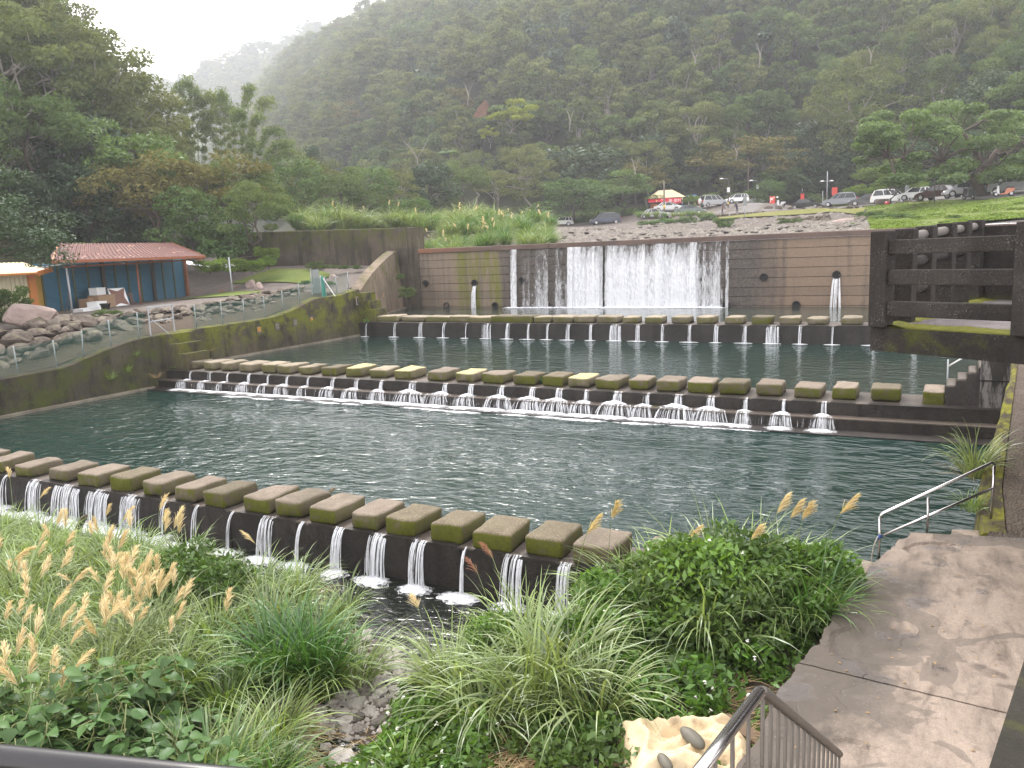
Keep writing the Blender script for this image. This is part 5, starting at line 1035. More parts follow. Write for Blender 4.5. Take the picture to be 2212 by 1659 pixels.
for i, (a, b, d) in enumerate(fp):
    q = pd(a, b, d); c = Vector((q.x, q.y, 0)); post(c, .24, .26, DZ-.3, q.z, e2)
    if prev is not None:
        for z, h in ((-.12, .14), (-.5, .16), (-.9, .18)):
            u_ = (c-prev[0]).normalized(); a_ = prev[0]+u_*.13; b_ = c-u_*.13; mb = MB(); mb.tube([(a_.x, a_.y, prev[1]+z), (b_.x, b_.y, q.z+z)], h*.5, 8); mb.obj('rail', M['slab' if z > -.2 else 'bridge'], br)
    prev = (c, q.z)
q0 = pd(2109, 475, 15.1); q1 = pd(2330, 470, 13.0); mb = MB(); mb.beam((q0.x+.2, q0.y, 4.85), (q1.x+1.5, q1.y, 4.87), .2, 1.36).obj('parapet', M['bridge'], br)
pr = thing('bridge_pier', 'dark concrete pier wall holding up the footbridge at the right bank', 'wall', (1.9, 13.5, 2)); p = [CB+e1*2.9+e2*1.2, CB+e1*6+e2*.6, CB+e1*6+e2*7.5, CB+e1*2.2+e2*7.5]; MB().hexa([(a.x, a.y, -.5) for a in p]+[(a.x, a.y, DZ-.40) for a in p]).obj('wall_face', M['abutment'], pr)
# slanting mossy beam and stair rails beside the camera
bm_ = thing('stair_stringer', 'thick mossy concrete beam slanting down the steps at the right corner', 'beam', (.3, 3, 3.6)); a0, a1 = Vector((.10, 2.3, 3.95)), Vector((.47, 5.75, 2.78)); d_ = (a1-a0); a0 = a0-d_*.4; a1 = a1+d_*.45; MB().beam(a0+Vector((.16, 0, -.2)), a1+Vector((.16, 0, -.2)), .32, .40).obj('beam', M['beam_moss'], bm_)
MB().box((.7, 7.0, .6), (.95, 7.25, 2.1)).obj('pier', M['beam_moss'], bm_)
sr = thing('stair_railing', 'stainless stair railing with brown upright bars turning a corner at lower right', 'railing', (-.7, 3.5, 2.6)); C1 = Vector((-.70, 3.51, 3.5)); C0 = Vector((-.86, 2.3, 3.5)); C2 = Vector((-.60, 5.75, 1.86))
MB().tube([C0, C1-Vector((.002, .02, 0))], .027, 14).obj('handrail', M['steel'], sr); MB().tube([C1-Vector((.002, .02, 0)), C1+(C2-C1)*.02, C2], .026, 12).obj('handrail', M['steel_dull'], sr)
for t_ in np.linspace(0.015, 1, 15): p = C1+(C2-C1)*float(t_); MB().tube([p-Vector((0, 0, .02)), p-Vector((0, 0, .95))], .010, 6).obj('baluster', M['steel_dull'], sr)
for t_ in np.linspace(.13, .9, 6): p = C1+(C0-C1)*float(t_); MB().tube([p-Vector((0, 0, .02)), p-Vector((0, 0, .95))], .010, 6).obj('baluster', M['steel_dull'], sr)
for a, b in ((C1, C2), (C1, C0)): MB().beam(a-Vector((0, 0, .42)), b-Vector((0, 0, .42 if b is C2 else .42)), .012, .045).obj('flat_bar', M['steel_dull'], sr)
ch = thing('near_railing', 'blurred black tubular rail crossing the lower left corner', 'railing', (-1.6, 1, 4.4)); MB().tube([(-2.6, .66, 4.47), (-1.81, .90, 4.45), (-1.39, 1.03, 4.445), (-.86, 1.2, 4.44)], .026, 14).obj('handrail', M['black_paint'], ch)
for x in (-.9, -2.3): MB().tube([(x, 1.19+(x+.9)*.36, 4.43), (x, 1.19+(x+.9)*.36, 3.3)], .02, 8).obj('post', M['black_paint'], ch)
kind(MB().hexa([(-1.4, 2.0, -1), (3, 2.0, -1), (3, 3.4, -1), (-1.1, 3.4, -1), (-1.4, 2.0, 2.55), (3, 2.0, 2.55), (3, 3.4, 2.55), (-1.1, 3.4, 2.55)]).obj('upper_landing', M['path_dirt']))
stt = thing('stairway', 'concrete steps dropping to the landing between the railing and the mossy beam', 'steps', (0, 4.5, .7))
for i in range(9): y = 3.41+.26*i; z = 2.37-.19*i; MB().box((-.9, y, .3), (.36, y+.255, z)).obj('step', M['path_dirt'], stt)
# ------------------------------------------------------------ road, lawn and parking above the dam
def Unp(x, y): return np.clip(U(x, y), 4, 15)
def up(px_, py__, d): q = pd(px_, py__, d); return (q.x, q.y)
kind(loft('road', [up(1050, 489, 132), up(1215, 490, 128), up(1330, 487, 124), up(1440, 476, 119), up(1560, 464, 116), up(1700, 458, 117), up(1790, 453, 111), up(1880, 448, 100), up(1960, 437, 91), up(2030, 434, 81), up(2110, 428, 75), up(2260, 420, 68)],
          [up(1050, 480, 150), up(1215, 480, 142), up(1330, 478, 138), up(1440, 462, 136), up(1560, 450, 136), up(1700, 446, 134), up(1790, 438, 126), up(1880, 432, 114), up(1960, 425, 106), up(2030, 420, 96), up(2110, 415, 90), up(2260, 410, 84)], Unp, M['asphalt'], 90, 10, .10))
kind(loft('lawn', [up(1520, 478, 106), up(1640, 473, 101), up(1790, 465, 96), up(1860, 470, 80)], [up(1540, 468, 114), up(1640, 461, 113), up(1760, 459, 112), up(1880, 449, 98)], Unp, M['lawn'], 50, 10, .14))
kind(loft('grass_slope', [(py_(a, 490, 50.75).x, 50.75) for a in (1885, 1960, 2050, 2150, 2300, 2500)], [up(1870, 452, 94), up(1960, 440, 88), up(2040, 437, 79), up(2120, 431, 73), up(2330, 418, 66)], Unp, M['turf'], 60, 24, .14, None, .05))
def car(label, kd, paintm, px_, pyb, dep, face, cat='car', grp='cars parked along the road above the dam', yaw=0.0, Lc=None):
    """a parked car: body shell, cabin glass, roof, pillars, wheels, lamps. face: +1 nose to the right of the picture"""
    q = pd(px_, pyb, dep); x, y = q.x, q.y; z = float(Unp(x, y))+.105
    a = pd(px_-30, pyb, dep+ROADSLOPE(px_)); b = pd(px_+30, pyb, dep-ROADSLOPE(px_)); hd = math.atan2(b.y-a.y, b.x-a.x)+(math.pi if face < 0 else 0)+yaw
    t_ = thing({'minivan': 'parked_minivan', 'suv': 'parked_suv', 'van': 'parked_van'}.get(kd, 'parked_car'), label, cat, (x, y, z), hd, grp)
    # side profile: length, belt, roof, bonnet, boot ; x forward
    Ld, W_, belt, roofz, cx = {'hatch': (3.7, 1.62, .88, 1.42, (-1.72, -1.45, .25, .95)), 'sedan': (4.6, 1.75, .90, 1.43, (-1.55, -.85, .35, 1.15)), 'suv': (4.5, 1.82, 1.02, 1.70, (-2.05, -1.75, .45, 1.15)), 'minivan': (4.65, 1.8, .98, 1.68, (-2.15, -1.9, .75, 1.55)), 'van': (4.7, 1.75, 1.05, 1.9, (-2.25, -2.15, 1.3, 1.9))}[kd]
    s = (Lc or Ld)/Ld; hL = Ld/2; w2 = W_/2; nose = belt-.13 if kd != 'van' else belt-.05; tail = belt-.03 if kd == 'sedan' else belt
    prof = [(-hL+.02, .32), (-hL, .55), (-hL+.06, tail-.12), (-hL+.16, tail), (cx[0], belt), (cx[3], belt), (hL-.45, nose), (hL-.12, nose-.14), (hL, .52), (hL-.03, .28)]
    # wheel arches cut in the sill line
    def arch(c): return [(c+.36*math.cos(a_), .30+.36*math.sin(a_)) for a_ in np.linspace(0, math.pi, 7)]
    wf, wr = hL-.82, -hL+.80; low = [(hL-.03, .24)]+arch(wf)+arch(wr)+[(-hL+.02, .26)]
    poly = prof+low; n = len(poly)
    def slabs(f): return [(px2, f*(1-.0*pz2), pz2) for px2, pz2 in poly]
    V = []; ys = (-w2+.06, -w2, w2, w2-.06); 
    for k, yv in enumerate(ys):
        for (a_, c_) in poly: tuck = .05 if (k in (0, 3)) else 0; V.append((a_*(1-.012*(k in (0, 3))), yv*(1-.06*max(0, (c_-.6))/.5), c_+(-.015 if k in (0, 3) and c_ > .7 else 0)))
    order_ = [0, 1, 2, 3]; ysort = [(-w2), (-w2+.06)]
    V = []; prm = [(-w2+.05, .985), (-w2, 1.0), (w2, 1.0), (w2-.05, .985)]
    V = []
    for yv, sc in ((-w2, .975), (-w2+.07, 1.0), (w2-.07, 1.0), (w2, .975)):
        V += [(a_*sc, yv*(1-.05*max(0, c_-.55)), .25+(c_-.25)*(.99 if sc < 1 else 1)) for a_, c_ in poly]
    F = [(r_*n+i, r_*n+(i+1) % n, (r_+1)*n+(i+1) % n, (r_+1)*n+i) for r_ in range(3) for i in range(n)]+[tuple(range(n))[::-1], tuple(range(3*n, 4*n))]
    me = MB().add(V, F).mesh('body', M[paintm]); link(me, t_)
    # cabin
    g0 = w2-.09; g1 = w2-.26; zt = roofz-.05; r0, r1 = cx[1], cx[2]
    cab = [(cx[0], -g0, belt-.02), (cx[3], -g0, belt-.02), (cx[3], g0, belt-.02), (cx[0], g0, belt-.02), (r0, -g1, zt), (r1, -g1, zt), (r1, g1, zt), (r0, g1, zt)]
    link(MB().hexa(cab).mesh('cabin_glass', M['glass']), t_)
    link(MB().hexa([(r0-.03, -g1-.02, zt+.001), (r1+.03, -g1-.02, zt+.001), (r1+.03, g1+.02, zt+.001), (r0-.03, g1+.02, zt+.001), (r0+.12, -g1+.14, roofz), (r1-.14, -g1+.14, roofz), (r1-.14, g1-.14, roofz), (r0+.12, g1-.14, roofz)]).mesh('roof', M[paintm]), t_)
    mb = MB()
    for sg in (-1, 1):
        for (u_, v_, wd_) in ((0, 0, .12), (1, 1, .07), (.45, .42, .06), (.75 if kd in ('suv', 'minivan') else .2, .72 if kd in ('suv', 'minivan') else .2, .06 if kd in ('suv', 'minivan') else .1)):
            p0 = Vector((cx[0]+(cx[3]-cx[0])*u_, sg*(g0+.012), belt-.02)); p1 = Vector((r0+(r1-r0)*v_, sg*(g1+.012), zt+.01)); mb.beam(p0, p1, wd_, .03, 0, (0, 1, 0))
    link(mb.mesh('pillar_frame', M[paintm]), t_)
    for xx in (wf, wr):
        for sg in (-1, 1):
            w = link(MB().tube([(xx, sg*(w2-.2), .31), (xx, sg*(w2-.015), .31)], .31, 16).mesh('wheel', M['tyre']), t_); link(MB().tube([(xx, sg*(w2-.03), .31), (xx, sg*(w2-.002), .31)], .2, 12).mesh('rim', M['rim']), w)
    for sg in (-1, 1):
        link(MB().box((hL-.30, sg*(w2-.36)-.15, nose-.22), (hL-.045, sg*(w2-.36)+.15, nose-.10)).mesh('headlight', M['lamp_clear']), t_)
        hgt = .36 if kd in ('suv', 'minivan', 'van') else .15; link(MB().box((-hL-.012, sg*(w2-.24)-.12, tail-.14-hgt*.6), (-hL+.14, sg*(w2-.24)+.13, tail-.1+hgt*.3)).mesh('tail_lamp', M['lamp_red']), t_)
        link(MB().box((cx[3]-.32, sg*(w2+.01)-.07, belt+.01), (cx[3]-.16, sg*(w2+.01)+.10, belt+.13)).mesh('mirror', M[paintm]), t_)
        mb = MB()
        for u_ in (.1, .22): mb.box((cx[0]+(cx[3]-cx[0])*(u_+.22)-.01, sg*w2*.985-.004, .42), (cx[0]+(cx[3]-cx[0])*(u_+.22)+.002, sg*w2*.985+.004, belt-.06))
        link(mb.mesh('door_seam', M['dark']), t_)
    link(MB().box((hL-.06, -w2+.12, .30), (hL+.03, w2-.12, .48)).mesh('bumper', M[paintm if kd != 'suv' else 'car_dark']), t_); link(MB().box((-hL-.03, -w2+.12, .32), (-hL+.05, w2-.12, .52)).mesh('bumper', M[paintm if kd != 'suv' else 'car_dark']), t_)
    link(MB().box((hL+.031, -.2, .36), (hL+.036, .2, .46)).mesh('number_plate', M['white_paint']), t_); link(MB().box((-hL-.036, -.2, .56), (-hL-.031, .2, .68)).mesh('number_plate', M['white_paint']), t_)
    if kd in ('suv', 'minivan'):
        for sg in (-1, 1): link(MB().tube([(r0+.2, sg*(g1-.05), roofz+.0), (r0+.3, sg*(g1-.05), roofz+.05), (r1-.4, sg*(g1-.05), roofz+.05), (r1-.3, sg*(g1-.05), roofz)], .022, 6).mesh('roof_rail', M['rim']), t_)
    t_.scale = (s, 1, 1); return t_
def ROADSLOPE(p): return float(np.interp(p, [1200, 1400, 1700, 1850, 2000, 2200], [.5, .4, .4, .5, .6, .6]))
car('small white hatchback parked alone beside the tall reeds', 'hatch', 'car_white', 1213, 489, 131, -1, yaw=.25)
car('dark navy minivan parked on the gravel road', 'minivan', 'car_navy', 1307, 485.5, 126, -1, yaw=.30)
car('silver sedan half hidden behind the green mound', 'sedan', 'car_silver', 1416, 478, 124, 1, yaw=-.3)
car('white sedan parked in front of the drinks stall', 'sedan', 'car_white', 1446, 471, 128, 1, yaw=-.35)
car('grey-green old sedan right of the drinks stall', 'sedan', 'car_green', 1491, 470.5, 124, 1, yaw=-.25)
sv = car('silver off-roader showing a white spare wheel cover', 'suv', 'car_silver', 1541, 459, 127, 1, yaw=.5); link(MB().tube([(-2.25, 0, .95), (-2.42, 0, .95)], .34, 16).mesh('spare_wheel', M['white_paint']), sv)
car('white car half hidden by the stone bridge parapet', 'hatch', 'car_white', 1590, 455, 130, -1, yaw=.3); car('long white car behind the other white one', 'sedan', 'car_white', 1618, 450, 134, 1)
car('black sedan left of the grey off-road car', 'sedan', 'car_black', 1743, 455, 121, 1, yaw=-.45); car('silver-grey crossover with red tail lamp behind the roadside boulders', 'suv', 'car_grey', 1815, 448.5, 111, -1, yaw=-.25)
car('black coupe-like sedan right of the silver-grey crossover', 'sedan', 'car_black', 1874, 446, 106, -1, yaw=-.1); car('white off-road car behind the small tree trunk', 'suv', 'car_white', 1925, 440, 101, 1, yaw=-.35)
car('white compact hatchback with a red tail lamp', 'hatch', 'car_white', 1975, 437, 96, -1, yaw=-.1); car('dark maroon sedan seen from behind', 'sedan', 'car_red', 2028, 436, 84, -1, yaw=-.6)
car('black car with red tail lamps behind the maroon sedan', 'hatch', 'car_black', 2062, 419, 97, -1, yaw=-.5); car('silver hatchback partly behind the fig trunk', 'hatch', 'car_silver', 2079, 427, 82, -1, yaw=.2)
car('dark grey hatchback right of the fig trunk', 'hatch', 'car_grey', 2140, 426, 78, -1, yaw=-.3, Lc=4.1); car('silver off-road car at the right picture edge', 'suv', 'car_silver', 2196, 421, 76, 1, yaw=-.3)
def scooter(label, px_, pyb, dep, c1, c2, yaw, helmet):
    q = pd(px_, pyb, dep); x, y = q.x, q.y; z = float(Unp(x, y))+.105; t_ = thing('motor_scooter', label, 'scooter', (x, y, z), yaw, 'scooters by the road')
    for xx in (-.6, .6): w = link(MB().tube([(xx, -.05, .25), (xx, .05, .25)], .25, 14).mesh('wheel', M['tyre']), t_); link(MB().tube([(xx, -.055, .25), (xx, .055, .25)], .13, 10).mesh('rim', M['rim']), w)
    link(MB().prism([(-.75, .45), (-.85, .72), (-.2, .72), (-.05, .32), (.35, .26), (.35, .2), (-.2, .2), (-.5, .35)], -.15, .15).mesh('rear_body', M[c2]), t_); link(MB().prism([(.35, .22), (.42, .95), (.52, 1.0), (.62, .55), (.5, .3)], -.17, .17).mesh('leg_shield', M[c1]), t_)
    link(MB().prism([(-.8, .73), (-.75, .84), (-.3, .86), (-.15, .78), (-.2, .725)], -.14, .14).mesh('seat', M['black_paint']), t_); link(MB().tube([(.36, -.34, 1.08), (.42, 0, 1.0), (.36, .34, 1.08)], .025, 6).mesh('handlebar', M['black_paint']), t_); link(MB().prism([(.4, .5), (.85, .42), (.8, .54), (.5, .6)], -.09, .09).mesh('mudguard', M[c1]), t_); link(MB().tube([(.54, 0, .92), (.6, 0, .9)], .09, 10).mesh('headlight', M['lamp_clear']), t_)
    for sg in (-1, 1): link(MB().tube([(.38, sg*.27, 1.07), (.36, sg*.33, 1.24), (.36, sg*.36, 1.3)], .035, 6).mesh('mirror', M['black_paint']), t_)
    if helmet:
        bm = bmesh.new(); bmesh.ops.create_uvsphere(bm, u_segments=14, v_segments=9, radius=.16)
        for v in bm.verts:
            v.co.z *= .95
            if v.co.z < -.05: v.co.z = -.05; v.co.x *= .9
        me = bpy.data.meshes.new('helmet'); bm.to_mesh(me); bm.free(); me.materials.append(M['white_paint']); h = link(me); h.location = t_.matrix_basis@Vector((.36, .36, 1.42)) if False else Vector((x+.36*math.cos(yaw)-.3*math.sin(yaw), y+.36*math.sin(yaw)+.3*math.cos(yaw), z+1.38)); tag(h, 'white helmet hung on the mirror of the '+('orange and white' if 'orange' in label else 'white')+' scooter', 'helmet')
    return t_
scooter('white scooter parked between the boulders and the red sign', 1686, 451, 121, 'car_white', 'car_white', 2.6, True); scooter('orange and white scooter parked at the right edge of the road', 2168, 421.5, 74, 'car_white', 'scooter_orange', 3.3, True)
scooter('dark scooter leaning in front of the fig trunk', 2092, 432, 76, 'car_dark', 'car_dark', 2.2, False)
# ---- drinks stall
q = pd(1445, 457, 133); sx, sy = q.x, q.y; sz = float(Unp(sx, sy)); rv = Vector((_r[0], _r[1], 0)); fv = Vector((-_r[1], _r[0], 0)); stl = thing('drinks_stall', 'small roadside drinks stall with a yellow tin roof and a red banner', 'stall', (sx, sy, sz))
def K(u, v, z): p = Vector((sx, sy, 0))+rv*u+fv*v; return (p.x, p.y, sz+z)
def kb(u0, u1, v0, v1, z0, z1, nm, mat): MB().hexa([K(u0, v0, z0), K(u1, v0, z0), K(u1, v1, z0), K(u0, v1, z0), K(u0, v0, z1), K(u1, v0, z1), K(u1, v1, z1), K(u0, v1, z1)]).obj(nm, M[mat], stl)
kb(-2.6, 1.9, .6, 3.2, 0, 1.9, 'kiosk', 'beam_dark'); kb(-1.0, 1.5, .2, .55, 0, .9, 'counter', 'footing')
MB().hexa([K(-3.5, -.6, 1.62), K(2.6, -.6, 1.72), K(2.6, 3.8, 1.72), K(-3.5, 3.8, 1.62), K(-1.4, 1.2, 2.95), K(.8, 1.2, 3.0), K(.8, 2.0, 3.0), K(-1.4, 2.0, 2.95)]).obj('roof', M['cream_roof'], stl)
MB().hexa([K(-3.4, -1.0, .98), K(-.9, -1.0, 1.05), K(-.9, -.4, 1.55), K(-3.4, -.4, 1.5), K(-3.4, -1.0, 1.02), K(-.9, -1.0, 1.09), K(-.9, -.4, 1.6), K(-3.4, -.4, 1.55)]).obj('awning', M['banner'], stl)
kb(-1.55, 1.95, -.72, -.69, .72, 1.58, 'banner', 'banner'); kb(1.95, 2.12, -.72, -.69, .72, 1.62, 'banner_edge', 'white_paint')
for ch_, u in (('花', -1.15), ('捲', .12), ('·', .55), ('飲', .98), ('料', 1.55)): tm = link(text_mesh('character', ch_, .56, M['white_ink'], .004), stl); tm.matrix_local = frame(rv, (0, 0, 1), (0, 0, 0)); tm.location = Vector(K(u, -.73, 1.15))-stl.location
for u, m_ in ((2.05, 'blue_board'), (-2.7, 'rusty')): MB().beam(K(u, -.5, 0), K(u, -.5, 1.7), .1, .1).obj('post', M[m_], stl)
kb(-2.9, -1.9, -.2, .5, 0, .8, 'side_panel', 'orange')
an = thing('lean_to', 'small blue-roofed lean-to right of the drinks stall', 'shelter', K(4.6, 2, 0)); 
def kb2(t_, u0, u1, v0, v1, z0, z1, nm, mat): MB().hexa([K(u0, v0, z0), K(u1, v0, z0), K(u1, v1, z0), K(u0, v1, z0), K(u0, v0, z1), K(u1, v0, z1), K(u1, v1, z1), K(u0, v1, z1)]).obj(nm, M[mat], t_)
kb2(an, 3.4, 4.8, 1.5, 3, 1.95, 2.1, 'roof', 'blue_board'); kb2(an, 3.5, 3.6, 1.5, 1.6, 0, 1.95, 'post', 'white_paint'); kb2(an, 2.4, 4.7, 2.6, 2.8, 0, 1.9, 'back_wall', 'abutment'); kb2(an, 4.5, 4.6, 1.5, 1.6, 0, 1.95, 'post', 'white_paint')
# ---- poles and signs
def pole(nm, label, cat, px_, p_top, p_bot, dep, r=.12, mat='slab', parts=()):
    q = pd(px_, p_bot, dep); h = (p_bot-p_top)*dep/FPX; t_ = thing(nm, label, cat, (q.x, q.y, q.z)); MB().tube([(q.x, q.y, q.z-.6), (q.x, q.y, q.z+h)], [r*1.15, r*.85], 8).obj('pole', M[mat], t_)
    for (kd, dz, m_, *s) in parts:
        c = Vector((q.x, q.y, q.z+h+dz)); u, v = rv, Vector((0, 0, 1))
        if kd == 'board': w, hh = s[0], s[1]; P = [c-rv*w/2-fv*(r+.06), c+rv*w/2-fv*(r+.06), c+rv*w/2-fv*(r+.02), c-rv*w/2-fv*(r+.02)]; MB().hexa([(p.x, p.y, p.z-hh/2) for p in P]+[(p.x, p.y, p.z+hh/2) for p in P]).obj(s[2] if len(s) > 2 else 'board', M[m_], t_)
        if kd == 'lamp': MB().tube([c, c+rv*s[0]*.5+Vector((0, 0, .15)), c+rv*s[0]+Vector((0, 0, .1))], .035, 5).obj('arm', M['galv'], t_); e = c+rv*s[0]+Vector((0, 0, .07)); MB().hexa([(e.x+a, e.y+b, e.z) for a, b in ((-.3, -.14), (.3, -.14), (.3, .14), (-.3, .14))]+[(e.x+a, e.y+b, e.z+.16) for a, b in ((-.16, -.08), (.16, -.08), (.16, .08), (-.16, .08))]).obj('lamp_head', M['white_paint'], t_)
        if kd == 'band': MB().tube([c, c+Vector((0, 0, s[0]))], r*1.14, 8).obj('band', M[m_], t_)
        if kd == 'arrow':
            cc = c-fv*(r+.065); mb = MB()
            for a, b in (((-.28, -.35), (-.28, .35)), ((-.22, .05), (.32, .40)), ((-.22, .05), (.1, -.02)), ((-.22, .05), (-.05, .32))): mb.beam(cc+rv*a[0]+Vector((0, 0, a[1])), cc+rv*b[0]+Vector((0, 0, b[1])), .004, .09, 0, (0, 0, 1) if a[0] != b[0] else rv)
            mb.obj('arrow', M['white_ink'], t_)
    return t_
pole('utility_pole', 'pale concrete pole with yellow band in front of the drinks stall', 'pole', 1435, 391, 457, 124, .13, 'footing', (('band', -4.2, 'yellow_paint', .6),))
pole('street_lamp', 'grey lamp pole with a white meter box left of the brown tree', 'street lamp', 1573, 386, 452, 124, .09, 'bark_brown', (('lamp', -.2, 'white_paint', -1.0), ('board', -1.75, 'white_paint', .42, .7, 'meter_box'), ('band', -3.9, 'yellow_paint', .35)))
pole('street_lamp', 'lamp pole in the bushes below the brown tree', 'street lamp', 1636, 391, 440, 132, .08, 'bark_brown', (('lamp', -.1, 'white_paint', -1.0), ('board', -1.0, 'white_paint', .35, .6, 'meter_box')))
pole('utility_pole', 'bare tall concrete pole rising through the brown tree', 'pole', 1616, 343, 440, 140, .14, 'footing'); pole('street_lamp', 'double-armed lamp pole above the silver-grey crossover', 'street lamp', 1786, 372, 440, 122, .07, 'galv', (('lamp', -1.5, 'white_paint', -.75), ('lamp', -1.5, 'white_paint', .65)))
pole('road_sign', 'red square sign with a white arrow near the white scooter', 'sign', 1668, 427, 452, 121, .035, 'galv', (('board', -.35, 'red_sign', .78, 1.05), ('arrow', -.35, 'white_ink')))
pole('red_banner', 'narrow red banner on a pole above the black sedan', 'sign', 1732.5, 408, 446, 126, .035, 'galv', (('board', -1.5, 'red_sign', .55, 1.45), ('board', -.6, 'beam_dark', .3, .5, 'plate')))
pole('road_sign', 'upright red board on a post left of the yellow-green shrubs', 'sign', 1802, 408, 440, 122, .03, 'galv', (('board', -.4, 'red_sign', .8, 1.15),))
pole('road_sign', 'grey sign panel seen edge-on before the stone bridge', 'sign', 1608.5, 425, 471, 100, .04, 'galv', (('board', -.5, 'board_grey', .42, 1.2),)); pole('marker_post', 'plain grey marker post behind the silver-grey crossover', 'post', 1777, 413, 440, 122, .05, 'galv')
pole('road_sign', 'tall grey and blue sign panel above the white compact hatchback', 'sign', 1958, 392, 432, 98, .04, 'galv', (('board', -.8, 'board_grey', .5, 1.5), ('board', -1.75, 'blue_board', .45, .35, 'plate'))); pole('lamp_post', 'thin dark post in front of the maroon sedan', 'post', 2018, 383, 437, 78, .05, 'beam_dark')
# ---- stone bridge and roadside boulders
sb = thing('stone_bridge', 'low arched stone bridge with a boulder-topped parapet', 'bridge', pd(1600, 466, 112)); P = []; n = 26
def SBp(i, z, dv_=0): px__ = 1545+112*i/n; q = pd(px__, 462, 113+.02*(px__-1545)+dv_); return Vector((q.x, q.y, z))
zb = float(Unp(*up(1600, 466, 112)))
for i in range(n):
    u0 = i/n; a, b = SBp(i, 0), SBp(i+1, 0); ar = .62*math.sqrt(max(0, 1-((i+.5-11)/5.0)**2)) if abs(i+.5-11) < 5 else -1.0
    d_ = fv*.8; lo = zb-.75+ar; zt_ = zb+.12+.012*i; MB().hexa([(a.x, a.y, lo), (b.x-.01, b.y, lo), (b.x+d_.x, b.y+d_.y, lo), (a.x+d_.x, a.y+d_.y, lo), (a.x, a.y, zt_), (b.x-.01, b.y, zt_), (b.x+d_.x, b.y+d_.y, zt_), (a.x+d_.x, a.y+d_.y, zt_)]).obj('stone', M['rock'], sb)
for i in range(0, n, 2): a = SBp(i+.5, zb+.12+.012*i); put(ROCKS[i % 8], sb, a+fv*.3, (.85, .5, .55), None, 'stone', .1)
MB().hexa([(p.x, p.y, z) for z in (zb-.2, zb+.30) for p in (SBp(2, 0, .9), SBp(n, 0, .9), SBp(n, 0, 1.1), SBp(2, 0, 1.1))]).obj('kerb', M['white_paint'], sb)
def rocks_at(lst, grp, mats=None):
    for (a, b, d, s, lb) in lst:
        q = pd(a, b, d); o = link((RIVER if 'grey' in lb else ROCKS)[int(a) % 6], None, (q.x, q.y, q.z-.05*s), RNG.uniform(0, 6), 'boulder'); o.scale = (s*1.2, s*.9, s*.85); tag(o, lb, 'boulder', grp)
rocks_at([(1660, 452, 119, 1.16, 'tall brown boulder left of the white scooter'), (1681, 453, 118, 1.29, 'pinkish-brown boulder in front of the white scooter'), (1706, 452, 118, 1.16, 'dark round boulder at the tail of the black sedan'), (1750, 454.5, 113, 1.50, 'flat grey boulder before the black sedan'), (1772, 452, 112, 1.02, 'reddish boulder at the nose of the black sedan'), (1783, 454, 110, 1.09, 'brown boulder before the nose of the silver-grey crossover'), (1795, 455, 107, 0.75, 'low brown stone on the lawn edge before the crossover'), (1805, 453, 108, 0.68, 'greenish stone before the crossover rear wheel'), (1818, 451, 106, 0.95, 'grey boulder before the crossover tail'), (1835, 450, 104, 1.02, 'brown boulder between the crossover and the black coupe'), (1851, 449, 102, 0.61, 'small block before the black coupe'), (1868, 448, 99, 0.68, 'square pale block before the black coupe door'), (1880, 448, 97, 0.61, 'small grey block left of the tree stump'), (1938, 443, 93, 1.02, 'dark boulder right of the small tree trunk'), (1962, 441, 90, 1.09, 'low dark boulder before the white compact hatchback'), (1984, 440, 86, 1.02, 'flat dark boulder before the maroon sedan')], 'boulders along the road edge')
stp = thing('tree_stump', 'squared wooden stump beside the small tree trunk', 'stump', pd(1905, 447, 97)); x, y, z = stp.location; MB().tube([(x, y, z-.3), (x, y, z+.9)], [.85, .75], 10).obj('trunk', M['bark_brown'], stp)
bl = bpy.data.objects.new('buoy', MB().tube([pd(1918, 446, 96), pd(1918, 436, 96)], [.42, .36], 10).mesh('buoy', M['lamp_red'])); COL.objects.link(bl); tag(bl, 'faded red plastic barrel beside the tree stump', 'barrel')
# terrace wall of rough stones with steps, at the back of the river bed
tw = thing('terrace_wall', 'rough stone terrace wall between the river bed and the lawn', 'wall', pd(1740, 482, 86))
for k in range(120):
    a = RNG.choice([RNG.uniform(1640, 1660), RNG.uniform(1700, 1792), RNG.uniform(1850, 1890), RNG.uniform(1726, 1785)]); d = np.interp(a, [1640, 1740, 1890], [97, 86, 66]); v = RNG.uniform(0, 1); base = np.interp(a, [1640, 1740, 1890], [488, 489, 489]); top = np.interp(a, [1640, 1700, 1792, 1890], [473, 471, 465, 476]); q = pd(a, base+(top-base)*v, d+2*v); s = RNG.uniform(.5, 1.1); put(ROCKS[k % 8], tw, q-Vector((0, 0, .2)), (s*1.3, s, s*.8), None, 'stone', .3)
for (a0, a1, p0, p1, d0, d1, nn) in ((1654, 1684, 488, 471, 92, 98, 6), (1765, 1850, 491, 464, 78, 92, 8)):
    for k in range(nn):
        f = k/(nn-1); sh = (f*38 if nn == 8 else 0); qa = pd(a0+sh, p0+(p1-p0)*f, d0+(d1-d0)*f); qb = pd(a1-22*(nn == 8)+sh*.55, p0+(p1-p0)*f-.5, d0+(d1-d0)*f-1); MB().beam(qa-Vector((0, 0, .2)), qb-Vector((0, 0, .2)), .8, .5).obj('step', M['slab'], tw)
sl_ = bpy.data.objects.new('boulder', rock_mesh('boulder', M['rock_pink'], 88, 2, .35)); COL.objects.link(sl_); sl_.location = pd(1805, 491, 74); sl_.scale = (4.2, 2, 2.6); sl_.rotation_euler = (.1, -.15, .3); tag(sl_, 'long pale slanting slab of rock at the foot of the terrace steps', 'boulder')
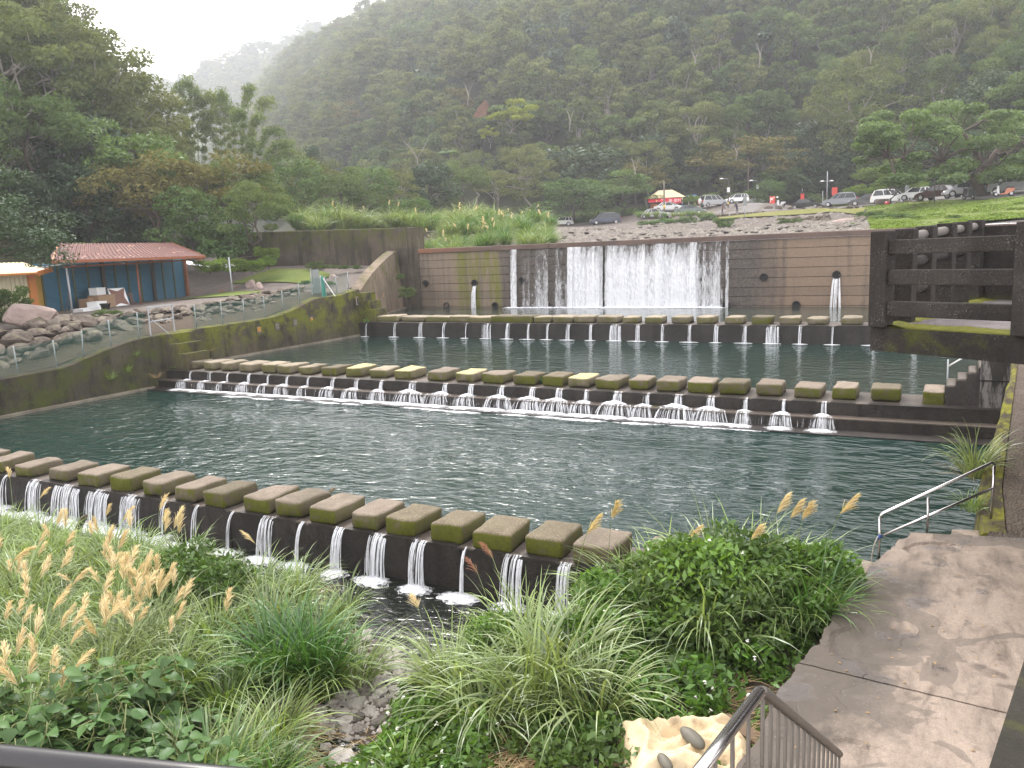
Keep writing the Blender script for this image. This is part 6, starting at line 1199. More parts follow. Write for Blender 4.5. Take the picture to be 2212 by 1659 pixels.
# stones strewn over the gravel bed
rg6 = np.random.default_rng(66)
for k in range(120):
    a = rg6.uniform(1215, 1860); d = rg6.choice([rg6.uniform(52, 66), rg6.uniform(60, 100)]); x, y = up(a, 500, d); s = rg6.uniform(.25, .7)*(1.5 if rg6.uniform() < .1 else 1); big = s > .6
    if y < 51 or a > 1800 and d > 70: continue
    o = link(RIVER[k % 6], None, (x, y, float(landz(x, y))+.02), rg6.uniform(0, 6), 'river_stone'); o.scale = (s*1.3, s, s*.7); tag(o, f'{"large" if big else "small"} grey stone on the gravel {"near the dam" if d < 66 else "farther back"}, {"below the white hatchback" if a < 1260 else "below the navy minivan" if a < 1380 else "below the green mound" if a < 1560 else "before the terrace wall"}', 'stone', 'stones on the gravel river bed')
PV = []; PF = []
for k in range(2600):
    a = rg6.uniform(1205, 1880); d = 51.5+rg6.uniform(0, 1)**1.6*60; x, y = up(a, 500, d)
    if y < 50.6: continue
    z = float(dU(x, y)); s = rg6.uniform(.08, .26); b = len(PV); an_ = rg6.uniform(0, 6.28); ca, sa = math.cos(an_), math.sin(an_)
    for (u, v, w_) in ((-1, -.6, 0), (1, -.7, 0), (1, .6, 0), (-1, .7, 0), (-.4, -.3, .6), (.5, -.25, .7), (.4, .3, .6), (-.5, .3, .7)): PV.append((x+s*(u*ca-v*sa), y+s*(u*sa+v*ca), z+s*w_-.03))
    PF += [(b, b+1, b+5, b+4), (b+1, b+2, b+6, b+5), (b+2, b+3, b+7, b+6), (b+3, b, b+4, b+7), (b+4, b+5, b+6, b+7)]
kind(link(npmesh('river_gravel', PV, PF, M['rock_river'])), 'stuff')
# ---- two people behind the bridge parapet
def person(label, px_, pyb, dep, h, coat, yaw, lean):
    q = pd(px_, pyb, dep); t_ = thing('person', label, 'person', (q.x, q.y, float(Unp(q.x, q.y))+.1), yaw)
    J = {'pel': (0, 0, .52), 'ches': (lean*.7, 0, .74), 'neck': (lean, 0, .84), 'head': (lean*1.15, 0, .90), 'top': (lean*1.2, 0, .97), 'kl': (.03, .055, .28), 'fl': (0, .06, .03), 'tl': (.08, .065, .015), 'kr': (-.03, -.055, .28), 'fr': (-.06, -.06, .03), 'tr': (.02, -.065, .015), 'sl': (lean*.85, .11, .80), 'el': (lean*.8+.05, .14, .64), 'hl': (lean+.16, .12, .55), 'sr': (lean*.85, -.11, .80), 'er': (lean*.8+.05, -.14, .64), 'hr': (lean+.16, -.12, .55)}
    E = [('pel', 'ches'), ('ches', 'neck'), ('neck', 'head'), ('head', 'top'), ('pel', 'kl'), ('kl', 'fl'), ('fl', 'tl'), ('pel', 'kr'), ('kr', 'fr'), ('fr', 'tr'), ('ches', 'sl'), ('sl', 'el'), ('el', 'hl'), ('ches', 'sr'), ('sr', 'er'), ('er', 'hr')]
    rr = {'pel': .085, 'ches': .095, 'neck': .035, 'head': .062, 'top': .045, 'kl': .045, 'kr': .045, 'fl': .03, 'fr': .03, 'tl': .025, 'tr': .025, 'sl': .05, 'sr': .05, 'el': .036, 'er': .036, 'hl': .024, 'hr': .024}
    ks = list(J); me = bpy.data.meshes.new('body'); me.from_pydata([tuple(c*h for c in J[k]) for k in ks], [(ks.index(a), ks.index(b)) for a, b in E], []); o = link(me, t_); md = o.modifiers.new('skin', 'SKIN'); 
    for i, k in enumerate(ks): me.skin_vertices[0].data[i].radius = (rr[k]*h, rr[k]*h)
    me.skin_vertices[0].data[0].use_root = True; ss_ = o.modifiers.new('sub', 'SUBSURF'); ss_.levels = ss_.render_levels = 1
    dg = bpy.context.evaluated_depsgraph_get(); m2 = bpy.data.meshes.new_from_object(o.evaluated_get(dg)); o.modifiers.clear(); o.data = m2; m2.name = 'body'; m2.materials.clear()
    for m_ in (coat, M['coat'], M['skin']): m2.materials.append(m_)
    for p in m2.polygons: z = p.center.z/h; p.material_index = 2 if z > .85 or (z < .57 and abs(p.center.y) > .1*h and p.center.x > lean*h+.12*h) else 1 if z < .5 else 0; p.use_smooth = True
    bm = bmesh.new(); bmesh.ops.create_uvsphere(bm, u_segments=10, v_segments=7, radius=.068*h); [setattr(v.co, 'z', max(v.co.z, -.01*h)) for v in bm.verts]; hm = bpy.data.meshes.new('hair'); bm.to_mesh(hm); bm.free(); hm.materials.append(M['hair']); hh = link(hm, t_); hh.location = (lean*1.15*h-.012*h, 0, .925*h)
person('person in a brown jacket leaning forward at the parapet', 1560, 459, 118, 1.65, M['jacket'], .6, .14); person('person with a dark hooded top bending over behind the parapet', 1592, 458, 118, 1.6, M['coat'], 2.8, .12)
# ------------------------------------------------------------ trees and shrubs of the middle distance
def on_slope(px_, pyb):
    ds = np.arange(70, 600, 1.0); r_ = ray(px_, pyb); Q = r_[None]*ds[:, None]; k = landz(Q[:, 0], Q[:, 1])+3.0 > EYE+Q[:, 2]; return float(ds[np.argmax(k)]) if k.any() else 600.0
def tree_at(key, px_, pyb, dep, hpx, label, group=None, name='broadleaf_tree', cat='tree', wide=1.0, lm=None, gz=None):
    q = pd(px_, pyb, dep); return plant_tree(key, q.x, q.y, q.z if gz is None else gz, hpx*dep/FPX, label, group, name, cat, wide, lm)
tree_at('near_dark', -45, 660, 37, 300, 'dark leafy tree at the left edge overhanging the cream shack', wide=1.15, name='shade_tree')
for a in (('mid_dark', 90, 560, 62, 170, 'dark dense tree behind the yellow shack'), ('mid_dark', 190, 555, 64, 190, 'dark tree behind the left half of the red roof'), ('mid_glossy', 250, 560, 66, 120, 'broad glossy-leaved shrub behind the red roof', None, 'broadleaf_tree', 'tree', 1.2),
          ('mid_olive', 350, 545, 64, 215, 'orange-brown tree directly behind the red roof end', None, 'broadleaf_tree', 'tree', 1.05), ('mid_flat', 285, 520, 68, 250, 'yellow-green spreading tree above the shed roof', None, 'broadleaf_tree', 'tree', 1.0, 'leaf_mid'), ('mid_olive', 470, 560, 68, 230, 'wide orange-brown tree in front of the bamboo', None, 'broadleaf_tree', 'tree', 1.2),
          ('mid_round', 420, 560, 62, 150, 'fresh green tree left of the drum-like concrete pipe'), ('mid_flat', 560, 560, 60, 165, 'thin-trunked grey-green tree in front of the retaining wall', None, 'broadleaf_tree', 'tree', .85), ('mid_flat', 530, 548, 70, 200, 'tree with a slender pale trunk behind the weeds', None, 'broadleaf_tree', 'tree', .9),
          ('mid_dark', 310, 560, 72, 180, 'shadowy tree beside the dirt track behind the shed'), ('mid_round', 640, 500, 85, 150, 'rounded tree just above the left retaining wall'), ('mid_hill', 690, 510, 100, 160, 'tree with a domed crown above the retaining wall'), ('mid_tall', 683, 440, 115, 120, 'narrow dark tree poking above its neighbours', None, 'broadleaf_tree', 'tree', 1.0, 'leaf_dark'),
          ('mid_flat', 745, 500, 90, 135, 'tree with a slim red-brown trunk above the wall'), ('mid_round', 800, 492, 95, 125, 'bushy mid-green tree left of the tall reeds', None, 'broadleaf_tree', 'tree', 1.1), ('mid_hill', 860, 490, 105, 120, 'dome-shaped tree behind the reeds', None, 'broadleaf_tree', 'tree', 1.1), ('mid_dark', 935, 480, 110, 120, 'dark green spreading tree behind the tall reeds', None, 'broadleaf_tree', 'tree', 1.2), ('mid_flat', 1000, 470, 120, 120, 'tall loose tree left of the white hatchback'),
          ('mid_round', 900, 500, 82, 70, 'low rounded pale green bush-tree by the wall end', None, 'broadleaf_tree', 'tree', 1.2), ('mid_hill2', 1075, 465, 130, 95, 'olive tree behind the reeds near the hatchback', None, 'broadleaf_tree', 'tree', 1.2), ('mid_hill', 1140, 470, 138, 150, 'tall grey-green tree above the white hatchback'), ('mid_hill', 1030, 440, 150, 110, 'grey-green tree at the foot of the mountain, left of the palm'),
          ('mid_round', 1240, 472, 128, 82, 'bright green domed tree above the navy minivan', None, 'broadleaf_tree', 'tree', 1.9), ('mid_flat', 1345, 468, 132, 95, 'wide green tree left of the drinks stall', None, 'broadleaf_tree', 'tree', 1.5, 'leaf_mid'), ('mid_olive', 1375, 462, 140, 110, 'tree with orange-tinged top beside the stall'), ('mid_glossy', 1300, 440, 145, 120, 'dark glossy tree behind the domed green tree', None, 'broadleaf_tree', 'tree', 1.4), ('mid_glossy', 1215, 440, 148, 110, 'dark glossy-leaved tree above the white hatchback', None, 'broadleaf_tree', 'tree', 1.2),
          ('mid_dark', 1470, 445, 150, 130, 'dark tree right behind the stall roof', None, 'broadleaf_tree', 'tree', 1.3), ('mid_flat', 1530, 445, 146, 105, 'layered green tree right of the lean-to', None, 'broadleaf_tree', 'tree', 1.3), ('mid_glossy', 1520, 420, 158, 150, 'tall dark glossy tree left of the brown tree'), ('mid_olive', 1612, 440, 142, 145, 'big orange-brown tree round the bare concrete pole', None, 'broadleaf_tree', 'tree', 1.35), ('mid_round', 1690, 446, 138, 80, 'green shrub-like tree above the red arrow sign', None, 'broadleaf_tree', 'tree', 1.4), ('mid_dark', 1730, 443, 138, 110, 'dark tree above the black sedan', None, 'broadleaf_tree', 'tree', 1.2), ('mid_round', 1660, 447, 132, 55, 'yellow-green bushy tree behind the white scooter', None, 'broadleaf_tree', 'tree', 1.5),
          ('mid_olive', 1795, 430, 140, 80, 'small brownish tree behind the double lamp', None, 'broadleaf_tree', 'tree', 1.0), ('mid_dark', 1840, 435, 135, 130, 'dark grey-green tree behind the silver-grey crossover', None, 'broadleaf_tree', 'tree', 1.1), ('mid_hill2', 1750, 420, 150, 190, 'tall olive tree rising behind the cars'), ('mid_hill', 1850, 410, 135, 260, 'very tall olive-green tree left of the big fig'), ('mid_dark', 1990, 425, 112, 110, 'dark tree in the shade behind the white compact', None, 'broadleaf_tree', 'tree', 1.4), ('mid_dark', 2085, 415, 108, 120, 'dark shady tree behind the fig trunk', None, 'broadleaf_tree', 'tree', 1.5), ('mid_dark', 2180, 410, 100, 130, 'dark tree behind the silver car at the right edge', None, 'broadleaf_tree', 'tree', 1.5),
          ('mid_lime_tree', 1108, 308, on_slope(1108, 308)-9, 92, 'lime-yellow tree glowing on the mountainside', None, 'broadleaf_tree', 'tree', 1.0), ('mid_lime_tree', 1058, 318, on_slope(1058, 318)-9, 46, 'small lime-tinted tree left of the lime-yellow one', None, 'broadleaf_tree', 'tree', .8), ('mid_glossy', 2150, 260, on_slope(2150, 260)-7, 100, 'dark glossy tree on the slope above the big fig', None, 'broadleaf_tree', 'tree', 1.3)): tree_at(*a)
# small tree and big fig by the road
tree_at('mid_flat', 1924, 441, 93, 95, 'small spreading tree with a reddish trunk before the white off-road car', None, 'broadleaf_tree', 'tree', 1.25)
def big_tree(label, px_, pyb, dep, limbs, clumps, leafm, barkm, per, size, r0, crad, name='fig_tree', flat=.42):
    q = pd(px_, pyb, dep); t_ = thing(name, label, 'tree', (q.x, q.y, q.z)); rg = np.random.default_rng(int(px_)); P = lambda a, b, dd=0: np.array(pd(a, b, dep+dd))
    mb = MB()
    for lm in limbs:
        pts = [P(a, b, d) for a, b, d, r in lm]; mb.tube(pts, [r for *_, r in lm], 8)
    cs = np.array([P(a, b, d) for a, b, d, *_ in clumps]); rad = np.array([c[3] for c in clumps]); 
    for c in cs: 
        ends = [P(*lm[-1][:3]) for lm in limbs]+[P(*lm[len(lm)//2][:3]) for lm in limbs]; e = min(ends, key=lambda e_: np.linalg.norm(e_-c)); branch(mb, e, c, r0*.22, r0*.05, rg, .05, 0, 5)
    mb.obj('trunk', M[barkm], t_, False); V, F, tn = leaves(cs-np.array(t_.location), rad, per, size, rg, flat, .7, .5); link(npmesh('crown', V, F, M[leafm], tn), t_); return t_
rgt = np.random.default_rng(12); cl = []
for k in range(64):
    a = rgt.uniform(1862, 2290); u = (a-2060)/215; top = 222+58*u*u-(18 if a > 2000 else 0); bot = 372-8*u; f = rgt.uniform(0, 1)**.8; b = top+14+(bot-top)*f
    if a < 1930 and b > 330: a += 60
    cl.append((a, b, rgt.uniform(-6, 5), rgt.uniform(1.0, 1.7)))
cl += [(1880, 262, -2, 1.0), (1905, 250, 0, 1.1), (1868, 300, -3, .9), (1890, 330, -2, .9), (1860, 345, -1, .8)]
big_tree('big spreading fig tree with a leaning double trunk over the parked cars', 2122, 430, 78, [[(2125, 434, 0, .62), (2112, 400, 0, .5), (2085, 378, 0, .4), (2060, 360, -1, .3), (2040, 348, -2, .16)], [(2126, 433, .3, .6), (2124, 395, .5, .5), (2118, 360, 1, .4), (2105, 320, 1, .26), (2080, 285, 1, .14)], [(2118, 380, 1, .36), (2150, 330, 2, .25), (2185, 290, 2, .14)], [(2060, 360, -1, .24), (2010, 338, -2, .18), (1955, 338, -3, .12), (1920, 342, -3, .07)]], cl, 'leaf_fig', 'bark_brown', 560, .16, .5, .4)
# pale forked bare tree and others with visible limbs on the left slope
def bare_tree(label, px_, pyb, dep, limbs, mat='bark_pale', name='bare_tree', twigs=10):
    q = pd(px_, pyb, dep); t_ = thing(name, label, 'tree', (q.x, q.y, q.z)); mb = MB(); rg = np.random.default_rng(int(px_*7)); tw = MB()
    for lm in limbs:
        pts = [np.array(pd(a, b, dep+d)) for a, b, d, r in lm]; mb.tube(pts, [r for *_, r in lm], 7)
        for k in range(twigs): i = rg.integers(len(pts)//2, len(pts)); e = pts[i]+rg.normal(0, 1, 3)*np.array([.6, .6, .5])+np.array([0, 0, .5]); branch(tw, pts[i], e, lm[i][3]*.4, .012, rg, .05, 0, 4, 4)
    mb.obj('trunk', M[mat], t_, False); tw.obj('twig_spray', M[mat], t_, False); return t_
bare_tree('pale forked tree with almost bare limbs on the left slope', 88, 398, 68, [[(88, 398, 0, .20), (86, 365, 0, .17), (76, 335, 0, .13), (70, 322, 0, .08)], [(88, 392, 0, .17), (104, 365, 0, .16), (122, 340, -.5, .14), (140, 318, -1, .12), (165, 300, -1, .09), (195, 287, -1.5, .06), (228, 278, -2, .03)], [(122, 340, -.5, .1), (150, 328, -1, .07), (170, 318, -1, .03)]])
bare_tree('leafless grey sapling poking up on the far bank behind the tree belt', 880, 370, 140, [[(905, 372, 0, .12), (900, 340, 0, .1), (885, 318, 0, .06), (872, 305, 0, .03)], [(900, 345, 0, .08), (915, 320, 0, .05), (925, 300, 0, .03)]])
for i, (a, b, d, hh) in enumerate(((1010, 205, 235, 45), (1320, 180, 220, 30), (1500, 130, 215, 40), (1590, 330, 150, 34), (1640, 120, 190, 55), (1230, 260, 190, 45), (1370, 370, 160, 60), (1880, 120, 165, 40))):
    d = on_slope(a, b+hh*.5)-3
    bare_tree(f'pale thin trunk showing among crowns {("left of the red scar", "high above the stall", "high above the lamp poles", "right beside the brown tree", "above the brown tree", "above the domed green tree", "left of the stall roof on the slope", "above the left side of the fig", "above the fig crown", "midway up above the stall")[i]}', a, b+hh*.5, d-5, [[(a, b+hh*.5, -5, .13), (a+2, b, -5, .11), (a-3, b-hh*.35, -5, .07), (a-6, b-hh*.5, -5, .03)], [(a+2, b, -5, .06), (a+6, b-hh*.3, -5, .04), (a+11, b-hh*.5, -5, .02)]], 'bark_pale', 'bare_tree', 1)
# red landslip scars
for nm, pts_, d in (('earth_scar', [(1018, 255), (1032, 232), (1048, 215), (1056, 226), (1050, 248), (1030, 262)], on_slope(1035, 245)+1.5), ('earth_scar', [(975, 268), (984, 262), (986, 272), (978, 276)], on_slope(980, 270)+1.5)):
    P = [pd(a, b, d-6+RNG.normal(0, .4)) for a, b in pts_]; c = sum(P, Vector())/len(P)+Vector((0, 0, .6)); V = [tuple(p) for p in P]+[tuple(c)]+[tuple(p+Vector((-2, 5, -3))) for p in P]; n = len(P); kind(MB().add(V, [(i, (i+1) % n, n) for i in range(n)]+[(i, n+1+i, n+1+(i+1) % n, (i+1) % n) for i in range(n)]).obj(nm, M['red_earth']))
# ---- bamboo: clumps of culms with drooping leafy tops
def bamboo(label, px_, pyb, dep, culms):
    q = pd(px_, pyb, dep); t_ = thing('bamboo_clump', label, 'bamboo', (q.x, q.y, q.z), 0, 'bamboo clumps beyond the shed'); rg = np.random.default_rng(int(px_)); 
    for (a0, a1, b1, droop) in culms:
        n = 14; pts = []; dd = rg.uniform(-2, 2)
        for k in range(n):
            f = k/(n-1); a = a0+(a1-a0)*f**1.3; b = pyb+(b1-pyb)*math.sin(min(1, f*1.05)*math.pi/2*(.96 if droop else .92))/math.sin(math.pi/2*.94); 
            if droop and f > .72: b += (f-.72)**2*droop*13; a += (f-.72)*droop*2.2*(1 if a1 >= a0 else -1)
            pts.append(np.array(pd(a, b, dep+dd)))
        mb = MB(); mb.tube(pts, list(np.linspace(.07, .012, n)), 5); mb.obj('culm', M['culm'], t_, False)
        C = []; R_a = []
        for k in range(4, n):
            for j in range(4): w_ = .15+.85*max(0, (k-4)/(n-4))**.8; C.append(pts[k]+rg.normal(0, .26*w_, 3)-np.array([0, 0, .22*w_])); R_a.append(.50*w_+.12)
        V, F, tn = leaves(np.array(C)-np.array(t_.location), R_a, 20, .26, rg, .9, .25, .17, 1.0); link(npmesh('foliage', V, F, M['leaf_bamboo'], tn), t_)
bamboo('tall feathery bamboo clump rising left of the gap in the hills', 430, 430, 90, [(418, 385, 178, 2), (424, 402, 168, 1), (430, 420, 190, 3), (422, 372, 215, 3), (436, 440, 205, 3), (428, 380, 262, 4), (440, 452, 240, 4)])
bamboo('dense middle bamboo clump before the misty mountain', 490, 440, 88, [(478, 448, 200, 2), (484, 462, 208, 2), (490, 478, 196, 3), (496, 492, 222, 3), (502, 512, 238, 4), (484, 440, 262, 4)])
bamboo('arching bamboo clump with drooping tips leaning to the right', 540, 450, 84, [(520, 536, 182, 7), (526, 578, 206, 12), (532, 556, 246, 10), (536, 600, 268, 13), (540, 622, 300, 12), (546, 636, 318, 10), (524, 516, 232, 5), (530, 545, 300, 7)])
# ---- palms
def palm(label, px_, pyb, dep, hpx, nf=11, fl=2.2, trunk=True):
    q = pd(px_, pyb, dep); h = hpx*dep/FPX; t_ = thing('palm', label, 'palm', (q.x, q.y, q.z)); rg = np.random.default_rng(int(px_)); 
    if trunk: MB().tube([(q.x, q.y, q.z-.5), (q.x+.1, q.y, q.z+h)], [.16, .11], 7).obj('trunk', M['bark'], t_)
    for k in range(nf):
        an = 2*math.pi*k/nf+rg.uniform(-.2, .2); el = rg.uniform(.2, 1.1); V = []; F = []; n = 12; prev = None
        for i in range(n):
            f = i/(n-1); r_ = fl*f*math.cos(el*.6); z = h+fl*(math.sin(el)*f-.75*f*f); c = np.array([math.cos(an)*r_, math.sin(an)*r_, z]); sd_ = np.array([-math.sin(an), math.cos(an), 0]); wd = fl*.26*math.sin(math.pi*min(.95, f+.12))
            for sg in (-1, 1): b = len(V); V += [c, c+np.array([math.cos(an), math.sin(an), 0])*.14*fl*.5+sd_*sg*wd*.5-np.array([0, 0, wd*.15]), c+np.array([math.cos(an), math.sin(an), 0])*.2*fl*.5+sd_*sg*wd-np.array([0, 0, wd*.55]), c+np.array([math.cos(an), math.sin(an), 0])*.08*fl]; F.append((b, b+1, b+2, b+3))
        link(npmesh('frond', V, F, M['leaf_mid'], rg.uniform(0, 1, len(F))), t_)
palm('palm with a tall bare trunk standing before the mountain foot', 970, 380, 135, 48, 9, 2.6); palm('tree fern with spreading fronds behind the red roof', 190, 548, 62, 18, 11, 2.0); palm('drooping palm behind the maroon sedan', 2005, 425, 97, 38, 13, 2.6, False); palm('second drooping palm nearer the fig trunk', 2055, 420, 95, 34, 13, 2.6, False)
# ---- shrubs
def shrub(key, px_, pyb, dep, hpx, label, grp=None, wide=1.0, lm=None): return tree_at(key, px_, pyb, dep, hpx, label, grp, 'shrub', 'shrub', wide, lm)
for a in (('mid_lime', 1845, 436, 116, 34, 'yellow-green shrub left end behind the crossover'), ('mid_lime', 1868, 436, 114, 40, 'tallest yellow-green shrub behind the black coupe'), ('mid_lime', 1895, 434, 110, 36, 'yellow-green shrub left of the white off-road car'), ('mid_lime', 1818, 444, 120, 30, 'low yellow-green shrub under the red board'), ('mid_lime', 1985, 420, 104, 28, 'yellow-green shrub above the white compact'), ('mid_bushd', 1760, 446, 128, 34, 'clipped round green bush behind the black sedan'), ('mid_lime', 1500, 452, 132, 34, 'bright yellow-green bush right of the stall'), ('mid_lime', 1530, 452, 132, 36, 'bright bush behind the silver off-roader'), ('mid_bush', 1600, 440, 136, 30, 'pale reed-like bush behind the parapet car', None, 1.5),
          ('mid_bush', 1563, 490, 88, 24, 'bush with white flowers on the edge of the gravel', None, 1.3), ('mid_bush', 1400, 492, 108, 20, 'low green mound left end before the parked sedans', None, 1.6), ('mid_lime', 1440, 490, 106, 22, 'low bright mound before the white sedan', None, 1.6, 'leaf_bush'), ('mid_bush', 1485, 488, 104, 24, 'low green mound right end before the old sedan', None, 1.5), ('mid_bush', 1530, 480, 106, 22, 'scrubby bush below the stone bridge', None, 1.3),
          ('mid_bushd', 1720, 487, 84, 20, 'creeper hanging over the terrace wall by the left steps', None, 1.4), ('mid_bushd', 1696, 486, 86, 20, 'creeper-covered section of terrace wall', None, 1.3), ('mid_bush', 1872, 480, 74, 30, 'leafy bush right of the wide terrace steps'), ('mid_bushd', 1888, 482, 70, 32, 'dark bush beside the pale rock'), ('mid_bush', 1915, 484, 64, 30, 'bush at the left end of the grass slope', None, 1.5), ('mid_bush', 1950, 482, 61, 28, 'leafy bush on the lower grass slope', None, 1.6), ('mid_lime', 1845, 490, 62, 12, 'pale creeping plant on the stones by the dam end', None, 1.5)): shrub(*a)
for k, (a, b, d, s) in enumerate(((1985, 478, 58, 16), (2020, 470, 60, 14), (2060, 474, 56, 15), (2100, 462, 60, 12), (2150, 470, 55, 13), (2195, 458, 58, 15), (2180, 478, 50, 11), (2085, 480, 52, 12), (2125, 450, 64, 11), (2040, 486, 52, 14), (2000, 489, 54, 14), (2205, 444, 62, 12))):
    shrub('mid_bush' if k % 3 else 'mid_bushd', a, b, d, s, f'leafy weed clump on the grass slope, {("lower left corner", "left of the middle", "middle above the rails", "upper middle", "right of the middle", "right edge, halfway up", "just above the far parapet", "behind the last rail post", "below the fig trunk", "right above the railing posts", "beside the dam end", "at the right edge below the silver car")[k]}', 'weed clumps on the grass slope', 1.7, 'leaf_bright' if k % 2 else None)
for a in (('mid_bush', 455, 585, 56, 30, 'bright weedy bush right of the shed end', None, 1.6, 'leaf_bright'), ('mid_bush', 500, 585, 57, 34, 'tall weeds in the middle of the left lawn', None, 1.5, 'leaf_bright'), ('mid_bush', 545, 585, 58, 30, 'weedy bush left of the concrete pipe', None, 1.5, 'leaf_bright'), ('mid_bush', 578, 572, 60, 46, 'leafy young plant standing at the pipe mouth', None, .8, 'leaf_bright'), ('mid_bush', 480, 560, 62, 90, 'tall shrub beside the dirt track', None, 1.0), ('mid_bushd', 680, 577, 61, 18, 'low weeds right of the concrete pipe', None, 1.5), ('mid_bushd', 425, 560, 66, 60, 'shady shrub right behind the shed end', None, 1.2), ('mid_bushd', 25, 690, 40, 85, 'ragged shrub in front of the cream shack', None, .8), ('mid_bush', 238, 700, 41, 40, 'feathery shrub growing in the boulder wall', None, 1.3, 'leaf_hill2'), ('mid_bush', 880, 640, 56, 26, 'small shrub growing from the dam corner', None, 1.0, 'leaf_hill2'), ('mid_bush', 865, 600, 57, 14, 'tuft of creeper high on the dam corner', None, .9)): shrub(*a)
for k, (a, b) in enumerate(((700, 574), (722, 574), (745, 575), (770, 575), (660, 608), (690, 607), (712, 610))): shrub('mid_bushd', a, b+3, 58 if k < 4 else 52, 10, f'gourd vine patch, {("left end", "second from the left", "third from the left", "right end")[k] if k < 4 else ("left of", "at", "right of")[k-4]} {"of four below the retaining wall" if k < 4 else "the grey board"}', 'vine patches on the gravel lot', 1.8, 'leaf_hill2')
# ------------------------------------------------------------ near bank
CRK = np.array([tuple(pz(a, b, -.74)[:2]) for a, b in ((950, 1330), (870, 1400), (815, 1460), (755, 1530), (700, 1590), (660, 1650), (640, 1720))]+[(-6.3, -6)])
def crk_d(x, y):
    d = np.full(np.shape(x), 1e9)
    for a, b in zip(CRK[:-1], CRK[1:]):
        e = b-a; tt = np.clip(((x-a[0])*e[0]+(y-a[1])*e[1])/(e@e), 0, 1); d = np.minimum(d, np.hypot(x-a[0]-tt*e[0], y-a[1]-tt*e[1]))
    return d
def N(x, y):
    x = np.asarray(x, float); y = np.asarray(y, float); d = crk_d(x, y)
    w_ = np.clip((d-.45)/1.8, 0, 1); w_ = w_*w_*(3-2*w_)
    hi = np.where(x < -6.8, -.35-.02*(x+7)*0+.10*wavy(x*6, y*6, 20), np.interp(x, [-6.8, -4, -2, -1], [-.45, -.25, .10, .25])+.06*wavy(x*6, y*6, 14))
    z = -.74+(hi+.74)*w_; bd = np.interp(x, [-30, -20, -12, -8, -6.6, -5.2, -4.2, -1], [10.4, 10.5, 10.6, 10.3, 9.9, 11.0, 12.5, 12.8])+.25*wavy(x*8, y*0, 20)
    s_ = np.clip((y-bd+.5)/.9, 0, 1); return z*(1-s_)+(-1.15)*s_
kind(link(grid_mesh('near_bank', np.arange(-31.1, -1.35, .22), np.arange(-6, 12.9, .22), N, M['soil'], lambda x, y: (x < -2.3) | (y < 12.3))))
kind(link(grid_mesh('stream_bed', np.arange(-31, -1.5, 1.0), np.arange(8, 12.41, .8), lambda x, y: x*0-1.22+.05*wavy(x*9, y*9, 9), M['creek_bed'])))
def Nz(x, y): return float(N(x, y))
def blades(n, L0, L1, wid, rad, el, droop, rg, seg=7, azb=None):
    """arching grass blades as tapering strips"""
    az = rg.uniform(0, 6.28, n) if azb is None else azb+rg.normal(0, .5, n); r = rad*np.sqrt(rg.uniform(0, 1, n)); th = az+rg.normal(0, .6, n)
    bx, by = r*np.cos(th), r*np.sin(th); Ln = rg.uniform(L0, L1, n); e0 = np.radians(rg.uniform(*el, n)); dr = rg.uniform(*droop, n); w = wid*rg.uniform(.6, 1.3, n)
    V = np.zeros((n, seg+1, 2, 3)); x = np.zeros(n); z = np.zeros(n)-.03; tw = rg.uniform(-.8, .8, n)
    for k in range(seg+1):
        f = k/seg; ww = w*np.clip(1.15*(1-f**2.2), .02, 1)*(.55+.45*min(1, f*5)); cx = bx+x*np.cos(az); cy_ = by+x*np.sin(az); sx_, sy_ = -np.sin(az+tw*.5), np.cos(az+tw*.5)
        for s_, sg in ((0, -1), (1, 1)): V[:, k, s_, 0] = cx+sg*sx_*ww/2; V[:, k, s_, 1] = cy_+sg*sy_*ww/2; V[:, k, s_, 2] = z+sg*np.sin(tw)*ww*.3
        e = e0-dr*f**1.4; x = x+np.cos(e)*Ln/seg; z = np.maximum(z+np.sin(e)*Ln/seg, .02)
    I = np.arange(n*(seg+1)*2).reshape(n, seg+1, 2); F = np.stack([I[:, :-1, 0], I[:, :-1, 1], I[:, 1:, 1], I[:, 1:, 0]], -1).reshape(-1, 4)
    tone = np.repeat(rg.uniform(0, 1, n), seg); return V.reshape(-1, 3), F, tone
def bl_mesh(mat, seed, *a, **k):
    V, F, tn = blades(*a, np.random.default_rng(seed), **k); return npmesh('foliage', V, F, M[mat], tn)
GR = {}
for s in range(4):
    GR['arch', s] = bl_mesh('blade', 300+s, 170, .8, 1.55, .022, .22, (58, 88), (1.1, 2.6)); GR['dark', s] = bl_mesh('blade_dark', 320+s, 150, .8, 1.6, .030, .20, (66, 89), (.35, 2.1)); GR['grey', s] = bl_mesh('blade_grey', 340+s, 120, 1.0, 1.75, .026, .2, (52, 86), (1.0, 2.4)); GR['dry', s] = bl_mesh('straw', 360+s, 60, .6, 1.2, .012, .25, (15, 60), (.6, 1.8))
    GR['low', s] = bl_mesh('blade', 380+s, 90, .3, .75, .012, .2, (50, 88), (.6, 2.4))
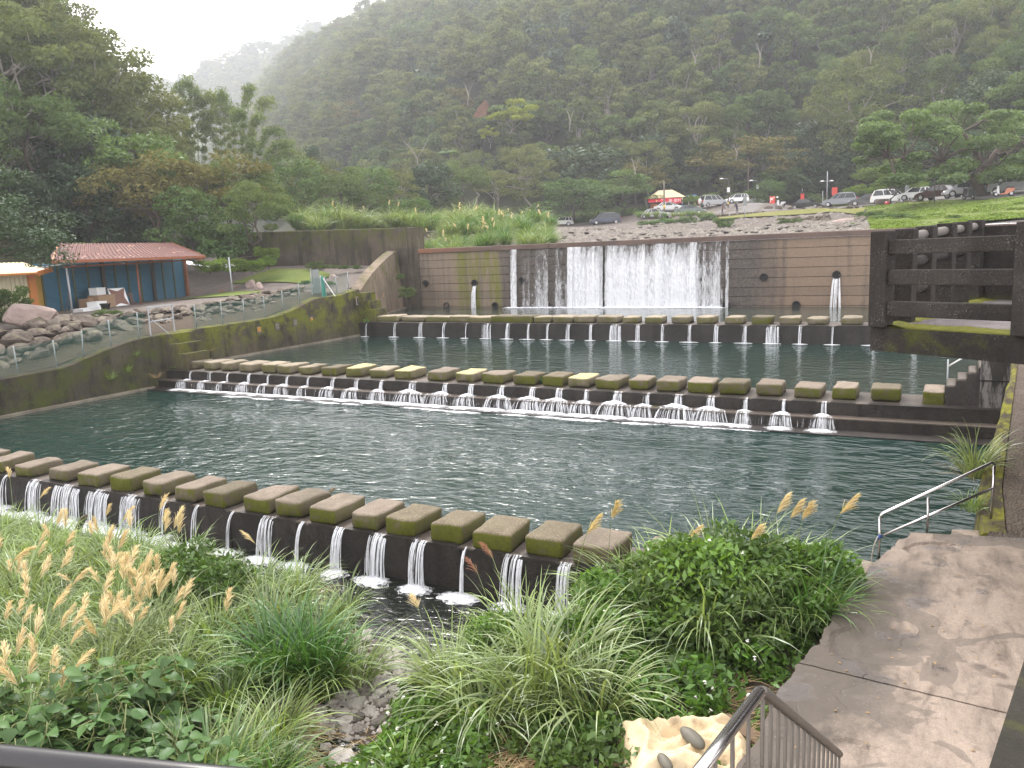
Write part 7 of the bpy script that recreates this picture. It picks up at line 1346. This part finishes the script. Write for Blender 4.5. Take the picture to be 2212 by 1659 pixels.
def plume_mesh(mat, seed, H=1.9, lean=.45, size=.42, n=190, nod=1.0, stem='blade_grey'):
    rg = np.random.default_rng(seed); m = 9; P = []
    for k in range(m): f = k/(m-1); P.append(np.array([lean*H*f**2.2, 0, H*(f-.06*nod*f**6)]))
    mb = MB(); mb.tube(P, list(np.linspace(.006, .003, m)), 4, 0, False); V = [list(v) for v in mb.v]; F = list(mb.f); mi = [0]*len(F); tn = [.5]*len(F)
    top = P[-1]; d0 = (P[-1]-P[-2]); d0 /= np.linalg.norm(d0)
    for i in range(n):
        f = rg.uniform(0, 1); base = top-d0*size*.55*(1-f)+d0*size*.55*f*.6; base[2] -= nod*.25*size*f*f; base[0] += nod*.22*size*f*f
        L_ = size*(.62-.30*f)*rg.uniform(.6, 1.1); an = rg.normal(0, .6); sp = .25+.45*rg.uniform(); dv_ = d0*(1-.25*f*nod)+np.array([math.cos(an)*sp*(1+.6*nod), math.sin(an)*sp, 0]); dv_ /= np.linalg.norm(dv_); w = .0036
        sd_ = np.cross(dv_, rg.normal(size=3)); sd_ /= np.linalg.norm(sd_); p1 = base+dv_*L_*.55; p2 = base+dv_*L_+np.array([.10, 0, -.22])*L_*nod*rg.uniform(.4, 1.5); b = len(V)
        V += [list(base-sd_*w*.5), list(base+sd_*w*.5), list(p1+sd_*w), list(p1-sd_*w), list(p2+sd_*w*.6), list(p2-sd_*w*.6)]; F += [[b, b+1, b+2, b+3], [b+3, b+2, b+4, b+5]]; mi += [1, 1]; t_ = rg.uniform(0, 1); tn += [t_, t_]
    me = bpy.data.meshes.new('plume'); me.from_pydata([tuple(v) for v in V], [], F); me.materials.append(M[stem]); me.materials.append(M[mat]); me.polygons.foreach_set('material_index', mi); a = me.attributes.new('tone', 'FLOAT', 'FACE'); a.data.foreach_set('value', np.array(tn, np.float32)); return me
PLM = [plume_mesh('plume', 400+s, 1.5, .10+.06*s, .36, 130, .5+.35*(s % 3)) for s in range(5)]; PLR = [plume_mesh('plume_red', 420+s, 1.8, .3, .36, 120, 1.0) for s in range(2)]; PLT = [plume_mesh('plume', 430+s, 2.2, .08+.05*s, .40, 130, .3) for s in range(3)]
rg8 = np.random.default_rng(88)
def clump(x, y, kinds, label, grp, s=1.0, plumes=0, pm=None, z=None, name='grass_clump', cat='grass clump', rz=None, dry=False, ph=1.0):
    z = Nz(x, y) if z is None else z; t_ = thing(name, label, cat, (x, y, z), rg8.uniform(0, 6.28) if rz is None else rz, grp)
    for kd in kinds.split('+'):
        o = link(GR[kd, int(rg8.integers(4))], t_); o.scale = (s, s, s*rg8.uniform(.85, 1.15))
    for k in range(plumes):
        o = link((pm or PLM)[int(rg8.integers(len(pm or PLM)))], t_); a = rg8.uniform(0, 6.28); o.location = (.22*s*math.cos(a), .22*s*math.sin(a), 0); o.rotation_euler = (rg8.normal(0, .07), rg8.normal(0, .07), rg8.normal(2.2, .5)-t_.rotation_euler.z); q_ = ph*rg8.uniform(.75, 1.08); o.scale = (q_, q_, q_)
    return t_
def side(px_, py__):
    h = 'at the left edge' if px_ < 60 else 'right of the left edge' if px_ < 140 else 'below the driftwood' if px_ < 230 else 'below the stream foam' if px_ < 330 else 'left of the leafy bush' if px_ < 420 else 'below the leafy bush' if px_ < 520 else 'left of the dark clump' if px_ < 640 else 'beside the creek'
    v = 'by the water' if py__ < 1230 else 'second row' if py__ < 1300 else 'mid bank' if py__ < 1380 else 'lower bank' if py__ < 1470 else 'low down'; return h, v
n_cl = 0
for y in np.arange(4.6, 10.35, .62):
    for x in np.arange(-22, -7.9, .72):
        xx, yy = x+rg8.uniform(-.34, .34), y+rg8.uniform(-.3, .3); a, b, w_ = proj(xx, yy, .4)
        if a < -130 or a > 880 or b > 1750 or crk_d(np.array(xx), np.array(yy)) < 1.15 or (yy > 9.9 and rg8.uniform() < .3): continue
        if a < 440 and b > 1470: continue                    # the broad-leaved plants stand here
        kd = 'dark' if (a > 560 and b < 1440 and rg8.uniform() < .65) else 'grey' if rg8.uniform() < .35 else 'arch'
        if rg8.uniform() < .5: kd += '+dry'
        pl = int(rg8.integers(1, 4)) if (a < 430 and b > 1180 and rg8.uniform() < .62) else (1 if rg8.uniform() < .13 else 0)
        h, v = side(float(a), float(b)); adj = {'dark': 'dark green', 'grey': 'grey-green', 'arch': 'bright green'}[kd.split('+')[0]]
        clump(xx, yy, kd, f'{adj} silvergrass {"with golden plumes" if pl > 1 else "with one plume" if pl else "without plumes"} {h}, {v}', 'silvergrass clumps on the near left bank', rg8.uniform(.70, .98)*(1-.10*max(0, yy-8.6)), pl); n_cl += 1
for a, b in ((285, 1240), (300, 1275), (320, 1250), (262, 1262), (370, 1290), (215, 1330), (60, 1455), (30, 1420), (90, 1400), (180, 1310), (75, 1250)):
    q = pz(a, b+35, .75); clump(q.x, q.y, 'grey', f'dense bunch of golden plumes {side(a, b+60)[0]}, {side(a, b+60)[1]}', 'silvergrass clumps on the near left bank', .9, 5)
for a, b, kd, s, lb in ((640, 1440, 'dark', 1.25, 'tall dark green sword-leaved clump at the head of the creek'), (590, 1450, 'dark', 1.15, 'tall dark clump left of the one heading the creek'), (690, 1445, 'dark+arch', 1.0, 'dark clump with drooping blades above the pebbles'), (765, 1420, 'grey', .9, 'grey-green clump left of the creek head, before the stream'), (590, 1560, 'dry+arch', .85, 'clump with fallen straw beside the pebbles'), (540, 1600, 'dry+grey', .85, 'straw-skirted clump left of the pebbles'),
                        (1150, 1560, 'grey', 1.15, 'big pale arching clump in the middle foreground'), (1215, 1520, 'grey+arch', 1.1, 'wide arching clump right of the middle foreground one'), (1090, 1470, 'grey', .9, 'pale clump nearest the dark stream water'), (985, 1500, 'arch+grey', .95, 'clump with long leftward blades by the pebble creek'), (1040, 1570, 'grey+dry', .9, 'pale clump among the fallen straw'), (1290, 1540, 'grey', 1.0, 'arching clump left of the bare soil patch'), (1130, 1430, 'arch', 1.0, 'fresh green clump below the last spouts'), (1250, 1420, 'arch+grey', .95, 'clump in front of the leafy bush'),
                        (1345, 1350, 'arch', 1.0, 'upright clump under the last mossy stepping stones'), (1420, 1330, 'grey', 1.0, 'pale upright clump before the half hidden stepping stone'), (1530, 1400, 'grey', 1.15, 'pair of tall fountain-like blades in front of the dark bush'), (1750, 1400, 'dark', 1.0, 'dark sword-leaved clump leaning on the landing edge'), (1715, 1380, 'dark+arch', .95, 'second dark clump beside the landing edge'), (1790, 1400, 'arch', .85, 'light green clump drooping over the landing'), (1660, 1330, 'arch', 1.0, 'clump carrying reddish plumes in front of the pool'),
                        (1450, 1335, 'arch', 1.25, 'fountain of blades rising from the left of the thicket'), (1545, 1330, 'grey', 1.3, 'fountain of blades rising from the middle of the thicket'), (1620, 1335, 'arch', 1.25, 'fountain of blades right of the middle of the thicket'), (1380, 1350, 'arch+grey', 1.15, 'fountain of blades at the left end of the thicket'), (1690, 1340, 'grey', 1.15, 'fountain of blades at the pool end of the thicket'), (460, 1690, 'grey+dark', 1.0, 'long-bladed clump at the bottom edge right of the black rail'), (390, 1710, 'arch', .95, 'clump just above the black rail'), (540, 1700, 'arch', .9, 'clump at the bottom edge left of the creek pool'), (590, 1680, 'dark', .8, 'dark clump at the bottom edge by the creek pool'), (870, 1680, 'arch', .6, 'low clump at the bottom edge right of the creek')):
    q = pz(a, b, -.3 if a < 1250 else 0.0); clump(q.x, q.y, kd, lb, None, s)
# single reed stalks with plumes standing out of the right-hand bush
for a, b, y, red, lb in ((1290, 1092, 11.2, 0, 'tallest buff plume before the pool, above the half hidden stone'), (1213, 1128, 11.0, 0, 'buff plume crossing the last mossy stepping stone'), (1425, 1145, 11.4, 0, 'upright feathery plume right of the half hidden stone'), (1632, 1085, 11.6, 0, 'tall pale plume before the green pool'), (1660, 1095, 11.5, 0, 'pale plume leaning right of the tall one'), (1692, 1092, 11.4, 0, 'wide buff plume with parted tips before the pool'), (1747, 1085, 11.6, 0, 'narrow brown plume nearest the handrail'), (1580, 1140, 11.3, 0, 'small plume drooping left of the pale ones'), (1085, 1205, 11.0, 1, 'brown plume in front of the last waterspout'), (1050, 1240, 11.0, 1, 'brown plume bent left across the weir wall'), (905, 1315, 9.6, 0, 'lone buff plume rising by the dark stream'), (1300, 1300, 10.6, 0, 'drooping straw-coloured plume in front of the bush')):
    p = py_(a, b, y); z0 = Nz(p.x+.1, y); h = max(.6, p.z-z0); t_ = thing('reed_stalk', lb, 'reed', (p.x+.12, y, z0), 0); o = link((PLR if red else PLT)[int(a) % 2], t_); s = h/(1.72 if red else 2.12); o.scale = (1.25, 1.25, s); o.rotation_euler = (0, 0, 2.6 if a < 1100 else rg8.uniform(-.6, .4)); g = link(GR['low', int(a) % 4], t_)
# ---- bushes of small leaves on the right of the near bank
def bush_mesh(seed, h, r, n, size, mat, nc=40, flowers=0):
    rg = np.random.default_rng(seed); cs = []
    for i in range(nc): u = rg.uniform(0, 1)**.5; a = rg.uniform(0, 6.28); z = h*rg.uniform(.10, 1)*math.sqrt(max(.05, 1-u*u*.75)); cs.append((r*u*math.cos(a), r*u*math.sin(a), z))
    V, F, tn = leaves(np.array(cs), r*.34*rg.uniform(.6, 1.2, nc), n//nc, size, rg, .8, .55, .42, .9); me = npmesh('foliage', V, F, M[mat], tn); mb = MB()
    for c in cs[:18]: branch(mb, (rg.normal(0, .1), rg.normal(0, .1), -.1), c, .02, .006, rg, .1, 0, 4)
    st_ = mb.mesh('woody_stem', M['bark'], None, False); fl = None
    if flowers:
        P = np.array(cs)[rg.integers(nc, size=flowers)]+rnd_unit(flowers, rg)*r*.34; P[:, 2] = np.abs(P[:, 2])+.05; V2, F2, t2 = leaves(P, [.02]*flowers, 5, .018, rg, 1, .9, .6, .4); fl = npmesh('blossom', V2, F2, M['petal'], t2)
    return me, st_, fl
BSH = {'b': [bush_mesh(500+s, 1.35, .95, 5200, .062, 'leaf_bush', 44, 14) for s in range(3)], 'd': [bush_mesh(510+s, 1.5, .95, 4600, .075, 'leaf_mid', 40, 0) for s in range(2)], 'l': [bush_mesh(520+s, .42, .48, 620, .055, 'leaf_bush', 20, 4) for s in range(4)], 'g': [bush_mesh(530+s, .38, .5, 560, .06, 'leaf_mid', 18, 0) for s in range(3)]}
def bush(kd, x, y, s, label, grp=None, z=None, name='bush', cat='bush'):
    me, st_, fl = BSH[kd][int(rg8.integers(len(BSH[kd])))]; t_ = thing(name, label, cat, (x, y, Nz(x, y) if z is None else z), rg8.uniform(0, 6.28), grp); t_.scale = (s, s, s*rg8.uniform(.9, 1.1)); link(me, t_); link(st_, t_)
    if fl: kind(link(fl, t_), 'stuff')
    return t_
for a, b, kd, s, lb in ((1330, 1380, 'b', .85, 'leafy bush with small white flowers below the half hidden stone'), (1410, 1360, 'd', .9, 'dense dark leafy bush in the middle of the right thicket'), (1500, 1360, 'b', 1.0, 'tall leafy bush beside the pale reed plumes'), (1580, 1355, 'd', 1.0, 'highest dark bush of the right thicket'), (1660, 1350, 'b', .9, 'bush of the right thicket beside the pool water'), (1735, 1350, 'b', .8, 'bright bush leaning on the landing edge'), (1790, 1310, 'b', .62, 'light creeper bush spilling over the landing edge'), (1455, 1385, 'd', .7, 'dark low bush at the foot of the right thicket'), (1600, 1400, 'd', .7, 'dark bush shading the foot of the landing'), (1270, 1420, 'b', .7, 'bush between the pale clumps and the thicket'), (1695, 1395, 'd', .65, 'dark bush under the sword-leaved clump'), (440, 1330, 'd', .9, 'round leafy bush among the silvergrass left of the dark clump'), (1080, 1400, 'b', .6, 'low bush at the stream edge under the last spout')):
    q = pz(a, b, 0.0 if a > 1000 else -.35); bush(kd, q.x, q.y, s, lb)
for k in range(150):                                # low herbs over the right of the near bank
    a = rg8.uniform(760, 1700); b = rg8.uniform(1420, 1690); q = pz(a, b, 0.0 if a > 1200 else -.25)
    if crk_d(np.array(q.x), np.array(q.y)) < .95 or (1330 < a < 1640 and b > 1560) or (a > 1300 and b > 1470 and rg8.uniform() < .7) or a > 1650 - (b-1490)*.5 and b > 1490: continue
    if 1000 < a < 1330 and b > 1500 and rg8.uniform() < .6: continue
    w_ = 'by the pebble creek' if a < 880 else 'left of the arching grass' if a < 1000 else 'among the arching grass' if a < 1150 else 'right of the arching grass' if a < 1300 else 'around the litter' if b > 1530 else 'below the flowering bush' if a < 1420 else 'below the dark bush' if a < 1540 else 'beside the landing'
    sz_ = rg8.uniform(.6, 1.15); bush('l' if rg8.uniform() < .6 else 'g', q.x, q.y, sz_, f'{"small" if sz_ < .85 else "broad"} leafy herb {w_}, {"at the bottom edge" if b > 1620 else "near the bottom" if b > 1560 else "farther up" if b > 1490 else "nearest the stream"}', 'low herbs on the near bank', None, 'herb', 'herb')
for a, b in ((905, 1600), (860, 1640), (960, 1630), (800, 1650), (920, 1560), (1000, 1600), (740, 1665), (880, 1670)): q = pz(a, b, -.3); bush('l', q.x, q.y, 1.15, f'bright herb mound {"beside" if a < 900 else "right of"} the creek at the bottom', 'low herbs on the near bank', None, 'herb', 'herb')
# ---- broad-leaved plants at the lower left
def big_leaf(V, F, T, base, d, L_, W_, rg, sag):
    d = d/np.linalg.norm(d); up = np.array([0, 0, 1.0]); sd_ = np.cross(d, up); sd_ /= np.linalg.norm(sd_)+1e-9; nn_ = np.cross(sd_, d); b = len(V)
    prof_ = ((0, .0, 0), (.12, .38, -.01), (.35, .5, -.03), (.62, .36, -.10), (.85, .15, -.2), (1.0, 0, -.30))
    for f, w, s_ in prof_: c = base+d*L_*f+up*s_*L_*sag; V += [c-sd_*w*W_-nn_*w*W_*.0+up*w*W_*.25, c, c+sd_*w*W_+up*w*W_*.25]
    t_ = rg.uniform(0, 1)
    for k in range(5): F.append((b+3*k, b+3*k+1, b+3*k+4, b+3*k+3)); F.append((b+3*k+1, b+3*k+2, b+3*k+5, b+3*k+4)); T += [t_, t_]
LEAFS = []
for s_ in range(6):
    V, F, T = [], [], []; rg = np.random.default_rng(640+s_); big_leaf(V, F, T, np.zeros(3), np.array([1, 0, .12*(s_ % 3)-.1]), .2, .155+.02*(s_ % 2), rg, .6+.25*(s_ % 4)); LEAFS.append(npmesh('leaf', V, F, M['leaf_big'], T))
def broad_plant(t_, seed, h, nst, n):
    rg = np.random.default_rng(seed); mb = MB()
    for s_ in range(nst):
        top = np.array([rg.normal(0, .30), rg.normal(0, .30), h*rg.uniform(.7, 1.05)]); pts = branch(mb, (rg.normal(0, .08), rg.normal(0, .08), -.1), top, .013, .005, rg, .05, 0, 5, 8)
        for k in range(n):
            f = rg.uniform(.3, 1); p = pts[min(7, int(f*7))]; a = k*2.4+rg.uniform(-.4, .4); o = link(LEAFS[int(rg.integers(6))], t_); o.location = p+np.array([math.cos(a), math.sin(a), .1])*.06; o.rotation_euler = (rg.normal(0, .25), rg.normal(.05, .25), a); q_ = rg.uniform(.75, 1.35)*(1.2-.35*f); o.scale = (q_, q_, q_)
    link(mb.mesh('woody_stem', M['culm'], None, False), t_)
for k, (a, b) in enumerate(((40, 1560), (110, 1590), (170, 1540), (230, 1590), (290, 1560), (350, 1590), (400, 1545), (130, 1650), (210, 1660), (300, 1660), (380, 1650), (60, 1640), (-20, 1600), (330, 1500), (250, 1520), (440, 1610), (-30, 1680))):
    q = pz(a, b, .25); t_ = thing('broadleaf_plant', f'plant with large pointed leaves, {("upper left", "left", "upper left of the middle", "middle", "upper middle", "right", "upper right", "left above the black rail", "middle above the black rail", "right above the black rail", "far right above the black rail", "far left above the black rail", "at the picture edge", "topmost right", "topmost middle", "rightmost", "bottom edge")[k]} of the corner group', 'plant', (q.x, q.y, Nz(q.x, q.y)), rg8.uniform(0, 6.28), 'large-leaved plants in the lower left corner'); broad_plant(t_, 600+k, rg8.uniform(1.0, 1.25), 5, 14)
# ---- ground litter, straw, pebbles
V, F, T = [], [], []
for k in range(3400):
    if k < 2300: c = pz(rg8.normal(1130, 150), rg8.uniform(1500, 1700), -.15)
    elif k < 2800: c = pz(rg8.normal(600, 50), rg8.uniform(1510, 1640), -.5)
    else: c = pz(rg8.uniform(1300, 1620), rg8.uniform(1400, 1640), .05)
    z = Nz(c.x, c.y)+rg8.uniform(.01, .10); a = rg8.normal(.5, .6); L_ = rg8.uniform(.12, .5); d = np.array([math.cos(a), math.sin(a), rg8.normal(0, .12)])*L_; w = .005; b = len(V); s_ = np.array([-math.sin(a)*w, math.cos(a)*w, 0]); c = np.array([c.x, c.y, z])
    V += [c-s_, c+s_, c+d*.5+s_+[0, 0, .03], c+d*.5-s_+[0, 0, .03], c+d+s_*.6, c+d-s_*.6]; F += [(b, b+1, b+2, b+3), (b+3, b+2, b+4, b+5)]; t_ = rg8.uniform(0, 1); T += [t_, t_]
kind(link(npmesh('fallen_straw', V, F, M['straw'], T)), 'stuff')
n = 9000; P = []
for k in range(n):
    r_ = rg8.uniform()
    c = pz(rg8.uniform(760, 1750), rg8.uniform(1380, 1700), 0.0) if r_ < .55 else Vector((rg8.uniform(-22, -7.6), rg8.uniform(4.5, 10.6), 0))
    if crk_d(np.array(c.x), np.array(c.y)) < .75 or c.x > -1.5: continue
    if c.x > -4.4 and c.y < 10.4 and rg8.uniform() < .8: continue
    P.append((c.x, c.y, Nz(c.x, c.y)+.05))
V, F, T = leaves(np.array(P), [.10]*len(P), 3, .045, rg8, .6, .8, .5, .7); kind(link(npmesh('ground_cover', V, F, M['leaf_bush'], T)), 'stuff')
for k in range(270):
    t_ = rg8.uniform(0, 1); y = 10.4-4.6*t_; cx = np.interp(y, CRK[::-1, 1], CRK[::-1, 0]); x = cx+rg8.normal(0, .42); a, b, w_ = proj(x, y, -.9); s = rg8.uniform(.08, .27)*(1.35 if rg8.uniform() < .12 else 1); pale = rg8.uniform() < .68
    o = link(PEB[k % 4] if pale else RIVER[k % 6], None, (x, y, Nz(x, y)-.01), rg8.uniform(0, 6), 'pebble'); o.scale = (s*1.25, s, s*.8); tag(o, f'{"pale" if pale else "grey"} {"cobble" if s > .17 else "pebble"} in the creek {"near the stream" if b < 1480 else "halfway down" if b < 1580 else "by the creek pool"}, {"left" if x < cx else "right"} side', 'pebble', 'pebbles of the small creek')
PV, PF = [], []
for k in range(2600):
    y = rg8.uniform(3.6, 11.2); cx = np.interp(y, CRK[::-1, 1], CRK[::-1, 0]); x = cx+rg8.normal(0, .55); z = Nz(x, y); s = rg8.uniform(.015, .055); b = len(PV); an_ = rg8.uniform(0, 6.28); ca, sa = math.cos(an_), math.sin(an_)
    for (u, v, q_) in ((-1, -.6, 0), (1, -.7, 0), (1, .6, 0), (-1, .7, 0), (-.4, -.3, .8), (.5, -.25, .9), (.4, .3, .8), (-.5, .3, .9)): PV.append((x+s*(u*ca-v*sa), y+s*(u*sa+v*ca), z+s*q_-.008))
    PF += [(b, b+1, b+5, b+4), (b+1, b+2, b+6, b+5), (b+2, b+3, b+7, b+6), (b+3, b, b+4, b+7), (b+4, b+5, b+6, b+7)]
kind(link(npmesh('creek_gravel', PV, PF, M['rock_pale'])), 'stuff')
cp = pz(690, 1625, -.7); kind(link(grid_mesh('creek_pool', np.linspace(cp.x-.55, cp.x+.6, 6), np.linspace(cp.y-1.0, cp.y+.35, 6), lambda x, y: x*0-.715, M['water_stream'])))
# ---- tarp sack, stones on it, litter
def pebble_mesh(name, mat):
    bm = bmesh.new(); bmesh.ops.create_icosphere(bm, subdivisions=3, radius=.5)
    for v in bm.verts: v.co *= 1+.10*mnoise.noise(v.co*2); v.co.z = v.co.z*.6+.25
    me = bpy.data.meshes.new(name); bm.to_mesh(me); bm.free(); me.materials.append(mat); return me
q = pz(1490, 1640, .1); tp = thing('tarp', 'crumpled pale yellow tarpaulin sack lying on the soil at the bottom edge', 'tarp', (q.x, q.y, Nz(q.x, q.y)+.02)); n = 46; V = []
for i in range(n):
    for j in range(n):
        u, v = i/(n-1)*2-1, j/(n-1)*2-1; p = Vector((u*1.3, v*1.3, 0)); ex = 1+.10*mnoise.noise(Vector((u*2, v*2, 5))); f1 = abs(mnoise.noise(Vector((u*1.5+1, v*1.5, 1)))); f2 = abs(mnoise.noise(Vector((u*3.3, v*3.3+2, 2)))); fall = max(0, 1-max(abs(u), abs(v))**6)
        V.append((u*.70*ex, v*.56*ex, .36*fall*(.30+1.3*(.40-f1)+.55*(.30-f2))))
F = [(i*n+j, (i+1)*n+j, (i+1)*n+j+1, i*n+j+1) for i in range(n-1) for j in range(n-1)]; o = link(npmesh('cloth', V, F, M['tarp']), tp); o.rotation_euler = (0, 0, .5)
for a, b, s, r_, lb in ((1495, 1602, .24, -.6, 'long olive cobble lying on the tarpaulin'), (1436, 1652, .17, -.8, 'short dark cobble at the lower left of the tarpaulin')):
    o = link(pebble_mesh('cobble', M['river_pebble']), None, pz(a, b, .36), r_, 'cobble'); o.scale = (s*1.5, s*.7, s*.8); o.rotation_euler = (0, .1, r_); tag(o, lb, 'stone'); [setattr(p, 'use_smooth', True) for p in o.data.polygons]
def scrap(nm, label, px_, py__, z, w, h, mat, rz, seed):
    q = pz(px_, py__, z); V = []; n = 7
    for i in range(n):
        for j in range(n): u, v = i/(n-1)-.5, j/(n-1)-.5; V.append((u*w*(1+.2*mnoise.noise(Vector((seed, v*3, 0)))), v*h*(1+.2*mnoise.noise(Vector((u*3, seed, 1)))), .03+.10*max(w, h)*mnoise.noise(Vector((u*4+seed, v*4, 3)))))
    o = link(npmesh(nm, V, [(i*n+j, (i+1)*n+j, (i+1)*n+j+1, i*n+j+1) for i in range(n-1) for j in range(n-1)], M[mat]), None, (q.x, q.y, Nz(q.x, q.y)+.04), rz); return tag(o, label, 'litter')
scrap('plastic_bag', 'torn grey translucent bag left of the yellow tarpaulin', 1367, 1600, .1, .32, .45, 'bag', .3, 1); scrap('paper_scrap', 'white paper scrap on the soil above the tarpaulin', 1426, 1537, .05, .22, .16, 'paper', .4, 2); scrap('paper_scrap', 'pinkish crumpled paper just above the tarpaulin', 1432, 1570, .05, .2, .16, 'bag', .9, 3); scrap('paper_scrap', 'tiny white scrap near the railing bars', 1622, 1520, .05, .10, .08, 'paper', .2, 4); scrap('paper_scrap', 'small crumpled white scrap left of the pinkish paper', 1388, 1570, .05, .1, .08, 'paper', .2, 5)
dl = pz(1640, 1600, .2); o = bpy.data.objects.new('plank', MB().box((-.5, -.09, 0), (.5, .09, .05)).mesh('plank', M['wood'])); COL.objects.link(o); o.location = (dl.x, dl.y, Nz(dl.x, dl.y)+.03); o.rotation_euler = (0, .04, -.5); tag(o, 'weathered grey plank on the soil behind the stair railing', 'plank')
sk_ = bpy.data.objects.new('driftwood', MB().tube([pz(160, 1170, -.9), pz(166, 1150, -.6), pz(176, 1128, -.15), pz(186, 1115, .12)], [.09, .08, .07, .04], 7).tube([pz(176, 1128, -.15), pz(178, 1116, .02)], [.05, .03], 6).mesh('driftwood', M['bark_brown'])); COL.objects.link(sk_); tag(sk_, 'broken brown branch sticking out of the stream', 'branch')
tw_ = bpy.data.objects.new('twig', MB().tube([pz(713, 1062, .42), pz(722, 1055, .43)], .025, 5).mesh('twig', M['straw'])); COL.objects.link(tw_); tag(tw_, 'small yellow twig lying on a stepping stone of the near weir', 'twig')
P = np.array([(rg8.uniform(-1.3, 1.6), rg8.uniform(7.2, 14), .712) for k in range(130)]); P = P[P[:, 0] > -1.35+(P[:, 1]-8)*.14]; V, F, T = leaves(P, [.012]*len(P), 1, .022, rg8, .3, 1.5, .5, .3); kind(link(npmesh('fallen_leaves', V, F, M['straw'], T)), 'stuff')
# ---- tufts on walls and blocks
clump(.42, 17.2, 'dry+grey', 'dry grass tuft hanging from the mossy right-hand kerb wall', None, .75, 0, None, .92); clump(.36, 15.6, 'low', 'small green tuft at the foot of the right-hand kerb wall', None, .8, 0, None, .75); clump(XL+.45, 24.2, 'dry', 'dry straw tuft hanging beside the left end of the middle weir', None, .6, 0, None, .5)
clump(XL+.15, 27.6, 'dry', 'dead grass tuft at the foot of the middle bank steps', None, .45, 0, None, 1.25); clump(XL+.2, 22.2, 'low', 'green fern-like tuft growing from the left bank wall', None, .8, 0, None, .75); clump(XL+.2, 23.0, 'low', 'second green tuft on the left bank wall beside the fern-like one', None, .6, 0, None, .95); clump(XL+.1, 23.6, 'low', 'small yellow-green tuft high on the left bank wall', None, .5, 0, None, 1.55)
p = pz(1166, 826, .72); bush('l', p.x, p.y, .62, 'leafy weed growing between two stepping stones of the middle weir', None, .70, 'herb', 'herb'); bush('l', -30.7, 38.9, .6, 'leafy weed at the left end of the upper weir', None, 1.5, 'herb', 'herb'); bush('l', -30.9, 25.2, .45, 'tiny weed at the left end of the middle weir', None, .72, 'herb', 'herb')
# ---- reeds above the dam and beside the road
def reeds(lst, base_lab, grp, s0, dep_):
    for k, (a, b, d, s) in enumerate(lst):
        q = Vector(b) if hasattr(b, '__len__') else pd(a, b, d); clump(q.x, q.y, 'arch+grey' if k % 3 else 'dark+arch', base_lab(a, b, k), grp, s0*s, 2 if k % 5 == 2 else 0, None, q.z, 'reed_clump', 'reed clump', None, False, 1.5)
rl = []
for k in range(64): a = rg8.uniform(900, 1190); y_ = 50.75+rg8.uniform(0, 1)**1.5*12; p = py_(a, 515, y_); z_ = float(landz(p.x, y_)); rl.append((a, (p.x, y_, z_), 0, rg8.uniform(.8, 1.15)*(1.0 if a < 1150 else .8)))
reeds(rl, lambda a, b, k: f'arching reed clump on top of the dam {"at its left end" if a < 990 else "left of the gravel" if a < 1080 else "bordering the gravel"}, {"front row" if b[1] < 52.5 else "second row" if b[1] < 55.5 else "back row"}', 'reed clumps above the left part of the dam', 1.25, 55)
reeds([(a, rg8.uniform(488, 506), rg8.uniform(66, 100), rg8.uniform(.9, 1.3)) for a in np.linspace(640, 1190, 46)], lambda a, b, k: f'tall reed clump in the belt before the trees {"above the retaining wall" if a < 860 else "behind the dam-top reeds" if a < 1080 else "left of the white hatchback"}', 'reed belt beyond the dam', 1.6, 90)
reeds([(a, 486-.04*(a-1230)+rg8.normal(0, 1), 134, rg8.uniform(.9, 1.2)) for a in list(np.linspace(1225, 1290, 7))+list(np.linspace(1325, 1400, 9))], lambda a, b, k: f'tall dark reed clump standing behind {"the white hatchback" if a < 1260 else "the navy minivan" if a < 1345 else "the road left of the stall"}', 'reed clumps along the road', 2.2, 134)
reeds([(a, 470, 112, rg8.uniform(.7, 1.0)) for a in np.linspace(1380, 1530, 9)], lambda a, b, k: f'low weedy reed clump before {"the silver sedan" if a < 1430 else "the white sedan" if a < 1475 else "the old grey-green sedan"}', 'weeds before the parked sedans', 1.0, 112)
reeds([(a, 446, 134, rg8.uniform(.8, 1.1)) for a in (1590, 1612, 1632, 1650)], lambda a, b, k: f'pale plumed reed clump behind {"the white van" if a < 1620 else "the stone bridge end"}', 'reed clumps along the road', 1.8, 134)
SA = [(py_(a, 490, 50.9).x, 50.9) for a in (1885, 1990, 2100, 2260)]; SB = [up(1870, 452, 94), up(1960, 440, 88), up(2120, 431, 73), up(2300, 418, 66)]; P = []
for k in range(15000):
    u, v = rg8.uniform(0, 3), rg8.uniform(); i = min(2, int(u)); f = u-i; a = np.array(SA[i])*(1-f)+np.array(SA[i+1])*f; b = np.array(SB[i])*(1-f)+np.array(SB[i+1])*f; c = a*(1-v)+b*v
    if mnoise.noise((c[0]*.35, c[1]*.35, 0)) > -.12: P.append((c[0], c[1], float(Unp(c[0], c[1]))+.17+.16*max(0, mnoise.noise((c[0]*.35, c[1]*.35, 0)))))
V, F, T = leaves(np.array(P), [.2]*len(P), 2, .075, rg8, .5, .9, .55, .5); kind(link(npmesh('meadow_weeds', V, F, M['leaf_bright'], T)), 'stuff')
# ------------------------------------------------------------ haze in the valley air
hz = NT('haze'); pv = hz.n('ShaderNodeVolumePrincipled'); pv.inputs['Color'].default_value = (.90, .93, 1.0, 1); pv.inputs['Density'].default_value = HAZE_D; pv.inputs['Anisotropy'].default_value = .5; hz.l(pv.outputs[0], hz.out.inputs['Volume'])
kind(link(MB().box((-1400, -45, -3), (560, 1600, HAZE_TOP)).mesh('haze', hz.m)), 'stuff')
